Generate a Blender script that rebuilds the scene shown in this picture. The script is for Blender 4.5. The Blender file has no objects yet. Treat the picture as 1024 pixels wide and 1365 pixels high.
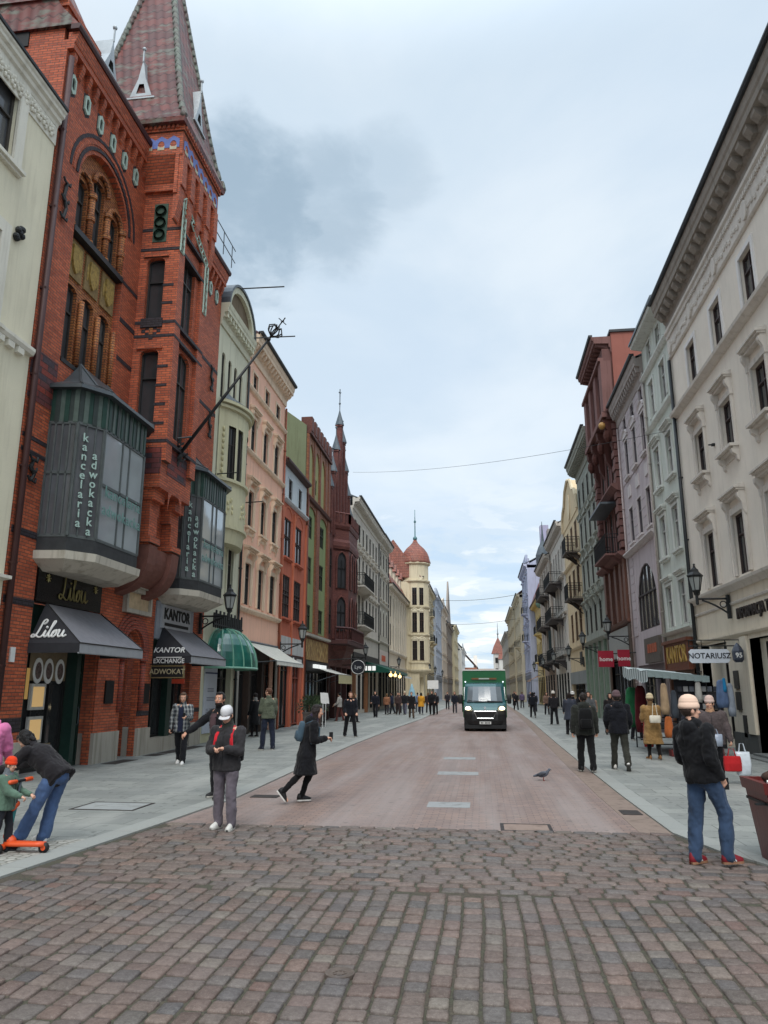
import bpy, bmesh, math, random
from mathutils import Vector, Matrix, noise
R = math.radians
random.seed(11)
scn = bpy.context.scene
COL = scn.collection
V = Vector

# ------------------------------------------------------------------ objects
def tag(o, label=None, cat=None, group=None, kind=None):
    if label: o['label'] = label
    if cat: o['category'] = cat
    if group: o['group'] = group
    if kind: o['kind'] = kind
    return o

def empty(name, loc, label=None, cat=None, group=None, rz=0):
    o = bpy.data.objects.new(name, None)
    o.empty_display_size = .2
    COL.objects.link(o)
    o.location = loc
    o.rotation_euler = (0, 0, rz)
    return tag(o, label, cat, group)

def wloc(p):
    v = V((0, 0, 0))
    while p is not None:
        v = v + p.location
        p = p.parent
    return v

def link(name, me, parent=None, loc=None, rot=None):
    o = bpy.data.objects.new(name, me)
    COL.objects.link(o)
    if parent is not None: o.parent = parent
    if loc is not None: o.location = loc
    if rot is not None: o.rotation_euler = rot
    return o

def copy_tree(o, parent=None):
    c = o.copy(); COL.objects.link(c); c.parent = parent
    for ch in list(o.children): copy_tree(ch, c)
    return c

class MB:
    """collects shapes in world coordinates, builds ONE mesh object"""
    def __init__(s):
        s.v = []; s.f = []; s.mi = []; s.m = 0; s.sm = []; s.smooth = False
    def add(s, vs, fs):
        b = len(s.v)
        s.v += [tuple(q) for q in vs]
        for f in fs:
            s.f.append([b + i for i in f]); s.mi.append(s.m); s.sm.append(s.smooth)
    def quad(s, a, b, c, d): s.add([a, b, c, d], [(0, 1, 2, 3)])
    def poly(s, pts): s.add(pts, [tuple(range(len(pts)))])
    def box(s, x0, x1, y0, y1, z0, z1):
        s.add([(x0, y0, z0), (x1, y0, z0), (x1, y1, z0), (x0, y1, z0), (x0, y0, z1), (x1, y0, z1), (x1, y1, z1), (x0, y1, z1)],
              [(3, 2, 1, 0), (4, 5, 6, 7), (0, 1, 5, 4), (1, 2, 6, 5), (2, 3, 7, 6), (3, 0, 4, 7)])
    def prism(s, pts, d):
        """closed polygon pts extruded by vector d"""
        n = len(pts); d = V(d)
        vs = [V(p) for p in pts] + [V(p) + d for p in pts]
        fs = [tuple(range(n - 1, -1, -1)), tuple(range(n, 2 * n))]
        fs += [(i, (i + 1) % n, n + (i + 1) % n, n + i) for i in range(n)]
        s.add(vs, fs)
    def loft(s, rings, cap=True):
        n = len(rings[0]); vs = [p for r in rings for p in r]; fs = []
        for k in range(len(rings) - 1):
            for i in range(n):
                j = (i + 1) % n
                fs.append((k * n + i, k * n + j, (k + 1) * n + j, (k + 1) * n + i))
        if cap:
            fs.append(tuple(range(n - 1, -1, -1)))
            fs.append(tuple(range((len(rings) - 1) * n, len(rings) * n)))
        s.add(vs, fs)
    def tube(s, pts, r, n=6, cap=True):
        pts = [V(p) for p in pts]; rings = []
        m = len(pts)
        rr = r if isinstance(r, (list, tuple)) else [r] * m
        up = None
        for i, p in enumerate(pts):
            t = (pts[min(i + 1, m - 1)] - pts[max(i - 1, 0)])
            if t.length < 1e-9: t = V((0, 0, 1))
            t.normalize()
            if up is None:
                up = V((0, 0, 1)) if abs(t.z) < .9 else V((1, 0, 0))
            a = t.cross(up)
            if a.length < 1e-6: a = t.orthogonal()
            a.normalize(); b = a.cross(t).normalized(); up = b
            rings.append([p + (a * math.cos(2 * math.pi * k / n) + b * math.sin(2 * math.pi * k / n)) * rr[i] for k in range(n)])
        s.loft(rings, cap)
    def lathe(s, c, prof, n=16, a0=0, a1=2 * math.pi):
        """prof list of (r,z) turned about vertical axis through c"""
        c = V(c); rings = []
        full = abs(a1 - a0 - 2 * math.pi) < 1e-6
        k = n if full else n + 1
        for r, z in prof:
            rings.append([c + V((r * math.cos(a0 + (a1 - a0) * i / n), r * math.sin(a0 + (a1 - a0) * i / n), z)) for i in range(k)])
        vs = [p for q in rings for p in q]; fs = []
        for j in range(len(rings) - 1):
            for i in range(k if full else k - 1):
                i2 = (i + 1) % k
                fs.append((j * k + i, j * k + i2, (j + 1) * k + i2, (j + 1) * k + i))
        s.add(vs, fs)
        if full:
            b = len(s.v) - len(vs)
            if prof[0][0] > 1e-4: s.f.append([b + i for i in range(k - 1, -1, -1)]); s.mi.append(s.m); s.sm.append(False)
            if prof[-1][0] > 1e-4: s.f.append([b + (len(rings) - 1) * k + i for i in range(k)]); s.mi.append(s.m); s.sm.append(False)
    def ball(s, c, r, n=12, m=8, rot=None):
        """ellipsoid; r scalar or (rx,ry,rz)"""
        if not isinstance(r, (list, tuple)): r = (r, r, r)
        c = V(c); vs = []; fs = []
        for j in range(1, m):
            t = math.pi * j / m
            for i in range(n):
                p = V((r[0] * math.sin(t) * math.cos(2 * math.pi * i / n), r[1] * math.sin(t) * math.sin(2 * math.pi * i / n), r[2] * math.cos(t)))
                vs.append(c + (rot @ p if rot else p))
        top = V((0, 0, r[2]))
        if rot: top = rot @ top
        vs += [c + top, c - top]
        a, b = len(vs) - 2, len(vs) - 1
        for i in range(n):
            j = (i + 1) % n
            fs.append((a, i, j)); fs.append((b, (m - 2) * n + j, (m - 2) * n + i))
            for k in range(m - 2):
                fs.append((k * n + i, (k + 1) * n + i, (k + 1) * n + j, k * n + j))
        s.add(vs, fs)
    def cone(s, p, q, r1, r2, n=10):
        """tapered limb with round ends"""
        p = V(p); q = V(q); d = q - p; L = d.length
        if L < 1e-6: s.ball(p, r1); return
        t = d / L
        pts = [p - t * r1 * .95, p - t * r1 * .7, p - t * .25 * r1, p, q, q + t * .25 * r2, q + t * r2 * .7, q + t * r2 * .95]
        s.tube(pts, [r1 * .25, r1 * .7, r1 * .96, r1, r2, r2 * .96, r2 * .7, r2 * .25], n)
    def mesh(s, name, mats, off=V((0, 0, 0)), recalc=True):
        me = bpy.data.meshes.new(name)
        me.from_pydata([(x - off.x, y - off.y, z - off.z) for x, y, z in s.v], [], s.f)
        if not isinstance(mats, (list, tuple)): mats = [mats]
        for m in mats: me.materials.append(m)
        me.polygons.foreach_set('material_index', s.mi)
        me.polygons.foreach_set('use_smooth', s.sm)
        if recalc:
            bm = bmesh.new(); bm.from_mesh(me)
            bmesh.ops.recalc_face_normals(bm, faces=bm.faces)
            bm.to_mesh(me); bm.free()
        me.update()
        return me
    def build(s, name, mats, parent=None, recalc=True):
        off = wloc(parent) if parent is not None else V((0, 0, 0))
        return link(name, s.mesh(name, mats, off, recalc), parent)
    def build_at(s, name, mats, loc):
        """top-level object whose origin is put at loc"""
        o = link(name, s.mesh(name, mats, V(loc)))
        o.location = loc
        return o

# ------------------------------------------------------------------ materials
def srgb(r, g, b):
    f = lambda c: (c / 255 / 12.92) if c <= 10 else ((c / 255 + .055) / 1.055) ** 2.4
    return (f(r), f(g), f(b), 1)

class NT:
    def __init__(s, name):
        s.m = bpy.data.materials.new(name); s.m.use_nodes = True
        s.t = s.m.node_tree; s.n = s.t.nodes; s.l = s.t.links
        s.b = s.n['Principled BSDF']
    def new(s, t, **k):
        n = s.n.new(t)
        for a, b in k.items(): setattr(n, a, b)
        return n
    def put(s, i, v):
        if hasattr(v, 'is_output'): s.l.new(v, i)
        elif v is not None: i.default_value = v
    def math(s, op, a, b=None, c=None, clamp=False):
        n = s.new('ShaderNodeMath', operation=op); n.use_clamp = clamp
        s.put(n.inputs[0], a); s.put(n.inputs[1], b); s.put(n.inputs[2], c)
        return n.outputs[0]
    def mix(s, f, a, b, mode='MIX'):
        n = s.new('ShaderNodeMix', data_type='RGBA', blend_type=mode)
        s.put(n.inputs[0], f); s.put(n.inputs[6], a); s.put(n.inputs[7], b)
        return n.outputs[2]
    def pos(s): return s.new('ShaderNodeNewGeometry').outputs['Position']
    def obj(s): return s.new('ShaderNodeTexCoord').outputs['Object']
    def noise(s, co, scale, detail=4, rough=.55, out=0):
        n = s.new('ShaderNodeTexNoise')
        s.put(n.inputs['Vector'], co); n.inputs['Scale'].default_value = scale
        n.inputs['Detail'].default_value = detail; n.inputs['Roughness'].default_value = rough
        return n.outputs[out]
    def ramp(s, f, stops):
        n = s.new('ShaderNodeValToRGB'); e = n.color_ramp.elements
        while len(e) < len(stops): e.new(.5)
        for i, (p, c) in enumerate(stops):
            e[i].position = p; e[i].color = c if len(c) == 4 else (*c, 1)
        s.l.new(f, n.inputs[0]); return n.outputs[0]
    def maprange(s, f, a, b, c, d):
        n = s.new('ShaderNodeMapRange'); s.put(n.inputs[0], f)
        for i, v in enumerate((a, b, c, d)): n.inputs[i + 1].default_value = v
        return n.outputs[0]
    def scale(s, co, v):
        n = s.new('ShaderNodeVectorMath', operation='MULTIPLY'); s.put(n.inputs[0], co); n.inputs[1].default_value = v
        return n.outputs[0]
    def sep(s, co):
        n = s.new('ShaderNodeSeparateXYZ'); s.put(n.inputs[0], co); return n.outputs
    def comb(s, x, y, z=0.):
        n = s.new('ShaderNodeCombineXYZ'); s.put(n.inputs[0], x); s.put(n.inputs[1], y); s.put(n.inputs[2], z); return n.outputs[0]
    def wall(s):
        o = s.sep(s.pos()); return s.comb(s.math('ADD', o[0], o[1]), o[2])
    def bump(s, h, st=.3, dist=.02):
        n = s.new('ShaderNodeBump'); n.inputs['Strength'].default_value = st; n.inputs['Distance'].default_value = dist
        s.put(n.inputs['Height'], h); s.l.new(n.outputs[0], s.b.inputs['Normal'])
    def rnd(s): return s.new('ShaderNodeObjectInfo').outputs['Random']
    def set(s, col=None, rough=None, metal=None, spec=None):
        if col is not None: s.put(s.b.inputs['Base Color'], col)
        if rough is not None: s.put(s.b.inputs['Roughness'], rough)
        if metal is not None: s.put(s.b.inputs['Metallic'], metal)
        if spec is not None: s.put(s.b.inputs['Specular IOR Level'], spec)
        return s.m

def mul(c, k): return (c[0] * k, c[1] * k, c[2] * k, 1)
_mc = {}
def plaster(rgb, dirt=.35, sc=1., key=''):
    k = ('pl', rgb, dirt, key)
    if k in _mc: return _mc[k]
    t = NT('plaster'); c = srgb(*rgb)
    p = t.pos()
    n1 = t.noise(p, .9 * sc, 5, .6); n2 = t.noise(t.scale(p, (3, 3, .25)), 1.6, 4, .6); n3 = t.noise(p, 35, 3)
    a = t.mix(t.maprange(n1, .35, .7, 0, .5), c, mul(c, .80))
    a = t.mix(t.math('MULTIPLY', t.maprange(n2, .5, .68, 0, 1), min(.85, dirt * 1.5)), a, mul((c[0], c[1] * .97, c[2] * .92), .55))
    a = t.mix(t.maprange(n3, .3, .7, 0, .22), a, mul(c, .7))
    t.bump(t.math('ADD', n3, n1), .25, .01)
    _mc[k] = t.set(a, .88, spec=.25); return _mc[k]

def brick(c1, c2, mortar, w=.25, h=.077, gap=.012, var=.5, key='', blk=0):
    k = ('br', c1, c2, mortar, w, key)
    if k in _mc: return _mc[k]
    t = NT('brick'); co = t.wall()
    b = t.new('ShaderNodeTexBrick'); t.put(b.inputs['Vector'], co)
    b.inputs['Scale'].default_value = 1; b.inputs['Brick Width'].default_value = w; b.inputs['Row Height'].default_value = h
    b.inputs['Mortar Size'].default_value = gap; b.inputs['Mortar Smooth'].default_value = .2; b.inputs['Bias'].default_value = -.1
    b.inputs['Color1'].default_value = srgb(*c1); b.inputs['Color2'].default_value = srgb(*c2); b.inputs['Mortar'].default_value = srgb(*mortar)
    n1 = t.noise(t.pos(), .7, 4); n2 = t.noise(co, 14, 2)
    a = t.mix(t.maprange(n1, .35, .7, 0, var), b.outputs[0], t.mix(1., b.outputs[0], (.62, .55, .55, 1), 'MULTIPLY'))
    a = t.mix(t.maprange(n2, .5, .75, 0, .4), a, t.mix(1., a, (.6, .5, .5, 1), 'MULTIPLY'))
    st = t.noise(t.scale(t.pos(), (2.5, 2.5, .2)), 1.3, 4, .6)
    a = t.mix(t.maprange(st, .55, .8, 0, .22), a, (.05, .035, .03, 1))
    t.bump(t.math('ADD', t.math('MULTIPLY', b.outputs[1], -1.), t.math('MULTIPLY', n2, .3)), .6, .02)
    _mc[k] = t.set(a, t.maprange(n2, .3, .7, .55, .8), spec=.35); return _mc[k]

def plain(rgb, rough=.7, metal=0., spec=.4, var=.25, sc=6., bump=.0, key=''):
    k = ('p', rgb, rough, metal, var, sc, bump, key)
    if k in _mc: return _mc[k]
    t = NT('paint'); c = srgb(*rgb)
    n = t.noise(t.obj(), sc, 4, .6)
    a = t.mix(t.maprange(n, .3, .72, 0, 1), c, mul(c, 1 - var))
    if bump: t.bump(n, bump, .01)
    _mc[k] = t.set(a, rough, metal, spec); return _mc[k]

def cloth(rgb, var=.3, key='', rough=.9, fold=.35):
    k = ('c', rgb, key)
    if k in _mc: return _mc[k]
    t = NT('cloth'); c = srgb(*rgb); o = t.obj()
    n = t.noise(t.scale(o, (1, 1, .55)), 6, 4, .5); n2 = t.noise(o, 160, 2)
    a = t.mix(t.maprange(n, .3, .7, 0, 1), mul(c, 1 + var * .5), mul(c, 1 - var))
    a = t.mix(.18, a, t.mix(1., a, n2, 'MULTIPLY'))
    t.bump(t.math('ADD', n, t.math('MULTIPLY', n2, .06)), fold, .03)
    t.b.inputs['Sheen Weight'].default_value = .1
    _mc[k] = t.set(a, rough, spec=.2); return _mc[k]

def glass(dark=.02, curt=.5, key=''):
    k = ('g', dark, curt, key)
    if k in _mc: return _mc[k]
    t = NT('window_glass'); r = t.rnd(); o = t.obj()
    s = t.sep(o)
    fold = t.noise(t.comb(s[1], t.math('MULTIPLY', s[2], .12)), 16, 3)
    blotch = t.noise(t.pos(), .9, 3)
    cur = t.mix(t.maprange(fold, .35, .65, 0, 1), (.16, .155, .145, 1), (.05, .05, .05, 1))
    on = t.math('GREATER_THAN', r, 1 - curt)
    a = t.mix(t.math('MULTIPLY', on, t.maprange(blotch, .35, .6, .25, .8)), t.mix(blotch, (dark * .6, dark * .6, dark * .6, 1), (dark * 1.8, dark * 1.9, dark * 2.1, 1)), cur)
    t.bump(t.noise(t.pos(), 1.3, 2), .06, .05)
    _mc[k] = t.set(a, .06, spec=.5); return _mc[k]

def tiles(c1, c2, c3, w=.24, h=.30, key=''):
    k = ('t', c1, c2, key)
    if k in _mc: return _mc[k]
    t = NT('roof_tiles'); o = t.sep(t.pos())
    u = t.math('ADD', o[0], o[1]); co = t.comb(u, o[2])
    b = t.new('ShaderNodeTexBrick'); b.offset = 0; t.put(b.inputs['Vector'], co)
    b.inputs['Scale'].default_value = 1; b.inputs['Brick Width'].default_value = w; b.inputs['Row Height'].default_value = h
    b.inputs['Mortar Size'].default_value = .0; b.inputs['Color1'].default_value = srgb(*c1); b.inputs['Color2'].default_value = srgb(*c2)
    b.inputs['Mortar'].default_value = mul(srgb(*c1), .25)
    n = t.noise(t.scale(t.pos(), (1, 1, 2.6)), 1.3, 5, .65)
    a = t.mix(t.maprange(n, .52, .62, 0, .8), b.outputs[0], srgb(*c3))
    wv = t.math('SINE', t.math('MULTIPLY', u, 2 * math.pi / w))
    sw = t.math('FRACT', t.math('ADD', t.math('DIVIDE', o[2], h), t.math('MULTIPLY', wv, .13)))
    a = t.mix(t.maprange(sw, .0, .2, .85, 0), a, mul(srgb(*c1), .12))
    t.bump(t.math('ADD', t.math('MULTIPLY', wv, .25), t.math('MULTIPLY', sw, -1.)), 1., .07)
    _mc[k] = t.set(a, .6, spec=.4); return _mc[k]

def lamp_mat(rgb, st):
    t = NT('lit'); t.set(srgb(*rgb), .4)
    t.b.inputs['Emission Color'].default_value = srgb(*rgb); t.b.inputs['Emission Strength'].default_value = st
    return t.m

M = {}
M['iron'] = plain((24, 27, 29), .55, 0, .5, .4)
M['zinc'] = plain((92, 100, 106), .5, .35, .5, .35, 2.)
M['darkmetal'] = plain((44, 47, 50), .5, .2, .5, .3, 3.)
M['pipe'] = plain((70, 38, 36), .55, .1, .5, .3, 2.)
M['frame'] = plain((62, 58, 54), .6)
M['framew'] = plain((190, 188, 182), .6)
M['framed'] = plain((34, 34, 34), .5)
M['glass'] = glass(.02, .45)
M['glassd'] = glass(.012, .0, 'd')
M['black'] = plain((14, 14, 15), .6)
M['stone'] = plaster((168, 164, 156), .6)
M['white'] = plain((225, 225, 222), .6, var=.12)
M['wood'] = plain((92, 58, 40), .6, var=.4)
M['skin'] = plain((206, 158, 134), .55, 0, .4, .12, 20)
# ------------------------------------------------------------------ facade kit
def archpts(a, b, zs, rise, kind, n=10):
    m = (a + b) / 2; w = b - a; out = []
    if kind == 'pointed':
        for i in range(n + 1):
            x = a + w * i / n
            dx = (b - x) if x <= m else (x - a)
            out.append((x, zs + rise * math.sqrt(max(0, w * w - dx * dx)) / (.866 * w)))
    else:
        for i in range(n + 1):
            t = math.pi * (1 - i / n)
            out.append((m + w / 2 * math.cos(t), zs + rise * math.sin(t)))
    return out

def rise_of(w, kind):
    return {'': 0, None: 0, 'round': w / 2, 'seg': w * .22, 'pointed': w * .8}[kind]

def wallgrid(mb, P, y0, y1, z0, z1, ops, rec=.25, n=0., ys=(), zs=()):
    """wall plane with real openings; ops (ya,yb,za,zb,arch); P(n,y,z)->world"""
    Y = sorted({round(q, 4) for q in [y0, y1, *ys] + [c for o in ops for c in o[:2]] if y0 - 1e-6 <= q <= y1 + 1e-6})
    Z = sorted({round(q, 4) for q in [z0, z1, *zs] + [c for o in ops for c in o[2:4]] if z0 - 1e-6 <= q <= z1 + 1e-6})
    for i in range(len(Y) - 1):
        for j in range(len(Z) - 1):
            cy = (Y[i] + Y[i + 1]) / 2; cz = (Z[j] + Z[j + 1]) / 2
            if any(o[0] < cy < o[1] and o[2] < cz < o[3] for o in ops): continue
            mb.quad(P(n, Y[i], Z[j]), P(n, Y[i + 1], Z[j]), P(n, Y[i + 1], Z[j + 1]), P(n, Y[i], Z[j + 1]))
    for o in ops:
        a, b, c, d = o[:4]; k = o[4] if len(o) > 4 else ''
        rs = rise_of(b - a, k); zt = d - rs; q = n - rec
        mb.quad(P(n, a, c), P(q, a, c), P(q, a, zt), P(n, a, zt))
        mb.quad(P(n, b, c), P(q, b, c), P(q, b, zt), P(n, b, zt))
        mb.quad(P(n, a, c), P(n, b, c), P(q, b, c), P(q, a, c))
        if not k: mb.quad(P(n, a, d), P(n, b, d), P(q, b, d), P(q, a, d))
        else:
            pts = archpts(a, b, zt, rs, k)
            for (xa, za), (xb, zb) in zip(pts, pts[1:]):
                mb.quad(P(n, xa, za), P(n, xb, zb), P(n, xb, d), P(n, xa, d))
                mb.quad(P(n, xa, za), P(n, xb, zb), P(q, xb, zb), P(q, xa, za))

_wc = {}
def win_meshes(w, h, st):
    """meshes of one window type in local coordinates: x out of the wall, y along, z up from its sill; wall face at x=0"""
    key = (round(w, 2), round(h, 2), st['name'])
    if key in _wc: return _wc[key]
    rec = st.get('rec', .22); k = st.get('arch', ''); fw = st.get('fw', .07); rs = rise_of(w, k); zt = h - rs
    fd = .06
    fr = MB()
    x0, x1 = -rec - .0, -rec + fd
    out = [(-w / 2, 0)] + ([(-w / 2, zt)] if not k else []) 
    if k: ap = archpts(-w / 2, w / 2, zt, rs, k); ip = archpts(-w / 2 + fw, w / 2 - fw, zt, max(rs - fw, .01) if k != 'pointed' else rs * (w - 2 * fw) / w, k)
    else: ap = [(-w / 2, h), (w / 2, h)]; ip = [(-w / 2 + fw, h - fw), (w / 2 - fw, h - fw)]
    o = [(-w / 2, 0)] + ap + [(w / 2, 0)]; i = [(-w / 2 + fw, fw)] + ip + [(w / 2 - fw, fw)]
    n = len(o)
    for a in range(n):
        b = (a + 1) % n
        fr.quad((x1, *o[a]), (x1, *o[b]), (x1, *i[b]), (x1, *i[a]))
        fr.quad((x1, *i[a]), (x1, *i[b]), (x0, *i[b]), (x0, *i[a]))
    top = lambda y: (h - fw) if not k else zt + (rs - fw) * math.sqrt(max(0, 1 - (2 * y / w) ** 2)) if k != 'pointed' else zt
    tz = st.get('trans', .66) * h
    bars = st.get('bars', 1)
    mw = st.get('mw', .05)
    for q in range(1, bars + 1):
        y = -w / 2 + w * q / (bars + 1)
        fr.box(x0 + .004, x1 + .012, y - mw / 2, y + mw / 2, fw, top(y))
    for z in ([tz] if not isinstance(tz, list) else tz):
        if st.get('trans', .66): fr.box(x0 + .004, x1 + .02, -w / 2 + fw, w / 2 - fw, z - mw / 2, z + mw / 2)
    for q in range(st.get('rows', 0)):
        z = fw + (h - 2 * fw) * (q + 1) / (st['rows'] + 1)
        fr.box(x0 + .004, x1 + .008, -w / 2 + fw, w / 2 - fw, z - .015, z + .015)
    frm = fr.mesh('window', st['fm'])
    pm = MB(); pm.poly([(x0 + .012, y, z) for y, z in i]); pane = pm.mesh('pane', st.get('gm', M['glass']))
    res = {'frame': frm, 'pane': pane}
    tm = st.get('tm')
    sw = st.get('sur')
    if sw:
        sm = MB(); pr = st.get('spr', .05)
        o2 = [(y + (sw if y > 0 else -sw), z) for y, z in ([(-w / 2, -.0)])]
        O = [(-w / 2 - sw, 0)] + ([(y * (w / 2 + sw) / (w / 2), z + (sw if True else 0) * (1 if not k else max(.3, (z - zt) / max(rs, .01)))) for y, z in ap]) + [(w / 2 + sw, 0)]
        I = [(-w / 2, 0)] + ap + [(w / 2, 0)]
        for a in range(len(O) - 1):
            b = a + 1
            sm.quad((pr, *O[a]), (pr, *O[b]), (pr, *I[b]), (pr, *I[a]))
            sm.quad((pr, *O[a]), (pr, *O[b]), (0, *O[b]), (0, *O[a]))
            sm.quad((pr, *I[a]), (pr, *I[b]), (-.02, *I[b]), (-.02, *I[a]))
        if st.get('sur2'):
            sm.box(0, pr + .03, -w / 2 - sw - .02, -w / 2 - sw + .05, 0, h + sw); sm.box(0, pr + .03, w / 2 + sw - .05, w / 2 + sw + .02, 0, h + sw)
        res['surround'] = sm.mesh('surround', tm)
    if st.get('sill'):
        sm = MB(); e = (sw or .08) + .06; pr = st.get('sillpr', .16)
        sm.box(-rec, pr, -w / 2 - e + .001, w / 2 + e - .001, -.09, -.001)
        sm.box(0, pr * .6, -w / 2 - e + .05, w / 2 + e - .05, -.16, -.09)
        if st['sill'] == 'bracket':
            for sgn in (-1, 1):
                y = sgn * (w / 2 + e - .14)
                sm.prism([(0, y - .08, -.16), (pr * .8, y - .08, -.16), (pr * .7, y - .08, -.28), (pr * .3, y - .08, -.36), (pr * .25, y - .08, -.5), (0, y - .08, -.56)], (0, .16, 0))
            sm.box(0, .03, -w / 2, w / 2, -.36, -.16)
        res['sill'] = sm.mesh('sill', [tm])
    hd = st.get('hood')
    if hd:
        sm = MB(); e = (sw or .08) + .08; z = h + (sw or .0) + st.get('hgap', .05); pr = st.get('hpr', .28)
        if hd in ('flat', 'bracket'):
            sm.box(0, pr * .55, -w / 2 - e + .06, w / 2 + e - .06, z, z + .09)
            sm.box(0, pr * .8, -w / 2 - e + .03, w / 2 + e - .03, z + .09, z + .15)
            sm.box(0, pr, -w / 2 - e, w / 2 + e, z + .15, z + .21)
            sm.prism([(0, -w / 2 - e, z + .21), (pr, -w / 2 - e, z + .21), (0, -w / 2 - e, z + .3)], (0, w + 2 * e, 0))
            if hd == 'bracket':
                L = st.get('blen', .75)
                for sgn in (-1, 1):
                    y = sgn * (w / 2 + e - .1)
                    sm.prism([(0, y - .075, z), (pr * .75, y - .075, z), (pr * .72, y - .075, z - .12), (pr * .4, y - .075, z - .3), (pr * .35, y - .075, z - .5), (pr * .15, y - .075, z - L), (0, y - .075, z - L)], (0, .15, 0))
        elif hd in ('tri', 'eyebrow'):
            sm.box(0, pr * .7, -w / 2 - e, w / 2 + e, z, z + .1)
            hh = st.get('hh', .45)
            if hd == 'tri': pts = [(-w / 2 - e, z + .1), (w / 2 + e, z + .1), (0, z + .1 + hh)]
            else: pts = [(-w / 2 - e, z + .1)] + archpts(-w / 2 - e, w / 2 + e, z + .1, hh, 'round')[::-1][:-1][::1]
            if hd == 'eyebrow': pts = archpts(-w / 2 - e, w / 2 + e, z + .1, hh, 'round')
            sm.prism([(.004, y, q) for y, q in pts], (pr * .5, 0, 0))
            for (ya, za), (yb, zb) in zip(pts, pts[1:] + pts[:1]):
                if abs(za - zb) < 1e-6 and za < z + .11: continue
                sm.tube([(pr * .5, ya, za), (pr * .5, yb, zb)], .07, 4)
        res['hood'] = sm.mesh('hood', [tm])
    _wc[key] = res
    return res

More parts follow.
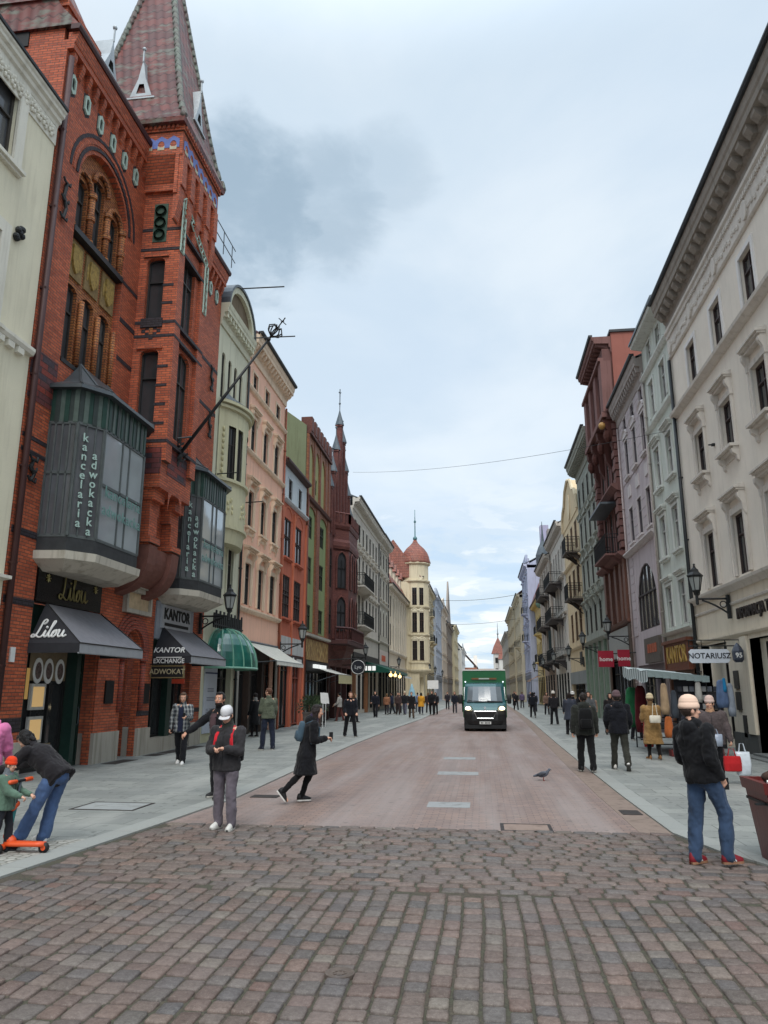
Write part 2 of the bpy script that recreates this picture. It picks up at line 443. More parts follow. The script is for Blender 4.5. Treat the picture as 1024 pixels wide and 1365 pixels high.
SPLIT = {'pilaster', 'pier', 'shop_pier', 'stone_pier', 'brown_pilaster', 'top_pilaster', 'battlement', 'wall_plaque', 'notice_board', 'plinth', 'fascia', 'panel_relief', 'window', 'corner_pier', 'blind_panel', 'string_course', 'shop_wall'}
class Bld:
    """one building: a root Empty, world-coordinate builders and its facade frame"""
    def __init__(s, name, label, X, side, y0, y1, H, cat='building', group=None):
        s.X, s.s, s.y0, s.y1, s.H = X, side, y0, y1, H
        s.root = empty(name, (X, (y0 + y1) / 2, 0), label, cat, group)
        s.ops = []; s.wins = []
    def P(s, n, y, z): return (s.X + s.s * n, y, z)
    def win(s, yc, zb, w, h, st, name='window'):
        s.ops.append((yc - w / 2, yc + w / 2, zb, zb + h, st.get('arch', '')))
        lim = .16 if yc < 27.5 else .125 if yc < 36 else .1 if yc < 50 else .08   # shallow reveals, as built here
        if st.get('rec', .22) > lim: st = dict(st, rec=lim, name=st['name'] + str(lim))
        if st.get('spr', .05) > lim * .45: st = dict(st, spr=lim * .4, name=st['name'] + 'p%.3f' % lim)
        return place_window(s.root, s.P(st.get('n', 0), yc, zb), 0 if s.s > 0 else math.pi, w, h, st, name)
    def row(s, ys, zb, w, h, st, name='window'):
        for y in ys: s.win(y, zb, w, h, st, name)
    def walls(s, mat, depth=9, z0=0, H=None, rec=.22, name='wall', roofslope=None, sides=True, ys=(), zs=()):
        H = H or s.H
        mb = MB(); wallgrid(mb, s.P, s.y0, s.y1, z0, H, s.ops, rec, 0, ys, zs)
        if sides:
            for y in (s.y0 + .001, s.y1 - .001):
                pts = [s.P(0, y, z0), s.P(-depth, y, z0), s.P(-depth, y, H), s.P(0, y, H)]
                mb.poly(pts)
            mb.quad(s.P(-depth, s.y0, z0), s.P(-depth, s.y1, z0), s.P(-depth, s.y1, H), s.P(-depth, s.y0, H))
        return mb.build(name, mat, s.root)
    def roof(s, mat, rise=3., depth=9, H=None, over=.3, name='roof', wallmat=None, ridge=.5):
        H = H or s.H; mb = MB(); q = -depth * ridge
        a, b = s.y0, s.y1
        mb.prism([s.P(over, a, H), s.P(q, a, H + rise), s.P(-depth, a, H + .0), s.P(-depth, a, H - .12), s.P(q, a, H + rise - .14), s.P(over, a, H - .12)], (0, b - a, 0))
        o = mb.build(name, mat, s.root)
        if wallmat:
            g = MB()
            for y in (a + .06, b - .06):
                g.poly([s.P(0, y, H - .2), s.P(q, y, H + rise - .2), s.P(-depth, y, H - .2)])
            g.build('gable_wall', wallmat, s.root)
        return o
    def band(s, prof, z, mat, name='string_course', y0=None, y1=None, extra=None):
        """prof list (n,dz) polygon extruded along the facade"""
        mb = MB(); a = s.y0 if y0 is None else y0; b = s.y1 if y1 is None else y1
        mb.prism([s.P(n, a, z + dz) for n, dz in prof], (0, b - a, 0))
        if extra: extra(mb)
        return mb.build(name, mat, s.root)
    def cornice(s, z, mat, proj=.55, h=.7, mod=.45, gutter=True, name='cornice', y0=None, y1=None, modw=.16):
        """big crowning cornice: frieze, modillions, crown"""
        a = s.y0 if y0 is None else y0; b = s.y1 if y1 is None else y1
        mb = MB()
        mb.prism([s.P(n, a, z + dz) for n, dz in ((0, 0), (.06, 0), (.08, h * .12), (.08, h * .3), (.16, h * .38), (.16, h * .55), (proj * .9, h * .6), (proj * .92, h * .75), (proj, h * .8), (proj + .04, h), (0, h))], (0, b - a, 0))
        if mod:
            k = max(2, int((b - a) / mod))
            for i in range(k):
                y = a + (b - a) * (i + .5) / k
                mb.prism([s.P(n, y - modw / 2, z + dz) for n, dz in ((.16, h * .36), (.28, h * .36), (proj * .8, h * .5), (proj * .82, h * .6), (.16, h * .6))], (0, modw, 0))
        o = mb.build(name, mat, s.root)
        if gutter:
            g = MB(); g.prism([s.P(n, a, z + h + dz) for n, dz in ((proj - .05, .004), (proj + .12, .004), (proj + .17, .07), (proj + .17, .13), (proj - .05, .13))], (0, b - a, 0))
            g.build('gutter', M['darkmetal'], s.root)
        return o
    def pipe(s, y, z0, z1, mat=None, n=.08, r=.055, top=None):
        mb = MB(); mb.smooth = True
        pts = [s.P(n, y, z0), s.P(n, y, z1)]
        if top: pts += [s.P(top, y, z1 + top * .9)]
        mb.tube(pts, r, 8); mb.smooth = False
        k = int((z1 - z0) / 2.2)
        for i in range(1, k): 
            z = z0 + (z1 - z0) * i / k
            q = s.P(n, y, z); mb.box(min(q[0] - s.s * n, q[0] + .06 * s.s), max(q[0] - s.s * n, q[0] + .06 * s.s), y - .07, y + .07, z - .02, z + .02)
        return mb.build('drainpipe', mat or M['darkmetal'], s.root)
    def boxes(s, name, mat, lst):
        if len(lst) > 1 and name in SPLIT:
            return [s.boxes(name, mat, [q]) for q in lst]
        """lst of (n0,n1,y0,y1,z0,z1)"""
        mb = MB()
        for n0, n1, a, b, c, d in lst:
            x = sorted((s.X + s.s * n0, s.X + s.s * n1)); mb.box(x[0], x[1], a, b, c, d)
        return mb.build(name, mat, s.root)
    def balcony(s, y0, y1, z, proj=.9, h=1., slab=None, brk=True, ornate=False):
        sb = MB(); x = lambda n: s.X + s.s * n
        sb.prism([s.P(0, y0, z - .14), s.P(proj, y0, z - .1), s.P(proj, y0, z), s.P(0, y0, z)], (0, y1 - y0, 0))
        if brk:
            for y in (y0 + .3, y1 - .3):
                sb.prism([s.P(0, y - .08, z - .14), s.P(proj * .8, y - .08, z - .12), s.P(proj * .5, y - .08, z - .3), s.P(.1, y - .08, z - .7), s.P(0, y - .08, z - .75)], (0, .16, 0))
        o = sb.build('balcony', slab or M['stone'], s.root)
        rb = MB(); path = [s.P(.02, y0 + .04, 0), s.P(proj - .04, y0 + .04, 0), s.P(proj - .04, y1 - .04, 0), s.P(.02, y1 - .04, 0)]
        for (a, b) in zip(path, path[1:]):
            a = V(a); b = V(b)
            for zz in (z + .08, z + h * .82, z + h): rb.tube([a + V((0, 0, zz)), b + V((0, 0, zz))], .022, 4)
            k = max(2, int((b - a).length / .13))
            for i in range(k + 1):
                p = a.lerp(b, i / k)
                if ornate and i % 2:
                    d = (b - a).normalized() * .05
                    rb.tube([p + V((0, 0, z)), p + d + V((0, 0, z + h * .3)), p - d + V((0, 0, z + h * .6)), p + V((0, 0, z + h))], .014, 4)
                else: rb.tube([p + V((0, 0, z)), p + V((0, 0, z + h))], .014, 4)
        off = wloc(s.root)
        link('railing', rb.mesh('railing', M['iron'], off), o)
        return o

def place_window(root, wpos, rot, w, h, st, name='window'):
    ms = win_meshes(w, h, st)
    o = link(name, ms['frame'], root, V(wpos) - wloc(root), (0, 0, rot))
    for k, me in ms.items():
        if k != 'frame': link(k, me, o)
    return o

def S(name, **k):
    d = dict(name=name, fm=M['frame']); d.update(k); return d

TEXTS = []
def finish_texts():
    dg = bpy.context.evaluated_depsgraph_get()
    new = [bpy.data.meshes.new_from_object(o.evaluated_get(dg)) for o in TEXTS]; kill = []
    for o, me in zip(TEXTS, new):
        nm = o.name; o.name = 'old'; n = link(nm, me, o.parent, o.location, o.rotation_euler); n.scale = o.scale; kill += [o, o.data]
    bpy.data.batch_remove(kill)

def text(body, size, mat, name, parent=None, loc=(0, 0, 0), rot=(0, 0, 0), ext=.01, bold=0., sp=1., align='CENTER', sx=1.):
    cu = bpy.data.curves.new('txt', 'FONT'); cu.body = body; cu.size = size; cu.extrude = ext; cu.offset = bold
    cu.align_x = align; cu.align_y = 'CENTER'; cu.space_character = sp; cu.resolution_u = 3
    cu.materials.append(mat)
    o = link(name, cu, parent); TEXTS.append(o)
    o.location = V(loc) - (wloc(parent) if parent is not None else V((0, 0, 0)))
    o.rotation_euler = rot; o.scale = (sx, 1, 1)
    return o
LEFTROT = (R(90), 0, R(90))      # text lying on a wall that faces +X
RIGHTROT = (R(90), 0, R(-90))    # text on a wall that faces -X
SOUTHROT = (R(90), 0, 0)         # text on a face turned to the camera side

def script_word(mb, P, size, r):
    """the looping handwritten shop name, one pen stroke; P(a,b) -> world for pen coordinates"""
    L = [(.27, .74), (.37, .84), (.37, .97), (.28, 1.0), (.2, .9), (.17, .62), (.14, .32), (.07, .08), (-.05, .0), (-.13, .06), (-.07, .15), (.08, .1), (.28, .0), (.42, .08),
         (.5, .4), (.5, .12), (.56, .02), (.64, .1), (.75, .55), (.83, .85), (.78, .92), (.73, .8), (.71, .3), (.75, .05), (.82, .03), (.9, .15), (.98, .38), (.9, .3), (.88, .12), (.96, .02), (1.06, .1), (1.08, .28), (1.0, .4), (1.1, .36),
         (1.2, .4), (1.2, .12), (1.27, .02), (1.37, .1), (1.43, .4), (1.43, .12), (1.5, .03), (1.62, .14)]
    pts = []
    n = len(L)
    for i in range(n - 1):
        p0, p1, p2, p3 = V((*L[max(i - 1, 0)], 0)), V((*L[i], 0)), V((*L[i + 1], 0)), V((*L[min(i + 2, n - 1)], 0))
        for k in range(3):
            t = k / 3
            q = .5 * ((2 * p1) + (p2 - p0) * t + (2 * p0 - 5 * p1 + 4 * p2 - p3) * t * t + (3 * p1 - p0 - 3 * p2 + p3) * t ** 3)
            pts.append(P((q.x - .72) * size, (q.y - .45) * size))
    pts.append(P((1.62 - .72) * size, (.14 - .45) * size))
    mb.tube(pts, r, 5)
    mb.ball(P((.5 - .72) * size, (.56 - .45) * size), r * 1.5, 6, 4)
# ------------------------------------------------------------------ the red brick corner-towered house
BR = brick((204, 106, 70), (160, 78, 54), (112, 80, 66), gap=.01, var=.55)
BRD = brick((62, 56, 62), (48, 44, 50), (40, 34, 34), key='dark')
BRY = brick((186, 122, 70), (160, 92, 56), (84, 60, 48), key='yel')
BRDI = brick((70, 62, 70), (150, 64, 48), (70, 50, 46), w=.5, h=.154, gap=.012, key='diaper')
TILE = tiles((112, 56, 48), (80, 44, 42), (98, 104, 92), .3, .36)
BSTONE = plain((120, 78, 68), .8, var=.3, bump=.3)
GRST = plaster((176, 170, 158), .9, key='plinth')
PALE = plain((176, 196, 182), .6, var=.2)
GREENG = plain((70, 118, 100), .35, var=.35)

_t = NT('painted_sky_glass'); _n = _t.noise(_t.pos(), .8, 3); _t.bump(_t.noise(_t.pos(), 1.6, 2), .05, .05)
BAYG = _t.set(_t.mix(_n, (.36, .40, .42, 1), (.58, .63, .66, 1)), .05, .35, .9)  # pale base colour paints in the bright sky reflected by the front panes
def red_house():
    b = Bld('brick_house', 'tall red brick gothic house with a tiled tower and two glazed bays', -10.2, 1, 15.0, 27.0, 18.0)
    r = b.root; P = b.P
    W1 = S('rw1', fm=M['frame'], arch='seg', rec=.16, fw=.05, trans=.66, bars=1, gm=glass(.05, .1, 'r'))
    WT = S('rwt', fm=M['framed'], arch='seg', rec=.22, fw=.06, trans=0, bars=1, mw=.04, gm=glass(.03, .3, 't'))
    # --- wall with the tall arched recess, shop openings and portal
    RA, RB, RZ0, RZ1 = 16.15, 18.85, 9.9, 16.55
    ops = [(RA, RB, RZ0, RZ1, 'round'), (16.14, 19.25, 0.0, 4.95, ''), (20.72, 21.88, 0.0, 3.6, 'round'), (22.75, 25.95, 0, 4.7, '')]
    mb = MB(); wallgrid(mb, P, 15.0, 27.0, 0, 18.4, ops, .2)
    for y in (15.001, 26.999): mb.poly([P(0, y, 0), P(-9, y, 0), P(-9, y, 18.4), P(0, y, 18.4)])
    mb.build('wall', BR, r)
    # recessed yellow brick panel with two rows of windows
    X0 = b.X; b.X = X0 - .2
    ys = (16.62, 17.5, 18.38)
    b.ops = []
    b.row(ys[:1], 13.75, .62, 1.65, W1); b.row(ys[1:2], 13.75, .62, 2.2, W1); b.row(ys[2:], 13.75, .62, 1.65, W1)
    b.row(ys, 10.15, .6, 2.1, W1)
    mb = MB(); wallgrid(mb, P, RA - .02, RB + .02, RZ0, RZ1, b.ops, .16); mb.build('recess_wall', BRY, r)
    b.X = X0
    for y in (16.16, 17.06, 17.94, 18.84):
        mb = MB(); mb.smooth = True
        mb.tube([P(-.12, y, 13.75), P(-.12, y, 15.2)], .09, 8); mb.tube([P(-.12, y, 10.15), P(-.12, y, 12.0)], .07, 8)
        mb.smooth = False
        for z in (13.75, 14.5, 15.2): mb.tube([P(-.12, y, z - .06), P(-.12, y, z + .08)], .13, 8)
        mb.build('window_column', BRY, r)
    mb = MB()
    for yc, w, z in ((16.62, .62, 15.2), (17.5, .62, 15.75), (18.38, .62, 15.2)):
        a = archpts(yc - .4, yc + .4, z, .42, 'round', 8)
        mb.tube([P(-.13, y, q) for y, q in a], .07, 6)
    mb.build('window_arch', BRY, r)
    b.boxes('window_sill', M['darkmetal'], [(-.19, .03, RA, RB, 13.58, 13.74)])
    b.boxes('window_box', M['iron'], [(.0, .28, 17.1, 18.9, 9.62, 9.86), (-.19, .02, RA + .02, RB - .02, 9.9, 10.02)])
    mb = MB()   # emblem panels between the two window rows
    for y in ys: mb.box(X0 - .196, X0 - .15, y - .36, y + .36, 12.45, 13.5)
    mb.build('relief_panel', plain((150, 126, 84), .8, var=.5, sc=9, bump=.8), r)
    mb = MB()
    for y in ys:
        mb.prism([P(-.15, y + q, z) for q, z in ((-.2, 13.35), (.2, 13.35), (.22, 12.95), (.12, 12.7), (0, 12.58), (-.12, 12.7), (-.22, 12.95))], (.06, 0, 0))
        for q in (-.26, .26): mb.ball(P(-.14, y + q, 13.0), (.02, .05, .26), 8, 6)
    mb.build('shield', plain((176, 146, 78), .7, var=.6, sc=14), r)
    # arch mouldings of dark and red brick
    for rad, mat, n in ((.10, BRD, .03), (.26, BR, .02), (.42, BRD, .015)):
        mb = MB(); pts = archpts(RA - rad, RB + rad, 15.2, 1.35 + rad, 'round', 18)
        pts2 = archpts(RA - rad - .1, RB + rad + .1, 15.2, 1.45 + rad, 'round', 18)
        for (a, c), (d, e) in zip(zip(pts, pts2), zip(pts[1:], pts2[1:])):
            mb.prism([P(.001, *a), P(.001, *c), P(.001, *e), P(.001, *d)], (n, 0, 0))
        mb.build('arch_moulding', mat, r)
    # dark brick bands and the diaper field
    mb = MB()
    for a, c, z, h in ((15.0, 16.13, 5.3, .16), (15.0, 16.13, 3.75, .16), (15.0, 16.0, 7.2, .1), (15.0, 16.0, 7.55, .1), (15, 16.12, 1.0, .3), (19.3, 20.7, 1.15, .14), (19.3, 20.7, 1.9, .1), (21.9, 22.74, 1.15, .14), (21.9, 22.74, 1.9, .1), (25.96, 27, 1.15, .14), (18.9, 19.84, 12.4, .14), (18.9, 19.84, 11.2, .14), (18.9, 19.84, 13.6, .12), (22.6, 27, 14.2, .14), (22.6, 27, 12.4, .14), (22.6, 27, 9.5, .3)):
        mb = MB(); mb.box(X0, X0 + .012, a, c, z, z + h); mb.build('brick_band', BRD, r)
    b.boxes('diaper_brickwork', BRDI, [(0, .01, 15.0, 16.1, 8.5, 9.75)])
    # iron wall anchors
    for y, z, h in ((15.55, 13.5, 1.0), (15.45, 6.6, .5), (26.3, 13.3, .9), (26.35, 11.4, .9)):
        mb = MB()
        mb.tube([P(.05, y, z), P(.07, y + .06, z + h * .3), P(.05, y - .05, z + h * .6), P(.06, y, z + h)], .045, 6)
        for q in (.0, .5, 1.): mb.tube([P(.06, y - .16, z + h * q + .08), P(.09, y - .1, z + h * q - .04), P(.06, y, z + h * q), P(.09, y + .1, z + h * q - .04), P(.06, y + .16, z + h * q + .08)], .03, 5)
        mb.build('wall_anchor', M['iron'], r)
    # eaves: corbel course, oval grilles, cornice and gutter
    for a, c in ((15.0, 19.75), (22.4, 27.0)):
        mb = MB(); n = int((c - a) / .37)
        for i in range(n):
            y = a + (c - a) * (i + .5) / n
            mb.prism([P(0, y - .07, 17.65), P(.06, y - .07, 17.7), P(.15, y - .07, 17.95), P(.15, y - .07, 18.12), P(0, y - .07, 18.12)], (0, .14, 0))
        mb.box(X0, X0 + .18, a, c, 18.12, 18.3)
        mb.prism([P(0, a, 18.3), P(.2, a, 18.3), P(.26, a, 18.5), P(.28, a, 18.62), P(0, a, 18.62)], (0, c - a, 0)); mb.build('cornice', BR, r)
    for a, c in ((14.9, 19.6), (22.4, 27.05)): mb = MB(); mb.prism([P(.1, a, 18.625), P(.32, a, 18.625), P(.36, a, 18.7), P(.36, a, 18.78), P(.1, a, 18.78)], (0, c - a, 0)); mb.build('gutter', M['pipe'], r)
    for y in [15.38 + .737 * i for i in range(6)] + [24.2, 24.95, 25.7, 26.4]:
        mb = MB(); mb.m = 0
        o = [(0, .3), (.13, .2), (.13, -.2), (0, -.3), (-.13, -.2), (-.13, .2)]
        for i in range(6):
            a, c = o[i], o[(i + 1) % 6]
            mb.prism([P(.002, y + a[0], 17.35 + a[1]), P(.002, y + c[0], 17.35 + c[1]), P(.002, y + c[0] * .55, 17.35 + c[1] * .62), P(.002, y + a[0] * .55, 17.35 + a[1] * .62)], (.05, 0, 0))
        mb.m = 1; mb.prism([P(.001, y + a * .56, 17.35 + c * .63) for a, c in o], (.006, 0, 0))
        mb.m = 2; mb.prism([P(0, y + a * 1.3, 17.35 + c * 1.3) for a, c in o], (.0025, 0, 0))
        mb.build('oval_grille', [PALE, M['black'], BRD], r)
    # main roof
    mb = MB()
    for a, c in ((14.9, 19.9), (22.2, 27.05)):
        mb.prism([P(.3, a, 18.78), P(-.2, a, 19.35), P(-3.2, a, 24.2), P(-8.6, a, 18.6)], (0, c - a, 0))
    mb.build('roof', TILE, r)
    mb = MB(); mb.tube([P(-3.2, 14.9, 24.2), P(-3.2, 27, 24.2)], .14, 6); mb.build('ridge_capping', M['darkmetal'], r)
    # corner turret above the neighbour's roof
    mb = MB(); mb.box(X0 - 2.2, X0 - .12, 15.0, 16.6, 17.9, 19.6)
    mb.box(X0 - 2.25, X0 - .08, 14.95, 16.65, 19.1, 19.2); mb.box(X0 - 2.25, X0 - .06, 14.94, 16.66, 19.45, 19.62)
    mb.build('turret', BR, r)
    b.boxes('turret_window', M['black'], [(-1.5, -1.1, 14.96, 15.0, 18.3, 19.0)])
    mb = MB()
    z = 19.62; cx, cy = X0 - 1.3, 15.8
    rings = [[(cx + sx * k, cy + sy * k * .8, zz) for sx, sy in ((-1, -1), (1, -1), (1, 1), (-1, 1))] for k, zz in ((1.2, z), (.98, z + .3), (.75, z + .9), (.05, z + 2.6))]
    mb.loft(rings); mb.build('turret_roof', TILE, r)
    b.pipe(15.08, 0.2, 17.9, M['pipe'], .1, .075)
    # --- tower
    TX, TA, TB = -9.05, 19.85, 22.15
    Q = lambda n, y, z: (TX + n, y, z)
    WS = S('rws', fm=M['framed'], rec=.2, fw=.06, trans=.62, bars=0, arch='seg', gm=glass(.03, .2, 'q'))
    fops = []; sops = []
    for z0, h in ((9.3, 2.9), (13.0, 2.5)):
        fops.append((20.55, 21.45, z0, z0 + h, 'seg')); place_window(r, Q(0, 21.0, z0), 0, .9, h, W1)
        fops.append((20.0, 20.25, z0 + .3, z0 + h, 'seg')) if 0 else None
    mb = MB(); wallgrid(mb, Q, TA, TB, 7.6, 17.3, fops, .2)
    Ps = lambda n, x, z: (x, TA - n, z)
    sx0, sx1 = -11.9, TX
    sops = [(-9.95, -9.38, 9.6, 11.9, 'seg'), (-9.95, -9.38, 12.95, 15.0, 'seg')]
    for o in sops: place_window(r, Ps(0, (o[0] + o[1]) / 2, o[2]), R(-90), o[1] - o[0], o[3] - o[2], WS)
    wallgrid(mb, Ps, sx0, sx1, 7.6, 19.3, sops, .2)
    Pn = lambda n, x, z: (x, TB + n, z); wallgrid(mb, Pn, sx0, sx1, 7.6, 19.3, [], .2)
    mb.quad((sx0, TA, 16), (sx0, TB, 16), (sx0, TB, 19.3), (sx0, TA, 19.3))
    mb.build('tower_wall', BR, r)
    mb = MB()   # tower dressings: angle piers, sills, bands
    mb.box(TX, TX + .12, TA, TA + .42, 8.4, 17.0); mb.box(TX, TX + .12, TB - .42, TB, 8.4, 17.0)
    for o in sops: mb.box(o[0] - .12, o[1] + .12, TA - .06, TA, o[3] + .02, o[3] + .12)
    mb.box(-10.2, TX + .14, TA - .12, TB + .1, 17.3, 17.55)
    # corbelled gallery under the roof
    GX, GA, GB = -8.85, 19.32, 22.55
    for i in range(5):
        y = GA + .2 + i * (GB - GA - .4) / 4
        mb.prism([(TX, y - .16, 16.0), (TX + .08, y - .16, 16.05), (GX, y - .16, 16.7), (GX, y - .16, 17.2), (TX, y - .16, 17.2)], (0, .32, 0))
        mb.box(TX, GX + .05, y - .16, y + .16, 17.2, 18.3)
    mb.box(TX, GX - .08, GA, GB, 16.9, 18.3)
    mb.box(-12.0, GX + .001, GA, GB, 18.3, 19.1)
    mb.box(-12.05, GX + .06, GA - .06, GB + .06, 19.1, 19.28)
    for i in range(22): mb.box(GX + .06, GX + .12, GA + i * .148, GA + .08 + i * .148, 19.16, 19.27)
    for i in range(21): mb.box(-12 + i * .148, -11.92 + i * .148, GA - .12, GA - .06, 19.16, 19.27)
    mb.prism([(-12.0, GA, 18.3), (GX, GA, 18.3), (GX, TA, 17.3), (-12.0, TA, 17.3)], (0, .0001, 0))
    mb.quad((-12.0, GA, 18.3), (GX, GA, 18.3), (TX + .14, TA - .1, 17.5), (-12.0, TA - .1, 17.5))
    mb.quad((-12.0, GB, 18.3), (GX, GB, 18.3), (TX + .14, TB + .1, 17.5), (-12.0, TB + .1, 17.5))
    mb.build('tower_gallery', BR, r)
    mb = MB()
    for z in (12.3, 12.75, 15.25, 8.95, 15.95): mb.box(-10.2, TX + .13, TA - .013, TB + .01, z, z + .1)
    for z in (9.5, 10.1, 10.7, 11.3, 13.4, 14.0): 
        mb.box(TX - .35, TX, TA - .012, TA, z, z + .09)
    for o in sops: mb.box(o[0] - .06, o[1] + .06, TA - .05, TA, o[2] - .32, o[2] - .02)
    for dx, dz in [(0, k * .12) for k in (-2, 2)] + [(k * .12, 0) for k in (-2, 2)] + [(s * .12, t * .12) for s in (-1, 1) for t in (-1, 1)]:
        mb.box(-9.67 + dx - .06, -9.67 + dx + .06, TA - .012, TA, 12.53 - .02 + dz * .9 - .05, 12.53 + dz * .9 + .05)
    mb.build('dark_brickwork', BRD, r)
    b.boxes('brick_rosette', BRY, [(.47, .59, TA - .015, TA, 12.4, 12.62)])
    mb = MB(); mb.box(-10.2, TX + .001, TA - .011, TA, 8.0, 8.8); mb.box(TX + .002, TX + .012, TA + .43, TB - .43, 8.1, 8.9); mb.build('diaper_brickwork', BRDI, r)
    # blue arcaded frieze
    mb = MB(); mc = MB()
    BL = plain((92, 112, 178), .5, var=.25)
    def frieze(f, a, c, n):
        w = (c - a) / n
        for i in range(n):
            x0 = a + i * w; pts = archpts(x0 + w * .22, x0 + w * .78, 18.62, .16, 'round', 6)
            top = [f(x0, 18.9), f(x0 + w, 18.9)]
            mb.poly([f(x0, 18.52), f(x0 + w * .22, 18.52)] + [f(*p) for p in pts] + [f(x0 + w * .78, 18.52), f(x0 + w, 18.52), f(x0 + w, 18.82), f(x0 + w * .5, 18.95), f(x0, 18.82)])
            mc.poly([f(x0 + w * .22, 18.45)] + [f(*p) for p in pts[:1]] + [f(x0 + w * .36, 18.56), f(x0 + w * .64, 18.56)] + [f(*p) for p in pts[-1:]] + [f(x0 + w * .78, 18.45)])
    frieze(lambda x, z: (x, GA - .012, z), -10.15, -8.95, 3); frieze(lambda y, z: (GX + .012, y, z), GA + .1, GB - .1, 7)
    mb.build('blue_frieze', BL, r); mc.build('frieze_niche', plain((190, 184, 160), .8), r)
    # pale lattice tracery on the tower face
    mb = MB()
    for (ya, za), (yb, zb) in (((19.95, 16.9), (20.15, 17.1)), ((20.15, 16.95), (22.05, 16.0)), ((19.97, 16.9), (19.97, 15.2)), ((22.05, 16.0), (22.05, 14.2))):
        d = V((0, yb - ya, zb - za)); L = d.length; t = d / L; nn = V((0, -t.z, t.y)) * .13
        p0 = V((TX + .14, ya, za))
        for sgn in (-1, 1): mb.tube([p0 + nn * sgn, p0 + nn * sgn + d], .028, 4)
        k = max(1, int(L / .26))
        for i in range(k + 1):
            c = p0 + d * i / k; mb.tube([c - nn, c + nn], .024, 4)
            if i < k: mb.tube([c - nn, c + d / k + nn], .02, 4)
    mb.build('lattice_tracery', PALE, r)
    # green tracery panel on the tower side
    mb = MB()
    mb.box(-9.85, -9.4, TA - .02, TA, 15.55, 16.9)
    for k in range(3):
        z = 15.8 + k * .42
        for s in (0, 1):
            a = [(-9.625 + .16 * math.cos(t), TA - .06, z + .16 * math.sin(t)) for t in [math.pi * 2 * i / 10 for i in range(11)]]
            mb.tube(a, .035, 5)
    mb.build('tracery_panel', plain((66, 92, 78), .6, var=.4), r)
    # tower roof with bell-cast eaves
    mb = MB(); cx, cy = -10.6, 20.93
    ring = lambda k, z: [(cx + sx * k, cy + sy * k, z) for sx, sy in ((-1, -1), (1, -1), (1, 1), (-1, 1))]
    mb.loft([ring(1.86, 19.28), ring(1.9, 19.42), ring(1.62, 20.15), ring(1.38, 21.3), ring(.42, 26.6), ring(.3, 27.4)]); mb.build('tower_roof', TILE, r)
    for sx, sy in ((-1, -1), (1, -1), (1, 1), (-1, 1)):
        mb = MB(); mb.smooth = True; prof = [(1.9, 19.45), (1.62, 20.17), (1.38, 21.32), (.42, 26.62)]
        for (k0, z0), (k1, z1) in zip(prof, prof[1:]):
            n = max(2, int((z1 - z0) / .27))
            for i in range(n):
                f = (i + .5) / n; k = k0 + (k1 - k0) * f; z = z0 + (z1 - z0) * f
                mb.cone((cx + sx * k, cy + sy * k, z - .12), (cx + sx * k * .985, cy + sy * k * .985, z + .12), .12, .085, 6)
        mb.build('hip_tiles', tiles((96, 104, 94), (86, 70, 64), (108, 118, 104)), r)
    ZN = plain((178, 186, 190), .45, .2, var=.25, sc=3)
    def lucarne(c, ax, w, h, dpt):
        """small triangular metal dormer; ax = outward horizontal direction"""
        t = V((-ax[1], ax[0], 0)); ax = V((*ax, 0)); c = V(c); g = MB()
        a, bb, ap = c - t * w / 2, c + t * w / 2, c + V((0, 0, h))
        rid = ap - ax * dpt
        q = [a, bb, c + t * w * .16 + V((0, 0, h * .5)), ap, c - t * w * .16 + V((0, 0, h * .5))]
        hole = [c - t * w * .2 + V((0, 0, h * .12)), c + t * w * .2 + V((0, 0, h * .12)), c + t * w * .1 + V((0, 0, h * .36)), c - t * w * .1 + V((0, 0, h * .36))]
        bk = [p - ax * dpt for p in q]
        for i in range(5): g.quad(q[i], q[(i + 1) % 5], bk[(i + 1) % 5], bk[i])
        g.quad(q[0], q[1], hole[1], hole[0]); g.quad(q[1], q[2], hole[2], hole[1]); g.quad(q[4], q[0], hole[0], hole[3]); g.poly([q[2], q[3], q[4], hole[3], hole[2]])
        g.box(c.x - w * .55 * abs(t.x) - .05, c.x + w * .55 * abs(t.x) + .05, c.y - w * .55 * abs(t.y) - .05, c.y + w * .55 * abs(t.y) + .05, c.z - .06, c.z)
        g.tube([ap - V((0, 0, .1)), ap + V((0, 0, .35))], .03, 5); g.ball(ap + V((0, 0, .4)), .07, 8, 6)
        g.m = 1; g.quad(*[p - ax * .12 for p in hole])
        g.build('lucarne', [ZN, M['black']], r)
    lucarne((-10.45, 19.42, 20.6), (0, -1), .8, 1.5, .9)
    lucarne((-9.05, 20.95, 20.6), (1, 0), .8, 1.5, .9)
    lucarne((-10.3, 17.3, 19.5), (1, 0), .8, 1.25, 1.0); lucarne((-10.3, 25.0, 19.5), (1, 0), .8, 1.25, 1.0)
    mb = MB()
    for y in (22.6, 23.6, 24.6, 25.6, 26.6): mb.tube([(-9.7, y, 18.75), (-9.7, y, 19.75)], .02, 4)
    for z in (19.2, 19.75): mb.tube([(-9.7, 22.6, z), (-9.7, 27, z)], .02, 4)
    mb.build('roof_railing', M['zinc'], r)
    # --- corbel under the tower: stepped brick, pointed niche, brown stone consoles
    mb = MB()
    for k, (z0, z1) in enumerate(((7.25, 7.65), (6.85, 7.25))):
        d = .18 * (k + 1); mb.box(-10.2, TX - d * .8, TA + d * .3, TA + .75, z0, z1); mb.box(-10.2, TX - d * .8, TB - .75, TB - d * .3, z0, z1)
    for y0, y1 in ((TA + .05, TA + .7), (TB - .7, TB - .05)): mb.box(-10.2, TX - .28, y0 + .06, y1 - .06, 5.95, 6.85); mb.box(-10.2, TX - .18, y0 - .02, y1 + .02, 6.0, 6.18)
    mb.box(-10.2, TX - .6, TA + .5, TB - .5, 6.2, 7.7)
    a = archpts(TA + .65, TB - .65, 7.0, .8, 'pointed', 10)
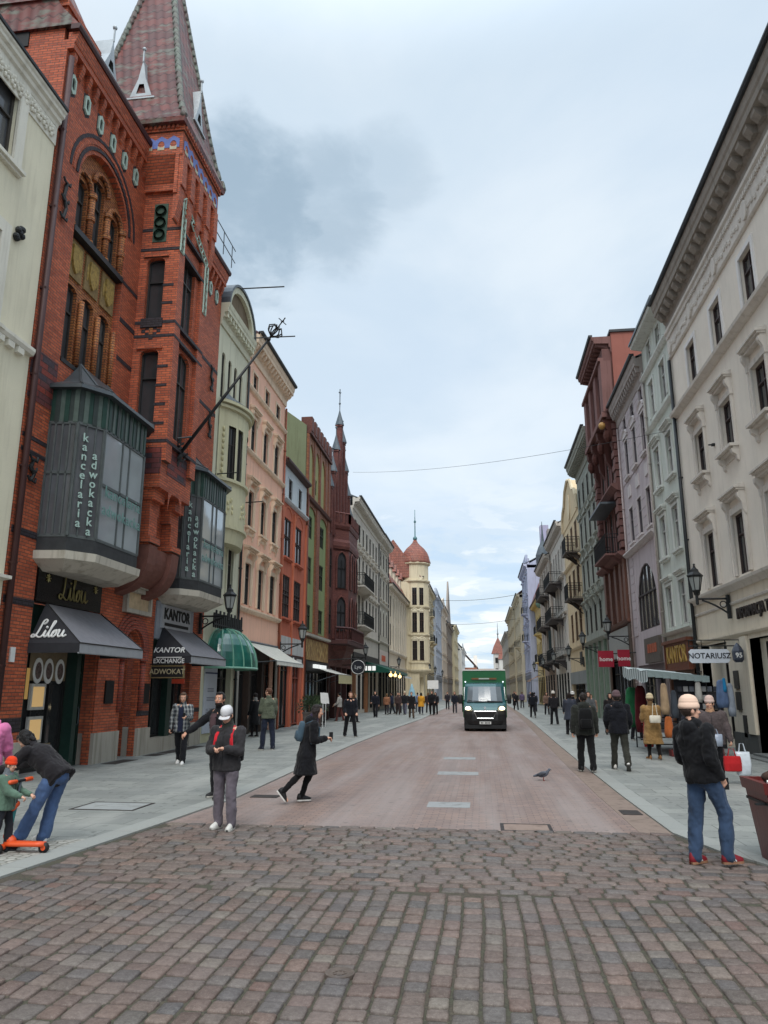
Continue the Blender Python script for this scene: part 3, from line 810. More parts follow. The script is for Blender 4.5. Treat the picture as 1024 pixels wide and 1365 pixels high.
    mb.poly([Q(.002, *p) for p in a] + [Q(.002, TB - .65, 8.45), Q(.002, TA + .65, 8.45)]) 
    mb.quad(Q(0, TA, 7.6), Q(0, TB, 7.6), (-10.2, TB, 7.6), (-10.2, TA, 7.6))
    mb.build('corbel', BR, r)
    mb = MB()
    for y0, y1 in ((TA + .1, TA + .62), (TB - .62, TB - .1)):
        prof = [(-10.2, 5.94), (TX - .2, 5.94), (TX - .22, 5.7)] + [(-10.2 + .92 * math.cos(t), 5.6 - 1.0 * math.sin(t)) for t in [i * math.pi / 16 for i in range(1, 8)]] + [(-10.2, 4.55)]
        mb.prism([(x, y0, z) for x, z in prof], (0, y1 - y0, 0))
    prof = [(-10.2, 5.94), (TX - .35, 5.94)] + [(-10.2 + .8 * math.cos(t), 5.7 - .9 * math.sin(t)) for t in [i * math.pi / 16 for i in range(0, 8)]] + [(-10.2, 4.75)]
    mb.prism([(x, TA + .62, z) for x, z in prof], (0, TB - TA - 1.24, 0))
    mb.build('stone_console', BSTONE, r)
    # --- portal, plaque, plinths
    mb = MB()
    for k in range(4):
        rad = .06 + k * .13; pts = archpts(20.72 - rad, 21.88 + rad, 3.02, .58 + rad, 'round', 14); p2 = archpts(20.72 - rad - .11, 21.88 + rad + .11, 3.02, .69 + rad, 'round', 14)
        for i in range(14): mb.prism([P(0, *pts[i]), P(0, *p2[i]), P(0, *p2[i + 1]), P(0, *pts[i + 1])], (.09 - .02 * k, 0, 0))
    for y in (20.6, 22.0): mb.smooth = True; mb.tube([P(.06, y, 1.3), P(.06, y, 2.75)], .09, 8); mb.smooth = False; mb.tube([P(.06, y, 2.75), P(.06, y, 3.0)], .15, 8)
    mb.build('portal_arch', brick((168, 84, 66), (150, 70, 56), (96, 70, 62), key='portal'), r)
    mb = MB(); mb.quad(P(-1.4, 20.72, 0), P(-1.4, 21.88, 0), P(-1.4, 21.88, 3.6), P(-1.4, 20.72, 3.6))
    for y in (20.721, 21.879): mb.quad(P(-.38, y, 0), P(-1.4, y, 0), P(-1.4, y, 3.6), P(-.38, y, 3.6))
    mb.quad(P(-.38, 20.72, 3.6), P(-1.4, 20.72, 3.6), P(-1.4, 21.88, 3.6), P(-.38, 21.88, 3.6))
    mb.build('porch', BR, r)
    b.boxes('door', M['wood'], [(-1.4, -1.34, 20.8, 21.8, .05, 2.9)])
    b.boxes('plaque_frame', GRST, [(0, .14, 20.5, 22.2, 4.1, 4.22), (0, .14, 20.5, 20.62, 4.22, 4.7), (0, .14, 22.08, 22.2, 4.22, 4.7), (0, .2, 20.42, 22.28, 4.7, 4.82), (0, .28, 20.36, 22.34, 4.82, 4.95), (0, .16, 20.6, 22.1, 4.95, 5.1)])
    b.boxes('stone_plaque', plain((206, 184, 150), .8, var=.35, sc=5, bump=.4), [(0, .06, 20.62, 22.08, 4.22, 4.7)])
    b.boxes('plinth', GRST, [(0, .1, 14.98, 16.12, 0, .78), (-.9, .1, 19.3, 20.7, 0, .8), (-1.3, .1, 21.9, 22.74, 0, .8), (0, .1, 25.98, 27.0, 0, .8), (-.5, .06, 22.76, 25.94, 0, .45)])
    b.boxes('shop_pier', BR, [(-.9, .05, 19.3, 20.7, .8, 2.95)])
    b.boxes('notice_board', M['black'], [(.05, .1, 19.75, 20.2, 1.55, 2.15), (0, .06, 22.15, 22.6, 1.5, 2.1)])
    b.boxes('house_number', M['white'], [(0, .03, 15.45, 15.62, 2.5, 2.82)])
    # --- shop fronts
    SH = S('shopA', fm=M['framed'], rec=.0, fw=.09, trans=0, bars=2, gm=glass(.025, 0, 'shop'))
    GRN = plain((24, 52, 44), .45, var=.3)
    place_window(r, P(-.33, 17.25, .05), 0, 2.1, 3.1, SH, 'shop_window')
    mb = MB(); mb.box(X0 - .38, X0 - .02, 18.35, 18.55, 0, 3.9); mb.box(X0 - .38, X0 - .3, 16.16, 19.24, 3.2, 3.9); mb.box(X0 - .38, X0 - .02, 16.15, 16.2, 0, 3.9)
    mb.build('shop_frame', GRN, r)
    d = S('doorA', fm=GRN, rec=.0, fw=.1, trans=.75, bars=0, gm=glass(.02, 0, 'shop'))
    dr = place_window(r, P(-.36, 18.88, 0.02), 0, .66, 3.1, d, 'door'); 
    mb = MB(); mb.tube([(0.06, .2, 1.0), (.1, .2, 1.05), (.1, .2, 1.4), (.06, .2, 1.45)], .015, 5); link('handle', mb.mesh('handle', M['zinc']), dr)
    b.boxes('fascia', plain((16, 17, 18), .25, 0, .6, .2), [(-.3, .02, 16.2, 19.22, 3.92, 4.94)])
    mb = MB(); script_word(mb, lambda a, c: P(.05, 17.75 + a, 4.42 + c), .78, .02)
    for y in (16.6, 18.85):
        for q in range(4): mb.tube([P(.035, y + .1 * math.cos(q * .785), 4.5 + .1 * math.sin(q * .785)), P(.035, y - .1 * math.cos(q * .785), 4.5 - .1 * math.sin(q * .785))], .016, 4)
    mb.build('shop_name', plain((150, 140, 92), .35, .6, .5, .2), r)
    # warm lit show boxes and round pictures behind the glass
    WARM = lamp_mat((214, 176, 118), .3)
    for y, z in ((17.05, 1.75), (17.05, 1.0)):
        mb = MB(); c = (X0 - .26, y, z)
        mb.box(X0 - .262, X0 - .20, y - .3, y + .3, z - .3, z + .3); mb.m = 1; mb.box(X0 - .2, X0 - .196, y - .23, y + .23, z - .23, z + .23)
        mb.build('show_box', [M['framew'], WARM], r)
    mb = MB(); mb.box(X0 - .262, X0 - .2, 16.3, 16.62, 1.7, 2.4); mb.build('show_light', lamp_mat((190, 150, 84), .22), r)
    for y in (17.0, 17.45, 17.95):
        mb = MB(); mb.prism([(X0 - .25, y + .2 * math.cos(t), 2.35 + .3 * math.sin(t)) for t in [i * math.pi / 12 for i in range(24)]], (.02, 0, 0))
        mb.m = 1; mb.prism([(X0 - .228, y + .13 * math.cos(t), 2.35 + .2 * math.sin(t)) for t in [i * math.pi / 8 for i in range(16)]], (.003, 0, 0))
        mb.build('round_picture', [M['white'], plain((120, 100, 96), .6, var=.8, sc=14)], r)
    b.boxes('lit_interior_panel', plain((128, 112, 88), .7, var=.3), [(-.262, -.25, 16.35, 17.85, .55, .66), (-.262, -.255, 16.66, 18.25, 2.12, 3.0)])  # added beige panels, their colour stands in for the warm lit shop interior
    SK = S('shopK', fm=M['framed'], rec=.0, fw=.08, trans=0, bars=1, gm=glass(.03, 0, 'shop'))
    place_window(r, P(-.33, 23.5, .45), 0, 1.4, 2.5, SK, 'shop_window'); place_window(r, P(-.33, 25.25, .05), 0, 1.3, 2.9, SK, 'shop_window')
    b.boxes('shop_frame', GRN, [(-.38, -.06, 22.76, 22.9, 0, 3.2), (-.38, -.06, 24.2, 24.55, 0, 3.2), (-.38, -.2, 22.76, 25.94, 2.95, 3.5)])
    b.boxes('fascia', plain((150, 156, 166), .5, var=.15), [(-.3, .03, 22.8, 25.9, 3.5, 4.68)])
    b.boxes('sign_board', plain((176, 180, 186), .5, var=.15), [(.03, .09, 23.1, 25.5, 3.85, 4.6)])
    text('KANTOR', .5, M['black'], 'lettering', r, P(.1, 24.3, 4.3), LEFTROT, .01, .012, sx=1.05)
    b.boxes('sign_stripe', M['black'], [(.09, .1, 23.3, 25.3, 3.93, 4.03)])
    # --- the two glazed bays
    def bay(y0, k):
        g = [(-10.2, y0), (-9.5, y0 + .08), (-9.1, y0 + .68), (-9.1, y0 + 2.95), (-9.5, y0 + 3.55), (-10.2, y0 + 3.63)]
        c = V((-10.2, y0 + 1.8, 0))
        def pl(e, z): return [((x - -10.2) * (1 + e / 1.1) - 10.2 if i not in (0, 5) else x, c.y + (y - c.y) * (1 + e / 1.8), z) for i, (x, y) in enumerate(g)]
        mb = MB(); mb.loft([pl(-.35, 4.62), pl(.06, 4.86), pl(.08, 5.05), pl(.0, 5.06)]); mb.build('bay_floor', plaster((196, 190, 176), .8, key='bay'), r)
        ir = MB(); gl = MB(); st = MB(); fr = MB()
        ir.loft([pl(-.01, 5.06), pl(-.01, 5.42)], True)
        ZS, ZT, ZF, ZE = 5.42, 8.2, 8.2, 9.05
        B0 = pl(-.03, ZS); T0 = pl(-.03, ZT); F1 = pl(-.02, ZE)
        for i in range(5):
            a, bq = V(B0[i]), V(B0[i + 1]); ta = V(T0[i])
            gl.m = 0 if i == 2 else 1; gl.quad(a, bq, T0[i + 1], T0[i])
            L = (bq - a).length; d = (bq - a).normalized(); up = V((0, 0, 1)); nn = V((d.y, -d.x, 0))
            def bar(p, q, w, dep=.05):
                t = (q - p).normalized(); s_ = t.cross(nn).normalized() * w / 2
                fr.prism([p - s_ - nn * .02, q - s_ - nn * .02, q + s_ - nn * .02, p + s_ - nn * .02], nn * dep)
            H3 = V((0, 0, ZT - ZS))
            ns = {0: 4, 1: 3, 2: 3, 3: 3, 4: 4}[i]
            for q in range(ns + 1):
                f = q / ns
                if i == 2 and q in (1, 2): f = (.44, .62)[q - 1]
                p = a.lerp(bq, f); bar(p, p + H3, .09 if q in (0, ns) else (.045 if i != 1 else .03))
            for z in ((0, .5, 1) if i in (2,) else (0, .55, 1) if i in (0, 4) else (0, 1)): bar(a + H3 * z, bq + H3 * z, .07)
            # striped frieze
            m = {0: 6, 1: 6, 2: 20, 3: 6, 4: 6}[i]
            for q in range(m):
                st.m = (q * 7 + i) % 3
                p = a.lerp(bq, q / m) + up * (ZF - ZS); p2 = a.lerp(bq, (q + 1) / m) + up * (ZF - ZS)
                h = V((0, 0, ZE - ZF)); o = nn * (.03 if q % 2 else .012)
                st.prism([p, p2, p2 + h, p + h], o)
        ir.build('bay_skirt', plain((52, 54, 56), .6, var=.4), r)
        o = gl.build('bay_glazing', [BAYG, glass(.075, .0, 'bay')], r, False)
        fr.build('frame', plain((84, 90, 90), .5, var=.3), o)
        st.build('bay_frieze', [plain((34, 64, 56), .4, var=.3), plain((50, 60, 58), .4, var=.3), plain((84, 98, 92), .4, var=.3)], r)
        # zinc roof, bell shaped
        mb = MB()
        E = pl(.16, ZE); E2 = pl(.14, ZE + .1)
        ap0, ap1 = V((-10.19, y0 + 1.1, ZE + 1.15)), V((-10.19, y0 + 2.5, ZE + 1.15))
        mid = [V(p).lerp(ap0 if i < 3 else ap1, .45) - V((0, 0, .18)) for i, p in enumerate(E2)]
        mb.loft([E, E2, mid], True)
        for i in range(5): mb.poly([mid[i], mid[i + 1], ap1 if i >= 2 else ap0] if i != 2 else [mid[2], mid[3], ap1, ap0])
        for i in range(1, 5): mb.tube([E2[i], mid[i], ap0 if i < 3 else ap1], .035, 5)
        mb.build('bay_roof', plain((74, 80, 84), .45, .3, var=.35, sc=2), r)
        # lettering on the glass
        GL = plain((100, 138, 132), .4, var=.1); 
        WH = plain((160, 184, 176), .4, var=.1)
        a, bq = V(g[1]), V(g[2]); d = (bq - a).normalized(); ang = math.atan2(d.y, d.x); nn = V((d.y, -d.x))
        for col, word, z0, step in ((.3, 'kancelaria', 7.85, .235), (.68, 'adwokacka', 7.45, .235)):
            p = a.lerp(bq, col) + nn * .03
            for i, ch in enumerate(word): text(ch, .29, WH, 'lettering', o, (p.x, p.y, z0 - i * step), (R(90), 0, ang), .006, .004)
        for word, z in (('kancelaria', 6.66), ('adwokacka', 6.2)): text(word, .40, GL, 'lettering', o, (-9.06, y0 + 1.82, z), LEFTROT, .006, .002, sp=1.18)
    bay(15.98, 0); bay(22.75, 1)
    return b
red_house()

# flag pole with crown finial on the tower
def flagpole():
    p0, p1 = V((-8.95, 21.0, 9.0)), V((-6.25, 21.0, 12.7))
    o = empty('flagpole', p0, 'long slanting black flagpole with a crown finial on the brick tower', 'flagpole')
    mb = MB(); mb.smooth = True; mb.tube([p0, p1], [.06, .035], 8); mb.build('pole', M['iron'], o)
    t = (p1 - p0).normalized()
    mb = MB()
    for k in range(8):
        a = k * math.pi / 4; s = t.orthogonal(); c = t.cross(s); e = s * math.cos(a) + c * math.sin(a)
        mb.tube([p1, p1 + e * .16 + t * .12, p1 + e * .2 + t * .25, p1 + e * .1 + t * .38, p1 + e * .02 + t * .3], .022, 5)
    mb.ball(p1 - t * .12, .07, 8, 6); mb.tube([p1, p1 + t * .75], .02, 5)
    mb.tube([p1 + t * .6 + s * .12, p1 + t * .6 - s * .12], .018, 4); mb.tube([p1 + t * .6 + c * .12, p1 + t * .6 - c * .12], .018, 4)
    mb.build('finial', M['iron'], o)
    mb = MB()
    mb.tube([p0 - V((.1, 0, -.1)), p0 + V((0, -.3, .35)), p0 + t * .6], .03, 5); mb.tube([p0 + V((0, .3, .2)), p0 + t * .7], .03, 5)
    for k in range(6):
        q = p0 + V((-.02, .25 * math.cos(k), .25 * math.sin(k) - .05)); mb.tube([p0, q, q + V((.12, .05, .1))], .035, 5)
    mb.tube([p0, p0 + V((-.1, 0, -.45))], .05, 5)
    mb.build('bracket', M['iron'], o)
flagpole()
# ------------------------------------------------------------------ left row
XL = -10.2
CRM = plaster((229, 222, 197), .2, key='cream0'); TRIM = plaster((226, 222, 208), .3, key='trim0')
def left0():
    b = Bld('stucco_house', 'cream roughcast house with a floral frieze and white window surrounds at the left edge', XL, 1, 3.0, 14.94, 15.3)
    st = S('l0', tm=TRIM, sur=.3, spr=.1, sill='plain', rec=.3, trans=.6, bars=1, fw=.08, gm=glass(.06, .3, 'l0'))
    b.row((4.6, 8.6, 12.75), 13.45, 1.4, 1.9, st); b.row((4.6, 8.6, 12.7), 9.6, 1.4, 2.1, st); b.row((4.6, 8.6, 12.6), 5.6, 1.4, 2.4, st)
    b.row((5, 9, 12.8), .6, 2.2, 2.6, S('l0g', tm=TRIM, sur=.2, rec=.3, fm=M['framed']), 'shop_window')
    b.walls(CRM, rec=.3)
    b.band([(0, 0), (.1, .02), (.14, .1), (.14, .18), (0, .2)], 9.42, TRIM, extra=lambda m: [m.box(XL + .0, XL + .11, y, y + .22, 9.28, 9.42) for y in [3.2 + .36 * i for i in range(32)]])
    b.band([(0, 0), (.2, .03), (.2, .1), (0, .12)], 4.2, TRIM)
    mb = MB(); mb.box(XL, XL + .03, 3, 14.94, 15.12, 15.62)   # flower frieze
    random.seed(3)
    for i in range(46):
        y = 3.2 + i * .255
        for k in range(5):
            a = k * 1.256 + i; mb.ball((XL + .05, y + .08 * math.cos(a), 15.37 + .12 * math.sin(a)), (.05, .06, .07), 6, 4)
        mb.ball((XL + .07, y, 15.37), .05, 6, 4)
    mb.build('flower_frieze', TRIM, b.root)
    b.band([(0, 0), (.04, 0), (.06, .08), (.12, .12), (.13, .22), (.2, .26), (.21, .34), (.25, .38), (.25, .44), (0, .44)], 15.62, TRIM, 'cornice', extra=None)
    b.band([(.12, 0), (.29, 0), (.3, .06), (.12, .06)], 16.065, M['darkmetal'], 'gutter')
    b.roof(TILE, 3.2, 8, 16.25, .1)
    mb = MB(); c = (XL + .05, 13.98, 12.0)
    for k in range(7): mb.ball((c[0], c[1] + .1 * math.cos(k), c[2] + .16 * math.sin(k * 1.3)), .08, 7, 5)
    mb.build('wall_ornament', M['iron'], b.root)
left0()

def left2():
    PG = plaster((213, 211, 187), .3, key='pg'); PY = plaster((204, 200, 168), .25, key='py')
    b = Bld('green_stucco_house', 'narrow pale green house with a round bay and an arched gable', XL, 1, 27.02, 30.84, 16.6)
    st = S('l2a', fm=M['frame'], arch='round', rec=.18, trans=0, bars=0, fw=.05, gm=glass(.05, .4, 'l2'))
    b.row((27.65, 28.45, 29.2, 29.95), 13.5, .42, 2.0, st)
    b.row((28.2, 29.6), 5.3, .7, 2.5, S('l2b', tm=PG, sur=.12, rec=.2))
    b.ops.append((27.3, 30.4, 0, 3.6, ''))
    b.walls(PG)
    # crowning: bracketed cornice carrying a segmental gable
    b.cornice(16.5, PG, .34, .95, .32, False)
    mb = MB(); pts = archpts(27.2, 30.7, 17.46, 1.45, 'round', 16); p2 = archpts(27.45, 30.45, 17.5, 1.15, 'round', 16)
    for i in range(16): mb.prism([b.P(-.3, *pts[i]), b.P(-.3, *pts[i + 1]), b.P(-.3, *p2[i + 1]), b.P(-.3, *p2[i])], (.58, 0, 0))
    mb.box(XL - .3, XL + .33, 27.2, 30.7, 17.46, 17.52)
    mb.build('arched_gable', PG, b.root)
    mb = MB(); mb.poly([b.P(.12, *q) for q in p2]); mb.build('gable_field', plaster((120, 104, 84), .4, key='gf'), b.root)
    mb = MB()
    pts = archpts(27.1, 30.8, 17.47, 1.56, 'round', 16); pin = archpts(27.2, 30.7, 17.47, 1.455, 'round', 16)
    for i in range(16): mb.prism([b.P(-3.5, *pts[i]), b.P(-3.5, *pts[i + 1]), b.P(-3.5, *pin[i + 1]), b.P(-3.5, *pin[i])], (3.85, 0, 0))
    mb.build('roof', M['zinc'], b.root)
    # rounded bay
    cy, cx = 28.95, XL - 1.72; rad = 2.37
    KA = .6
    A0 = -R(70) * KA; A1 = R(70) * KA
    def arc(r, z, n=14, a0=A0, a1=A1): return [(cx + r * math.cos(a0 + (a1 - a0) * i / n), cy + r * math.sin(a0 + (a1 - a0) * i / n), z) for i in range(n + 1)]
    mb = MB()
    def ringwall(z0, z1, r, a0=A0, a1=A1, n=14):
        p, q = arc(r, z0, n, a0, a1), arc(r, z1, n, a0, a1)
        for i in range(n): mb.quad(p[i], p[i + 1], q[i + 1], q[i])
    ringwall(8.2, 10.0, rad); ringwall(12.35, 13.05, rad)
    edges = [-70, -50, -33, -27, -10, -4, 4, 10, 27, 33, 50, 70]
    for a0, a1 in ((-70, -50), (-33, -27), (-10, 10), (27, 33), (50, 70)): ringwall(10.0, 12.35, rad, R(a0 * KA), R(a1 * KA), 3)
    mb.poly(arc(rad, 8.2) + []) 
    for z, e in ((8.1, .08), (9.98, .1), (13.02, .12), (13.2, .22)):
        p, q = arc(rad, z), arc(rad + e, z + .02); p2, q2 = arc(rad, z + .14), arc(rad + e, z + .14)
        for i in range(14): mb.quad(p[i], p[i + 1], q[i + 1], q[i]); mb.quad(q[i], q[i + 1], q2[i + 1], q2[i]); mb.quad(p2[i], p2[i + 1], q2[i + 1], q2[i])
    # lower drum under the bay
    for z0, z1, r0, r1 in ((7.55, 8.1, .965 * rad, rad),):
        p, q = arc(r0, z0), arc(r1, z1)
        for i in range(14): mb.quad(p[i], p[i + 1], q[i + 1], q[i])
        mb.poly(p)
    mb.build('round_bay', PY, b.root)
    mb = MB(); mf = MB()
    for a0, a1 in ((-50, -33), (-27, -10), (10, 27), (33, 50)):
        p, q = arc(rad - .12, 10.0, 2, R(a0 * KA), R(a1 * KA)), arc(rad - .12, 12.35, 2, R(a0 * KA), R(a1 * KA))
        mb.quad(p[0], p[2], q[2], q[0])
        for f in (0, .5, 1): u = V(p[0]).lerp(V(p[2]), f); mf.tube([u, u + V((0, 0, 2.35))], .035, 4)
        for z in (.03, 1.6, 2.3): mf.tube([V(p[0]) + V((0, 0, z)), V(p[2]) + V((0, 0, z))], .03, 4)
    o = mb.build('bay_window', M['glass'], b.root, False); mf.build('frame', M['frame'], o)
    mb = MB()
    random.seed(5)
    for a in (-60, 60):
        for i in range(9):
            mb.ball((cx + (rad + .01) * math.cos(R(a * KA)), cy + (rad + .01) * math.sin(R(a * KA)), 10.15 + i * .25), (.05, .1, .11), 6, 5)
    for a in (-40, 0, 40):
        for i in range(7): mb.ball((cx + rad * math.cos(R(a * KA + 4 * math.cos(i))), cy + rad * math.sin(R(a * KA + 4 * math.cos(i))), 9.0 + .3 * math.sin(i * 1.7)), (.04, .09, .09), 6, 4)
    mb.build('stucco_ornament', plaster((206, 200, 160), .5, key='orn'), b.root)
    mb = MB(); p = arc(rad + .22, 13.35); 
    for i in range(14): mb.poly([p[i], p[i + 1], (XL + .02, cy + (p[i + 1][1] - cy) * .4, 14.0), (XL + .02, cy + (p[i][1] - cy) * .4, 14.0)])
    mb.build('bay_roof', M['zinc'], b.root)
    b.boxes('crown_rail', M['iron'], [(.25, .3, 27.3 + i * .22, 27.4 + i * .22, 4.2, 4.75 + .12 * (i % 2)) for i in range(16)] + [(.24, .31, 27.3, 30.8, 4.3, 4.36)])
    # ground floor: banner wall and dark doorway
    place_window(b.root, b.P(-.2, 29.5, .02), 0, 1.4, 3.0, S('l2d', fm=M['framed'], rec=0, trans=.78, bars=1, gm=glass(.012, 0, 'd')), 'door')
    b.boxes('shop_wall', PY, [(-.4, -.02, 27.3, 28.75, 0, 3.6), (-.4, -.1, 28.75, 30.4, 3.05, 3.6)])
    b.boxes('step', M['stone'], [(-.2, .5, 28.6, 30.4, 0, .16)])
    b.pipe(30.8, 0, 16.3)
    o = b.boxes('poster', plain((196, 202, 214), .4, var=.08), [(-.02, .03, 27.4, 28.7, .35, 2.75)])
    b.boxes('poster_stripe', plain((60, 70, 110), .5), [(.03, .034, 27.4, 28.7, 2.5, 2.56)])
    mb = MB()
    for y, z, w in ((28.05, 1.95, .34), (28.05, 1.62, .4), (27.75, 1.2, .12), (27.75, .85, .12), (28.2, 1.2, .25), (28.2, .85, .25)):
        for k in range(3): mb.box(XL + .03, XL + .033, y - w, y + w, z - k * .055, z - k * .055 + .022)
    mb.build('poster_lines', plain((84, 92, 120), .5), b.root)
left2()

def left3():
    PK = plaster((248, 198, 172), .25, key='peach'); PT = plaster((234, 210, 184), .35, key='peachtrim')
    b = Bld('peach_house', 'peach coloured house with three rows of hooded windows under a deep bracketed cornice', XL, 1, 30.86, 37.5, 17.2)
    g = dict(fm=M['frame'], tm=PT, rec=.28, gm=glass(.03, .4, 'l3'))
    ys = (32.0, 34.0, 36.0)
    b.row(ys, 15.5, .72, .9, S('l3a', **g, sur=.1, spr=.04, trans=.55, bars=1))
    b.row(ys, 12.62, .8, 1.6, S('l3b', **g, sur=.14, spr=.06, hood='bracket', blen=.35, hpr=.26, sill=None))
    b.row(ys, 9.0, .8, 1.72, S('l3c', **g, sur=.16, spr=.07, sur2=1, hood='bracket', hpr=.3, blen=.6, hgap=.18, sill='bracket'))
    b.row(ys, 5.55, .85, 1.85, S('l3d', **g, sur=.2, spr=.08, sur2=1, hood='bracket', hpr=.34, blen=.6, hgap=.25, sill=None))
    b.ops.append((31.3, 37.1, 0, 3.9, ''))
    b.walls(PK, rec=.28)
    for z in (5.2, 12.3, 15.3): b.band([(0, 0), (.1, .03), (.16, .14), (.16, .2), (0, .26)], z, PT)
    b.cornice(16.9, PT, .48, 1.05, .42, True, modw=.14)
    b.roof(TILE, 3, 9, 18.0, .5)
    b.boxes('shop_wall', plain((60, 48, 42), .6, var=.4), [(-.5, -.28, 31.3, 37.1, 3.2, 3.9), (-.5, -.1, 33.2, 33.5, 0, 3.2), (-.5, -.1, 35.2, 35.45, 0, 3.2)])
    w = S('l3s', fm=M['framed'], rec=0, trans=.8, bars=1, gm=glass(.02, .0, 'd'))
    for y in (32.25, 34.35, 36.3): place_window(b.root, b.P(-.4, y, .1), 0, 1.7, 3.1, w, 'shop_window')
    b.boxes('stone_pier', M['stone'], [(-.1, .06, 30.9, 31.3, 0, 3.9), (-.1, .06, 37.1, 37.48, 0, 3.9)])
    b.pipe(37.45, 0, 16.8, plain((150, 84, 62), .6))
left3()

def left4():
    OR = plaster((198, 112, 88), .3, key='orange'); WB = plaster((206, 214, 218), .3, key='attic')
    b = Bld('orange_house', 'narrow orange red house with a white attic storey', XL, 1, 37.52, 42.98, 11.9)
    g = dict(fm=plain((56, 44, 42), .6), rec=.12, gm=glass(.05, .3, 'l4'))
    b.row((38.8, 41.3), 8.8, 1.5, 2.15, S('l4a', **g, trans=.55, bars=1, rows=1, tm=OR, sill='plain'))
    b.row((38.8, 41.3), 5.6, 1.6, 2.25, S('l4b', **g, trans=.55, bars=2, rows=2, tm=OR, sill='plain'))
    b.ops += [(38.0, 39.7, 0, 3.6, ''), (40.7, 42.3, 0, 3.6, '')]
    b.walls(OR, 8, rec=.12)
    mb = MB()
    for y in (38.8, 41.3):
        a = archpts(y - .85, y + .85, 10.95, .62, 'round', 10); c = archpts(y - .95, y + .95, 10.95, .72, 'round', 10)
        for i in range(10): mb.prism([b.P(0, *a[i]), b.P(0, *c[i]), b.P(0, *c[i + 1]), b.P(0, *a[i + 1])], (.04, 0, 0))
    for y in (37.6, 39.98, 42.9): mb.box(XL, XL + .09, y, y + .16, 0, 11.5)
    mb.build('pilaster', plaster((206, 122, 92), .3, key='or2'), b.root)
    X0 = b.X; b.ops = []
    b.row((39.05, 41.3), 11.98, .85, 1.25, S('l4c', **g, trans=.5, bars=1, tm=WB, sur=.06))
    mb = MB(); wallgrid(mb, b.P, 37.52, 42.98, 11.9, 13.9, b.ops, .12)
    for y in (37.521, 42.979): mb.poly([b.P(0, y, 11.9), b.P(-8, y, 11.9), b.P(-8, y, 13.9), b.P(0, y, 13.9)])
    mb.build('attic_wall', WB, b.root)
    b.band([(0, 0), (.12, .03), (.2, .12), (.2, .18), (0, .2)], 11.75, WB)
    b.band([(0, 0), (.1, .02), (.3, .12), (.32, .22), (0, .24)], 13.78, plain((70, 48, 44), .6), 'cornice')
    b.roof(tiles((110, 60, 52), (90, 52, 48), (70, 66, 66)), 2.0, 8, 14.05, .3)
    b.boxes('fascia', plaster((196, 196, 194), .5, key='fas'), [(0, .06, 37.75, 39.95, 3.75, 4.65), (0, .06, 40.2, 42.9, 3.75, 4.65)])
    w = S('l4s', fm=M['framed'], rec=.12, trans=.8, bars=1, gm=glass(.03, .2, 'l4s'))
    place_window(b.root, b.P(0, 38.85, .1), 0, 1.7, 3.5, w, 'shop_window')
    place_window(b.root, b.P(0, 41.5, .1), 0, 1.6, 3.5, S('l4t', fm=plain((150, 74, 56), .6), rec=.12, trans=.7, bars=1, gm=glass(.02, 0, 'd')), 'door')
    # the dark signboard across the front
    mb = MB(); mb.box(XL + .06, XL + .12, 38.0, 42.7, 3.25, 3.7); mb.build('shop_sign', plain((58, 40, 44), .5), b.root)
    b.boxes('sign_letters', M['white'], [(.12, .13, 38.4 + i * .2, 38.53 + i * .2, 3.38, 3.57) for i in range(6)] + [(.12, .13, 41.1 + i * .2, 41.23 + i * .2, 3.38, 3.57) for i in range(6)])
    b.boxes('emblem', M['white'], [(.12, .14, 40.2, 40.45, 3.3, 3.62)])
left4()

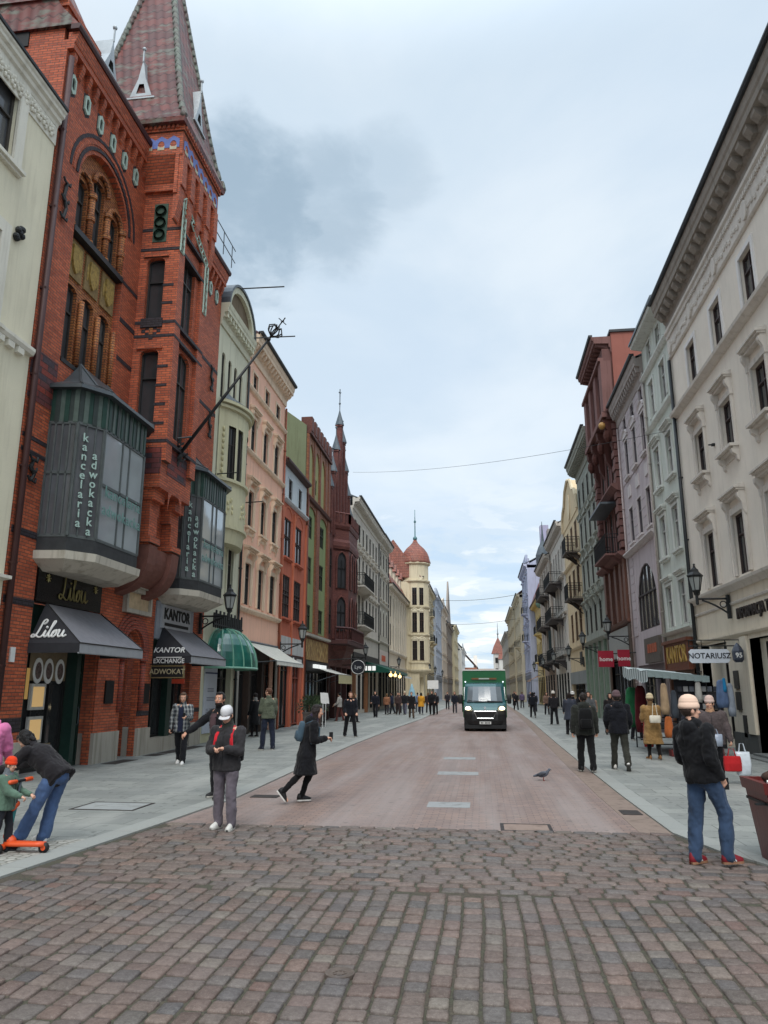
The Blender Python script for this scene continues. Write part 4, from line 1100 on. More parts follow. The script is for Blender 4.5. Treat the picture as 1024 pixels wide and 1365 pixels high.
def left5():
    GB = brick((170, 112, 76), (144, 88, 66), (100, 84, 62), key='l5'); GR = plaster((142, 156, 110), .25, key='green5'); GY = plaster((164, 162, 116), .3, key='green5b'); DG = plaster((120, 128, 100), .4, key='fire5')
    b = Bld('gothic_house', 'green gothic house with brick piers, pointed niches and a crenellated top', XL, 1, 43.17, 50.0, 17.6)
    
    g = dict(fm=plain((50, 60, 40), .6), rec=.2, gm=glass(.03, .2, 'l5'))
    WN = S('l5w', **g, trans=.6, bars=1); W5 = S('l5n', **g, trans=.5, bars=0)
    pieces = []
    for yc in (44.55, 48.1):
        b.ops.append((yc - 1.15, yc + 1.15, 5.3, 13.0, 'seg'))
    nich = (44.1, 45.9, 47.7, 49.0)
    for yc in nich[:3]: b.ops.append((yc - .62, yc + .62, 13.7, 17.0, 'pointed'))
    b.ops.append((43.6, 49.6, 0, 3.4, ''))
    b.walls(GB, 10, rec=.08)
    X0 = b.X; b.X -= .08; ops = b.ops; b.ops = []
    for yc in (44.4, 47.95):
        b.row((yc,), 11.0, 1.25, 1.4, WN); b.row((yc,), 8.2, 1.3, 1.65, WN); b.row((yc,), 5.42, 1.3, 1.5, WN)
    mb = MB(); wallgrid(mb, b.P, 43.3, 49.9, 5.2, 13.1, b.ops, .2); mb.build('green_panel', GR, b.root)
    b.ops = []; b.row(nich[1:2], 14.1, .4, 1.0, W5)
    mb = MB(); wallgrid(mb, b.P, 43.3, 49.9, 13.6, 17.1, b.ops, .2); mb.build('niche_panel', GY, b.root)
    b.X = X0
    b.boxes('pier', brick((160, 96, 66), (134, 76, 58), (104, 80, 64), key='l5p'), [(0, .05, 43.2, 43.4, 5.2, 17.6), (0, .05, 45.8, 46.75, 5.2, 13.2), (0, .05, 49.35, 50.0, 5.2, 17.6)] + [(0, .04, y, y + .3, 13.6, 17.4) for y in (44.8, 46.6, 48.4)])
    b.boxes('battlement', brick((120, 66, 54), (100, 58, 50), (80, 60, 54), key='l5c'), [(-.5, .2, 43.2 + i * .98, 43.75 + i * .98, 17.6, 18.5 + .0 * i) for i in range(7)] + [(-.5, .16, 43.17, 50, 17.4, 17.6)])
    b.band([(0, 0), (.14, .04), (.2, .2), (0, .34)], 13.2, plain((90, 58, 50), .7))
    mb = MB()   # high green firewall with its sloped top
    mb.prism([(XL - .12, 43.02, 0), (XL - .12, 43.02, 17.9), (XL - 3.4, 43.02, 20.4), (XL - 3.9, 43.02, 20.4), (XL - 9, 43.02, 17.0), (XL - 9, 43.02, 0)], (0, .14, 0)); mb.build('side_wall', DG, b.root)
    mb = MB(); mb.prism([(XL - .3, 43.5, 17.5), (XL - 3.5, 43.5, 19.7), (XL - 9, 43.5, 16.7)], (0, 6.4, 0)); mb.build('roof', M['zinc'], b.root)
    b.boxes('chimney', M['stone'], [(-3.9, -3.2, 43.2, 44.0, 19.6, 20.6)])
    b.band([(0, 0), (.25, .02), (.25, .16), (0, .2)], 5.0, plaster((176, 172, 160), .5, key='l5s'))
    t = NT('gilded_panel'); v = t.new('ShaderNodeTexVoronoi'); t.put(v.inputs['Vector'], t.scale(t.pos(), (1, 5, 2.2))); v.inputs['Scale'].default_value = 1.3
    t.set(t.ramp(t.noise(t.scale(t.pos(), (1, 3.5, 1.2)), 2.2, 3), [(.35, srgb(92, 66, 34)), (.5, srgb(150, 110, 56)), (.64, srgb(196, 176, 120)), (.7, srgb(110, 84, 50))]), .5); t.bump(v.outputs[0], .5, .03)
    b.boxes('gilded_panel', t.m, [(0, .1, 43.45, 49.8, 3.65, 4.85)])
    b.boxes('shop_frame', M['black'], [(-.3, .05, 43.4, 43.6, 0, 3.5), (-.3, .05, 49.6, 49.9, 0, 3.5), (-.3, .12, 43.4, 49.9, 3.0, 3.6)])
    w = S('l5s', fm=M['framed'], rec=.25, trans=.8, bars=1, gm=glass(.015, 0, 'd'))
    for y in (44.6, 46.6, 48.6): place_window(b.root, b.P(0, y, .1), 0, 1.9, 2.9, w, 'shop_window')
    b.boxes('lit_sign', lamp_mat((225, 228, 226), .55), [(.12, .3, 45.2 + q, 45.2 + q + l, 3.2, 3.42) for q, l in ((0, .25), (.5, .75), (1.6, 1.6))])
    b.pipe(43.2, 0, 13.5, plain((120, 70, 56), .6))
left5()

def left6():
    DR = brick((132, 78, 68), (106, 60, 56), (72, 52, 50), key='l6'); DK = plain((50, 44, 46), .6); TR = plaster((150, 110, 96), .5, key='l6t')
    b = Bld('gothic_gable_house', 'dark red brick gothic house with a stepped gable and slim grey pinnacles', XL, 1, 50.02, 59.45, 14.0)
    g = dict(fm=M['framed'], rec=.25, gm=glass(.025, .2, 'l6'))
    L = S('l6w', **g, arch='pointed', trans=.55, bars=1)
    for y in (50.75, 57.4, 58.7): b.row((y,), 8.8, .8, 2.9, L); b.row((y,), 5.6, .8, 2.5, L)
    b.ops.append((50.4, 59.0, 0, 3.5, ''))
    b.walls(DR, 10, rec=.25)
    mb = MB()
    # stepped gable with clustered shafts and zinc-capped pinnacles
    piers = [(50.35, 16.2), (51.35, 17.6), (52.5, 19.6), (53.75, 22.0), (55.0, 21.0), (56.2, 19.0), (57.4, 17.3), (58.8, 15.6)]
    for (y, z), (y2, z2) in zip(piers, piers[1:]): mb.box(XL - .5, XL - .02, y, y2, 14.0, min(z, z2) - .9)
    for y, z in piers:
        mb.box(XL - .3, XL + .1, y - .2, y + .2, 12.6, z - .3); mb.box(XL - .35, XL + .14, y - .26, y + .26, z - .45, z - .3)
        mb.box(XL + .1, XL + .15, y - .06, y + .06, 12.8, z - .6)
    mb.build('stepped_gable', DR, b.root)
    mb = MB()
    for y, z in piers:
        c = (XL - .1, y, 0); mb.loft([[(c[0] + r * math.cos(k * math.pi / 4), y + r * math.sin(k * math.pi / 4), zz) for k in range(8)] for r, zz in ((.36, z - .3), (.34, z - .2), (.14, z + .5), (.03, z + .95))])
        mb.tube([(c[0], y, z + .9), (c[0], y, z + 1.5)], .035, 5); mb.ball((c[0], y, z + 1.5), .09, 6, 5)
    y, z = piers[3]; mb.tube([(XL - .1, y, z + 1.2), (XL - .1, y, z + 2.7)], .04, 5); mb.tube([(XL - .1, y - .35, z + 2.3), (XL - .1, y + .1, z + 2.4), (XL - .1, y + .35, z + 2.55)], .05, 5)
    mb.build('pinnacle', M['zinc'], b.root)
    mb = MB(); mb.prism([(XL - .4, 50.1, 13.9), (XL - 1.2, 50.1, 17.6), (XL - 9, 50.1, 17.0), (XL - 9, 50.1, 13.9)], (0, 9.2, 0)); mb.build('roof', M['zinc'], b.root)
    b.boxes('blind_panel', TR, [(.0, .02, y, y + .12, 13.2, 15.0) for y in (50.8, 51.9, 53.0, 54.4, 55.6, 56.8)])
    # oriel
    G = [(XL, 51.6), (XL + .95, 52.5), (XL + .95, 56.2), (XL, 57.0)]
    mb = MB()
    def ring(e, z): return [(XL + (x - XL) * (1 + e), 54.3 + (y - 54.3) * (1 + e), z) for x, y in G]
    mb.loft([ring(-.7, 3.9), ring(-.2, 4.6), ring(0, 5.4), ring(0, 13.3)]); mb.loft([ring(.06, 11.7), ring(.1, 11.9), ring(.1, 12.2), ring(.04, 12.4)])
    mb.loft([ring(.05, 13.2), ring(.1, 13.4), ring(.1, 13.6)])
    for i in range(3):
        a, c = V(ring(.08, 13.6)[i]), V(ring(.08, 13.6)[i + 1]); k = max(2, int((c - a).length / .45))
        for q in range(k + 1): p = a.lerp(c, q / k); mb.box(p.x - .08, p.x + .08, p.y - .08, p.y + .08, 13.6, 14.3)
        mb.tube([a + V((0, 0, .72)), c + V((0, 0, .72))], .07, 4)
    mb.build('oriel', DR, b.root)
    for z, h in ((5.9, 2.4), (8.9, 2.6)):
        for i in range(3):
            a, c = V(G[i]), V(G[i + 1]); d = c - a; ang = math.atan2(-d.x, d.y)
            for f in ((.5,) if i != 1 else (.25, .75)):
                p = a.lerp(c, f); n = V((d.y, -d.x)).normalized() * .07
                place_window(b.root, (p.x + n.x, p.y + n.y, z), ang, .75, h, S('l6o', fm=M['framed'], arch='pointed', rec=0.05, trans=.55, bars=1, tm=DR, sur=.09, spr=.07, gm=glass(.035, .2, 'l6o')), 'window')
    # first floor gallery
    mb = MB(); mb.box(XL, XL + 1.0, 57.0, 59.4, 5.15, 5.3); mb.box(XL, XL + 1.3, 50.3, 57.6, 4.95, 5.2)
    for a, c in (((XL + 1.25, 52.2), (XL + 1.25, 57.6)), ((XL + .3, 51.2), (XL + 1.25, 52.2))):
        a = V((*a, 0)); c = V((*c, 0))
        for z, r in ((5.25, .08), (6.1, .09)): mb.tube([a + V((0, 0, z)), c + V((0, 0, z))], r, 4)
        k = int((c - a).length / .3)
        for q in range(k + 1): p = a.lerp(c, q / k); mb.tube([p + V((0, 0, 5.2)), p + V((0, 0, 6.1))], .05, 4)
    mb.build('gallery', plain((78, 46, 44), .7, var=.3), b.root)
    w = S('l6s', fm=M['framed'], rec=.25, trans=.8, bars=1, gm=glass(.015, 0, 'd'))
    for y in (51.4, 53.6, 55.8, 58.0): place_window(b.root, b.P(0, y, .1), 0, 1.7, 3.3, w, 'shop_window')
    b.boxes('shop_pier', plain((80, 48, 44), .7), [(-.25, .1, y, y + .3, 0, 3.5) for y in (50.2, 52.4, 54.6, 56.8, 59.0)])
left6()

def pale_row():
    PL = plaster((206, 198, 186), .5, key='l7'); PL8 = plaster((184, 178, 162), .5, key='l8'); T = plaster((214, 208, 196), .4, key='l7t')
    b = Bld('balcony_house', 'pale grey stucco house with two ornate iron balconies past the dark gothic gable', XL, 1, 59.47, 75.6, 16.8)
    g = dict(fm=M['frame'], tm=T, rec=.25, gm=glass(.03, .4, 'l7'))
    ys = [61.0 + i * 2.1 for i in range(7)]
    b.row(ys, 14.2, .95, 1.7, S('l7a', **g, sur=.16, spr=.06, sill='plain'))
    b.row(ys, 10.9, .95, 2.2, S('l7b', **g, sur=.16, spr=.06, hood='flat', sill='plain')); b.row(ys, 7.4, .95, 2.4, S('l7c', **g, sur=.16, spr=.06, hood='flat'))
    b.row([61.2 + 2.35 * i for i in range(6)], .3, 1.6, 3.5, S('l7s', fm=M['framed'], rec=.25, trans=.8, bars=1, gm=glass(.02, 0, 'd')), 'shop_window')
    b.walls(PL, rec=.25)
    for z in (6.4, 10.2, 13.6): b.band([(0, 0), (.1, .03), (.18, .14), (.18, .2), (0, .24)], z, T)
    b.cornice(16.6, T, .6, .9, .5); b.roof(M['zinc'], 2.2, 9, 17.5, .4)
    b.balcony(59.9, 65.6, 10.2, 1.0, 1.05, T, ornate=True); b.balcony(59.9, 65.6, 7.0, 1.0, 1.05, T, ornate=True)
    b.pipe(75.4, 0, 16.6)
    b.boxes('sign_band', M['framed'], [(0, .12, 60, 75, 4.1, 4.9)]); b.boxes('shop_pier', plain((150, 104, 72), .7), [(-.05, .25, 60.0, 60.5, 0, 4.1), (-.05, .25, 66.6, 67.0, 0, 4.1)])
    c = Bld('grey_house', 'pale narrow grey house between two black drainpipes', XL, 1, 75.62, 83.6, 17.0)
    ys = (77.2, 79.6, 82.0)
    g['tm'] = T
    c.row(ys, 14.6, 1.0, 1.6, S('l8a', **g, sur=.16, hood='flat')); c.row(ys, 11.2, 1.0, 2.1, S('l8b', **g, sur=.16, hood='flat', sill='plain')); c.row(ys, 7.4, 1.0, 2.6, S('l8c', **g, sur=.2, arch='round'))
    c.row((77.3, 79.7, 82.1), .3, 1.8, 3.6, S('l8s', fm=M['framed'], rec=.25, trans=.8, bars=1, gm=glass(.02, 0, 'd')), 'shop_window')
    c.walls(PL8, rec=.25)
    for z in (6.6, 10.5, 13.9): c.band([(0, 0), (.1, .03), (.18, .14), (.18, .2), (0, .24)], z, T)
    c.cornice(16.7, T, .6, .9, .5); c.roof(M['zinc'], 2, 9, 17.6, .4); c.pipe(83.4, 0, 17)
    c.boxes('sign_panel', plain((214, 200, 190), .5), [(0, .08, 76, 83, 4.3, 5.9)]); c.boxes('sign_letters', plain((206, 84, 40), .5), [(.08, .1, 77.5 + i * .8, 78.1 + i * .8, 4.8, 5.4) for i in range(4)])
pale_row()

RT = tiles((146, 88, 70), (122, 70, 58), (116, 82, 70), .3, .36, key='red')
YEL = plaster((224, 212, 182), .35, key='yel10'); YT = plaster((228, 218, 192), .35, key='yelt')
def left9():
    b = Bld('dormer_house', 'cream house under a steep orange tiled roof with dormers', XL, 1, 83.62, 103.2, 13.2)
    T = plaster((224, 214, 196), .35, key='l9t'); g = dict(fm=M['frame'], tm=T, rec=.3, gm=glass(.03, .35, 'l9'))
    ys = [85.6 + i * 2.7 for i in range(7)]
    b.row(ys, 10.1, 1.2, 2.4, S('l9a', **g, sur=.14)); b.row(ys, 6.9, 1.2, 2.4, S('l9b', **g, sur=.14))
    b.row(ys, .3, 1.7, 3.4, S('l9s', fm=M['framed'], rec=.3, trans=.8, bars=1, gm=glass(.02, 0, 'd')), 'shop_window')
    b.walls(plaster((216, 202, 180), .35, key='l9'), 10, rec=.3)
    b.boxes('pilaster', T, [(0, .16, y + 1.1, y + 1.6, 6.3, 13.0) for y in ys])
    for z in (6.0, 4.3): b.band([(0, 0), (.14, .03), (.24, .2), (.24, .3), (0, .34)], z, T)
    b.cornice(12.9, T, .5, .7, .5)
    mb = MB(); a, c = b.y0, b.y1
    mb.prism([b.P(.45, a, 13.7), b.P(-1.9, a, 18.4), b.P(-4.5, a, 20.0), b.P(-9, a, 13.7)], (0, c - a, 0)); mb.build('roof', RT, b.root)
    for i, y in enumerate((86, 89.4, 92.8, 96.2, 99.6)):
        mb = MB(); mb.box(XL - 2, XL - .25, y - .6, y + .6, 14.6, 16.3); mb.m = 1; mb.prism([(XL - .05, y - .8, 16.3), (XL - .05, y + .8, 16.3), (XL - .05, y, 17.2)], (-2.4, 0, 0)); mb.m = 2; mb.box(XL - .26, XL - .24, y - .35, y + .35, 14.9, 16.0)
        mb.build('dormer', [T, RT, M['glassd']], b.root)
left9()

def left10():
    X = -8.35
    b = Bld('corner_house', 'yellow corner house with a round bay tower under a red onion dome', X, 1, 103.25, 114.0, 16.6)
    g = dict(fm=plain((84, 56, 48), .6), tm=YT, rec=.25, gm=glass(.025, .4, 'l10'))
    ys = (108.8, 111.8)
    W1 = S('l10a', **g, sur=.2, hood='flat', sill='plain'); W2 = S('l10b', **g, sur=.2, hood='tri', hh=.5, sill='plain')
    b.row(ys, 13.3, 1.1, 2.3, W1); b.row(ys, 9.7, 1.1, 2.6, W1); b.row(ys, 5.9, 1.1, 2.6, W2)
    b.row(ys, .3, 1.7, 3.4, S('l10s', fm=M['framed'], rec=.25, trans=.8, bars=1, gm=glass(.02, 0, 'd')), 'shop_window')
    b.walls(YEL, 9, rec=.25)
    for z in (4.6, 9.0, 12.8): b.band([(0, 0), (.14, .03), (.24, .2), (.24, .3), (0, .34)], z, YT)
    b.cornice(16.3, YT, .6, .9, .6)
    mb = MB(); mb.prism([b.P(.4, 103.25, 17.2), b.P(-3.5, 103.25, 22.6), b.P(-9, 103.25, 17.2)], (0, 10.7, 0)); mb.build('roof', RT, b.root)
    # tower: eight-sided drum on a canted base
    cx, cy, r = X - .55, 104.9, 1.85
    def oc(rr, z, n=12): return [(cx + rr * math.cos(2 * math.pi * (k + .5) / n), cy + rr * math.sin(2 * math.pi * (k + .5) / n), z) for k in range(n)]
    mb = MB(); mb.loft([oc(r, 4.3), oc(r, 19.2)])
    for z, e, h in ((4.3, .25, .4), (5.4, .12, .25), (9.1, .15, .3), (12.9, .18, .35), (16.5, .25, .3), (19.0, .3, .3)): mb.loft([oc(r + e * .5, z), oc(r + e, z + h * .5), oc(r + e, z + h)])
    mb.loft([oc(r * .5, 3.6), oc(r * 1.08, 4.35)])
    mb.box(cx - 1.3, cx + 1.0, cy + .2, cy + 1.2, 0, 4.3)
    mb.build('tower', YEL, b.root)
    for z, h, st in ((13.3, 2.4, W1), (9.6, 2.7, W2), (5.85, 2.6, W2)):
        for k in (9, 10, 0):
            a = 2 * math.pi * k / 12; rr = r * math.cos(math.pi / 12) + .05
            place_window(b.root, (cx + rr * math.cos(a), cy + rr * math.sin(a), z), a, .66, h, S('l10t', fm=plain((70, 52, 46), .6), rec=.03, trans=.6, bars=1, tm=YT, sur=.1, hood='tri' if h > 2.5 else None, hh=.35, hpr=.12, gm=M['glassd']), 'window')
        a = 2 * math.pi * 9.0 / 12
    mb = MB(); mb.smooth = True
    mb.lathe((cx, cy, 0), [(r + .3, 19.28), (r + .34, 19.4), (r + .2, 19.8), (r + .1, 20.3), (r - .15, 20.9), (r - .6, 21.5), (r - 1.1, 21.95), (.4, 22.35), (.2, 22.8)], 16); mb.build('dome', RT, b.root)
    mb = MB(); mb.smooth = True
    mb.lathe((cx, cy, 0), [(.18, 22.7), (.3, 22.85), (.3, 23.1), (.1, 23.3), (.06, 25.2), (.2, 25.4), (.05, 25.7), (.04, 27.2)], 8)
    mb.smooth = False; mb.box(cx - .03, cx + .03, cy - .4, cy + .35, 25.8, 26.05); mb.build('finial', plain((92, 128, 132), .5, .2), b.root)
    b.boxes('door', M['framed'], [(-1.6, -1.5, 103.3, 105, 0, 3.3)])
    b.balcony(107.8, 109.8, 9.2, .9, 1., YT); b.balcony(107.8, 109.8, 12.9, .9, 1., YT)
left10()

def gen(name, label, X, side, y0, y1, H, rgb, floors, ncol, trim=None, roof=None, rise=2.5, groundh=4.2, w=1.0, hood='flat', bal=(), gable=None, depth=9, sp=None, cor=(.5, .8), over=.35):
    """a plain street house further off"""
    b = Bld(name, label, X, side, y0, y1, H)
    pm = plaster(rgb, .4, key=name + label[:12]); tm = plaster(tuple(min(255, c + 10) for c in rgb) if trim is None else trim, .4, key='t' + label[:12])
    g = dict(fm=M['frame'], tm=tm, rec=.25, gm=glass(.03, .35, 'gen'))
    ys = [y0 + (y1 - y0) * (i + .5) / ncol for i in range(ncol)]
    fh = (H - groundh - .5) / floors
    for f in range(floors):
        z = groundh + .75 + f * fh; h = min(2.4, fh - 1.1)
        b.row(ys, z, w, h, S('gen%s%.1f%.1f' % (label[:14], h, w), **g, sur=.15, hood=hood if f < floors - 1 else None, sill='plain'))
        b.band([(0, 0), (.1, .03), (.16, .12), (0, .2)], z - .55, tm)
    b.row(ys, .2, min(1.7, (y1 - y0) / ncol * .72), groundh - 1.0, S('gs' + label[:14], fm=M['framed'], rec=.3, trans=.8, bars=1, gm=glass(.02, .1, 'gs')), 'shop_window')
    b.walls(pm, depth, rec=.28)
    b.boxes('fascia', plain(sp or tuple(int(c * .6) for c in rgb), .6), [(0, .1, y0 + .2, y1 - .2, groundh - .75, groundh - .1)])
    b.cornice(H - .2, tm, cor[0], cor[1], .6)
    if gable:
        mb = MB(); ym = (y0 + y1) / 2; hw = (y1 - y0) / 2
        if gable == 'tri': pts = [(y0, H + cor[1] - .2), (y1, H + cor[1] - .2), (ym, H + cor[1] + hw * .9)]
        elif gable == 'scroll': pts = [(y0, H + .5), (y1, H + .5), (y1 - .2 * hw, H + 1.2), (y1 - .35 * hw, H + 2.2), (ym + .3 * hw, H + 2.8), (ym, H + 3.3), (ym - .3 * hw, H + 2.8), (y0 + .35 * hw, H + 2.2), (y0 + .2 * hw, H + 1.2)]
        else: pts = [(y0, H + .5), (y1, H + .5), (y1, H + 1.4), (ym + hw * .5, H + 1.4), (ym + hw * .5, H + 2.6), (ym - hw * .5, H + 2.6), (ym - hw * .5, H + 1.4), (y0, H + 1.4)]
        mb.prism([b.P(-.4, y, z) for y, z in pts], (.36 * side, 0, 0)); mb.build('gable', pm, b.root)
    b.roof(roof or M['zinc'], rise, depth, H + cor[1] - .15, over, wallmat=pm)
    for (a, c, z) in bal: b.balcony(a, c, z, .9, 1.0, tm)
    return b
gen('balcony_house', 'tall yellow house with iron balconies just beyond the domed corner tower', -8.1, 1, 114.05, 131.0, 17.0, (212, 200, 168), 3, 5, bal=((118, 121, 9.3), (118, 121, 13.2), (124, 127, 9.3)), roof=M['zinc'], rise=3)
gen('blue_house', 'pale blue grey house with a small scrolled crown, far down the left side', -7.7, 1, 131.1, 150, 17.4, (196, 204, 216), 3, 5, gable='step')
gen('cream_house', 'slim cream house beside the pale blue one far down the left side', -7.5, 1, 150.1, 168, 17.6, (214, 200, 184), 3, 4, gable='scroll')
gen('gabled_house', 'grey brown house with a pointed slate gable far down the left side', -7.3, 1, 168.1, 192, 15.8, (150, 138, 128), 3, 5, gable='tri', roof=plain((110, 124, 140), .5), rise=6)
gen('ochre_house', 'pale ochre house with a flat top near the far left end of the street', -6.7, 1, 192.1, 222, 17.4, (212, 200, 168), 4, 6, rise=1)
gen('white_house', 'white house with a dark mansard roof closing the left end of the street', -5.6, 1, 222.1, 262, 13.2, (222, 222, 220), 3, 9, roof=plain((66, 72, 84), .5), rise=5.5, gable='scroll')
def end_houses():
    b = Bld('red_roof_house', 'long house with a red tiled roof and white gables across the end of the street', -1.6, 1, 262.5, 300, 9.4)
    gm = dict(fm=M['frame'], rec=.2, gm=M['glass'])
    b.row([265 + 4 * i for i in range(9)], 5.6, 1.3, 2.0, S('eh', **gm)); b.walls(plaster((170, 120, 100), .4, key='eh'), 8); b.roof(RT, 5.5, 9, 9.4, .4)
    mb = MB()
    for y in (266, 274, 283): mb.prism([b.P(.1, y - 2.2, 9.3), b.P(.1, y + 2.2, 9.3), b.P(.1, y + .8, 12.0), b.P(.1, y, 13.6), b.P(.1, y - .8, 12.0)], (-1.2, 0, 0))
    mb.build('gable', plaster((226, 220, 210), .3, key='ehg'), b.root)
    mb = MB(); wallgrid(mb, lambda n, x, z: (x, 300.2 - n, z), -14, 5, 0, 10, []); mb.build('end_wall', plaster((200, 180, 160), .4, key='ehw'), b.root)
    # tower house with the red pyramid roof
    t = empty('tower_house', (8.2, 268, 0), 'white tower house with a red pyramid roof and spire at the end of the street', 'building')
    mb = MB(); mb.box(6, 11.6, 264, 272, 0, 12.2); mb.box(4.2, 7.0, 266, 270, 0, 14.2); mb.build('wall', plaster((214, 212, 206), .35, key='th'), t)
    mb = MB(); mb.loft([[(5.7 + 6.2 * a, 263.7 + 8.6 * c, 12.2) for a, c in ((0, 0), (1, 0), (1, 1), (0, 1))], [(6.4, 267.6, 16.2), (11, 267.6, 16.2), (11, 268.4, 16.2), (6.4, 268.4, 16.2)]])
    q = lambda r, z: [(5.9 + sx * r, 268 + sy * r, z) for sx, sy in ((-1, -1), (1, -1), (1, 1), (-1, 1))]
    mb.loft([q(2.4, 14.2), q(1.6, 16.6), q(.1, 19.8)]); mb.build('roof', RT, t)
    mb = MB(); mb.tube([(5.9, 268, 19.6), (5.9, 268, 25)], [.22, .05], 6); mb.ball((5.9, 268, 21), .35, 8, 6); mb.build('spire', plain((120, 128, 130), .5), t)
    for x, z in ((8, 8.4), (10, 8.4), (8, 5), (10, 5), (5.2, 11), (5.2, 7.4)):
        mb = MB(); mb.box(x - .45, x + .45, 263.9 if x > 6 else 265.9, 264.0 if x > 6 else 266.0, z, z + 1.8); mb.build('window', M['glass'], t)
end_houses()
# ------------------------------------------------------------------ right row
XR = 8.0
def right1():
    WH = plaster((232, 222, 208), .1, key='r1'); T = plaster((212, 204, 194), .3, key='r1t'); BG = plaster((222, 210, 190), .2, key='r1g'); SUR = plaster((228, 224, 220), .15, key='r1s')
    b = Bld('white_house', 'large off-white house with hooded windows, the information office on its ground floor', XR, -1, 9.0, 29.55, 15.0)
    g = dict(fm=plain((66, 52, 50), .6), rec=.3, gm=glass(.03, .2, 'r1'))
    ys = [26.75 - 2.98 * i for i in range(6)]
    b.row(ys, 12.85, 1.05, 1.55, S('r1a', **g, tm=SUR, sur=.16, spr=.05))
    b.row(ys, 9.28, 1.08, 1.65, S('r1b', **g, tm=T, sur=.16, spr=.06, sur2=1, hood='bracket', hpr=.3, blen=.5, hgap=.28, sill='bracket', sillpr=.28))
    b.row(ys, 5.35, 1.1, 1.9, S('r1c', **g, tm=T, sur=.2, spr=.07, sur2=1, hood='bracket', hpr=.32, blen=.65, hgap=.25))
    DRS = [(26.2, 29.2, .0, 3.45, ''), (21.9, 24.0, 0, 3.4, ''), (16.5, 20.4, .0, 3.4, ''), (11, 14.5, 0, 3.4, '')]
    b.ops += DRS
    mb = MB(); wallgrid(mb, b.P, 9, 29.55, 4.95, 15.0, b.ops, .3)
    for y in (9.001, 29.549): mb.poly([b.P(0, y, 0), b.P(-10, y, 0), b.P(-10, y, 15), b.P(0, y, 15)])
    mb.build('wall', WH, b.root)
    mb = MB(); wallgrid(mb, b.P, 9, 29.55, .0, 4.95, DRS, .55); mb.build('ground_floor_wall', BG, b.root)
    b.band([(0, 0), (.06, 0), (.1, .1), (.22, .16), (.24, .24), (0, .3)], 4.95, T); b.band([(0, 0), (.04, .0), (.06, .06), (0, .1)], 4.55, T)
    b.band([(0, 0), (.08, .02), (.24, .12), (.26, .22), (0, .26)], 12.38, T)
    b.band([(0, 0), (.06, 0), (.1, .06), (.1, .12), (0, .14)], 3.55, BG)
    # frieze and mighty bracketed cornice
    b.band([(0, 0), (.06, .0), (.1, .05), (.06, .12), (.06, 1.0), (.16, 1.1), (.16, 1.22), (.0, 1.22)], 14.95, T, 'frieze')
    mb = MB()
    for i in range(140): y = 9.1 + i * .146; mb.box(XR - .13, XR - .06, y, y + .08, 15.78, 15.93)
    for i in range(82): mb.ball((XR - .07, 9.2 + i * .25, 15.35 + .06 * math.sin(i * 2.1)), (.05, .1, .1), 6, 4)
    for i in range(7): 
        mb.prism([(XR - .06, 11.3 + i * 2.98 + .22 * math.cos(t), 15.4 + .3 * math.sin(t)) for t in [k * math.pi / 6 for k in range(12)]], (-.07, 0, 0))
    mb.build('frieze_ornament', T, b.root)
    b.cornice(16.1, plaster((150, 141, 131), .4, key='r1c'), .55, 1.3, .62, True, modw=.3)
    b.roof(M['zinc'], 2.2, 10, 17.45, .4)
    b.pipe(29.42, .1, 14.9, M['darkmetal'], .1, .07)
    b.boxes('plinth', plaster((92, 92, 90), .4, key='r1p'), [(0, .05, 24.0, 26.2, 0, .62), (0, .05, 20.4, 21.9, 0, .62), (0, .05, 9, 11, 0, .62), (0, .05, 29.2, 29.5, 0, .62)])
    dk = S('r1d', fm=plain((44, 40, 40), .5), rec=0, trans=.8, bars=1, gm=glass(.02, 0, 'd'))
    place_window(b.root, b.P(-.45, 27.0, .3), math.pi, 1.55, 3.1, dk, 'shop_window'); place_window(b.root, b.P(-.45, 28.55, .3), math.pi, 1.2, 3.1, dk, 'shop_window')
    d2 = S('r1e', fm=plain((58, 50, 46), .5), rec=0, trans=0, bars=0, gm=glass(.035, .3, 'r1d'))
    dr = place_window(b.root, b.P(-.5, 22.95, .12), math.pi, 2.0, 3.2, d2, 'door')
    mb = MB(); mb.tube([(.06, .55, 1.0), (.12, .55, 1.0), (.12, .55, 1.9), (.06, .55, 1.9)], .02, 5); link('handle', mb.mesh('handle', M['zinc']), dr)
    place_window(b.root, b.P(-.5, 18.4, .2), math.pi, 3.8, 3.1, dk, 'shop_window'); place_window(b.root, b.P(-.5, 12.75, .2), math.pi, 3.4, 3.1, dk, 'shop_window')
    b.boxes('pilaster', BG, [(.0, .08, 24.1, 24.7, .62, 3.5), (-.45, .04, 27.85, 27.98, 0, 3.4)])
    b.boxes('doorstep', plaster((120, 122, 120), .5, key='step'), [(-.5, .25, 21.8, 24.0, 0, .12), (-.3, .55, 21.4, 24.4, 0, .06)])
    b.boxes('wall_plaque', plain((60, 58, 56), .5), [(0, .05, 25.3, 25.7, 1.95, 2.5), (0, .05, 25.28, 25.68, 1.3, 1.85), (0, .05, 24.9, 25.2, .5, 1.15)])
    text('INFORMACJA TURYSTYCZNA', .46, plain((48, 40, 38), .5), 'lettering', b.root, (XR - .03, 22.15, 4.2), RIGHTROT, .03, .008, sx=.86)
    b.boxes('wall_fixture', M['iron'], [(0, .1, 25.2, 25.32, 9.9, 9.98), (.02, .2, 25.24, 25.28, 9.92, 9.96)])
right1()

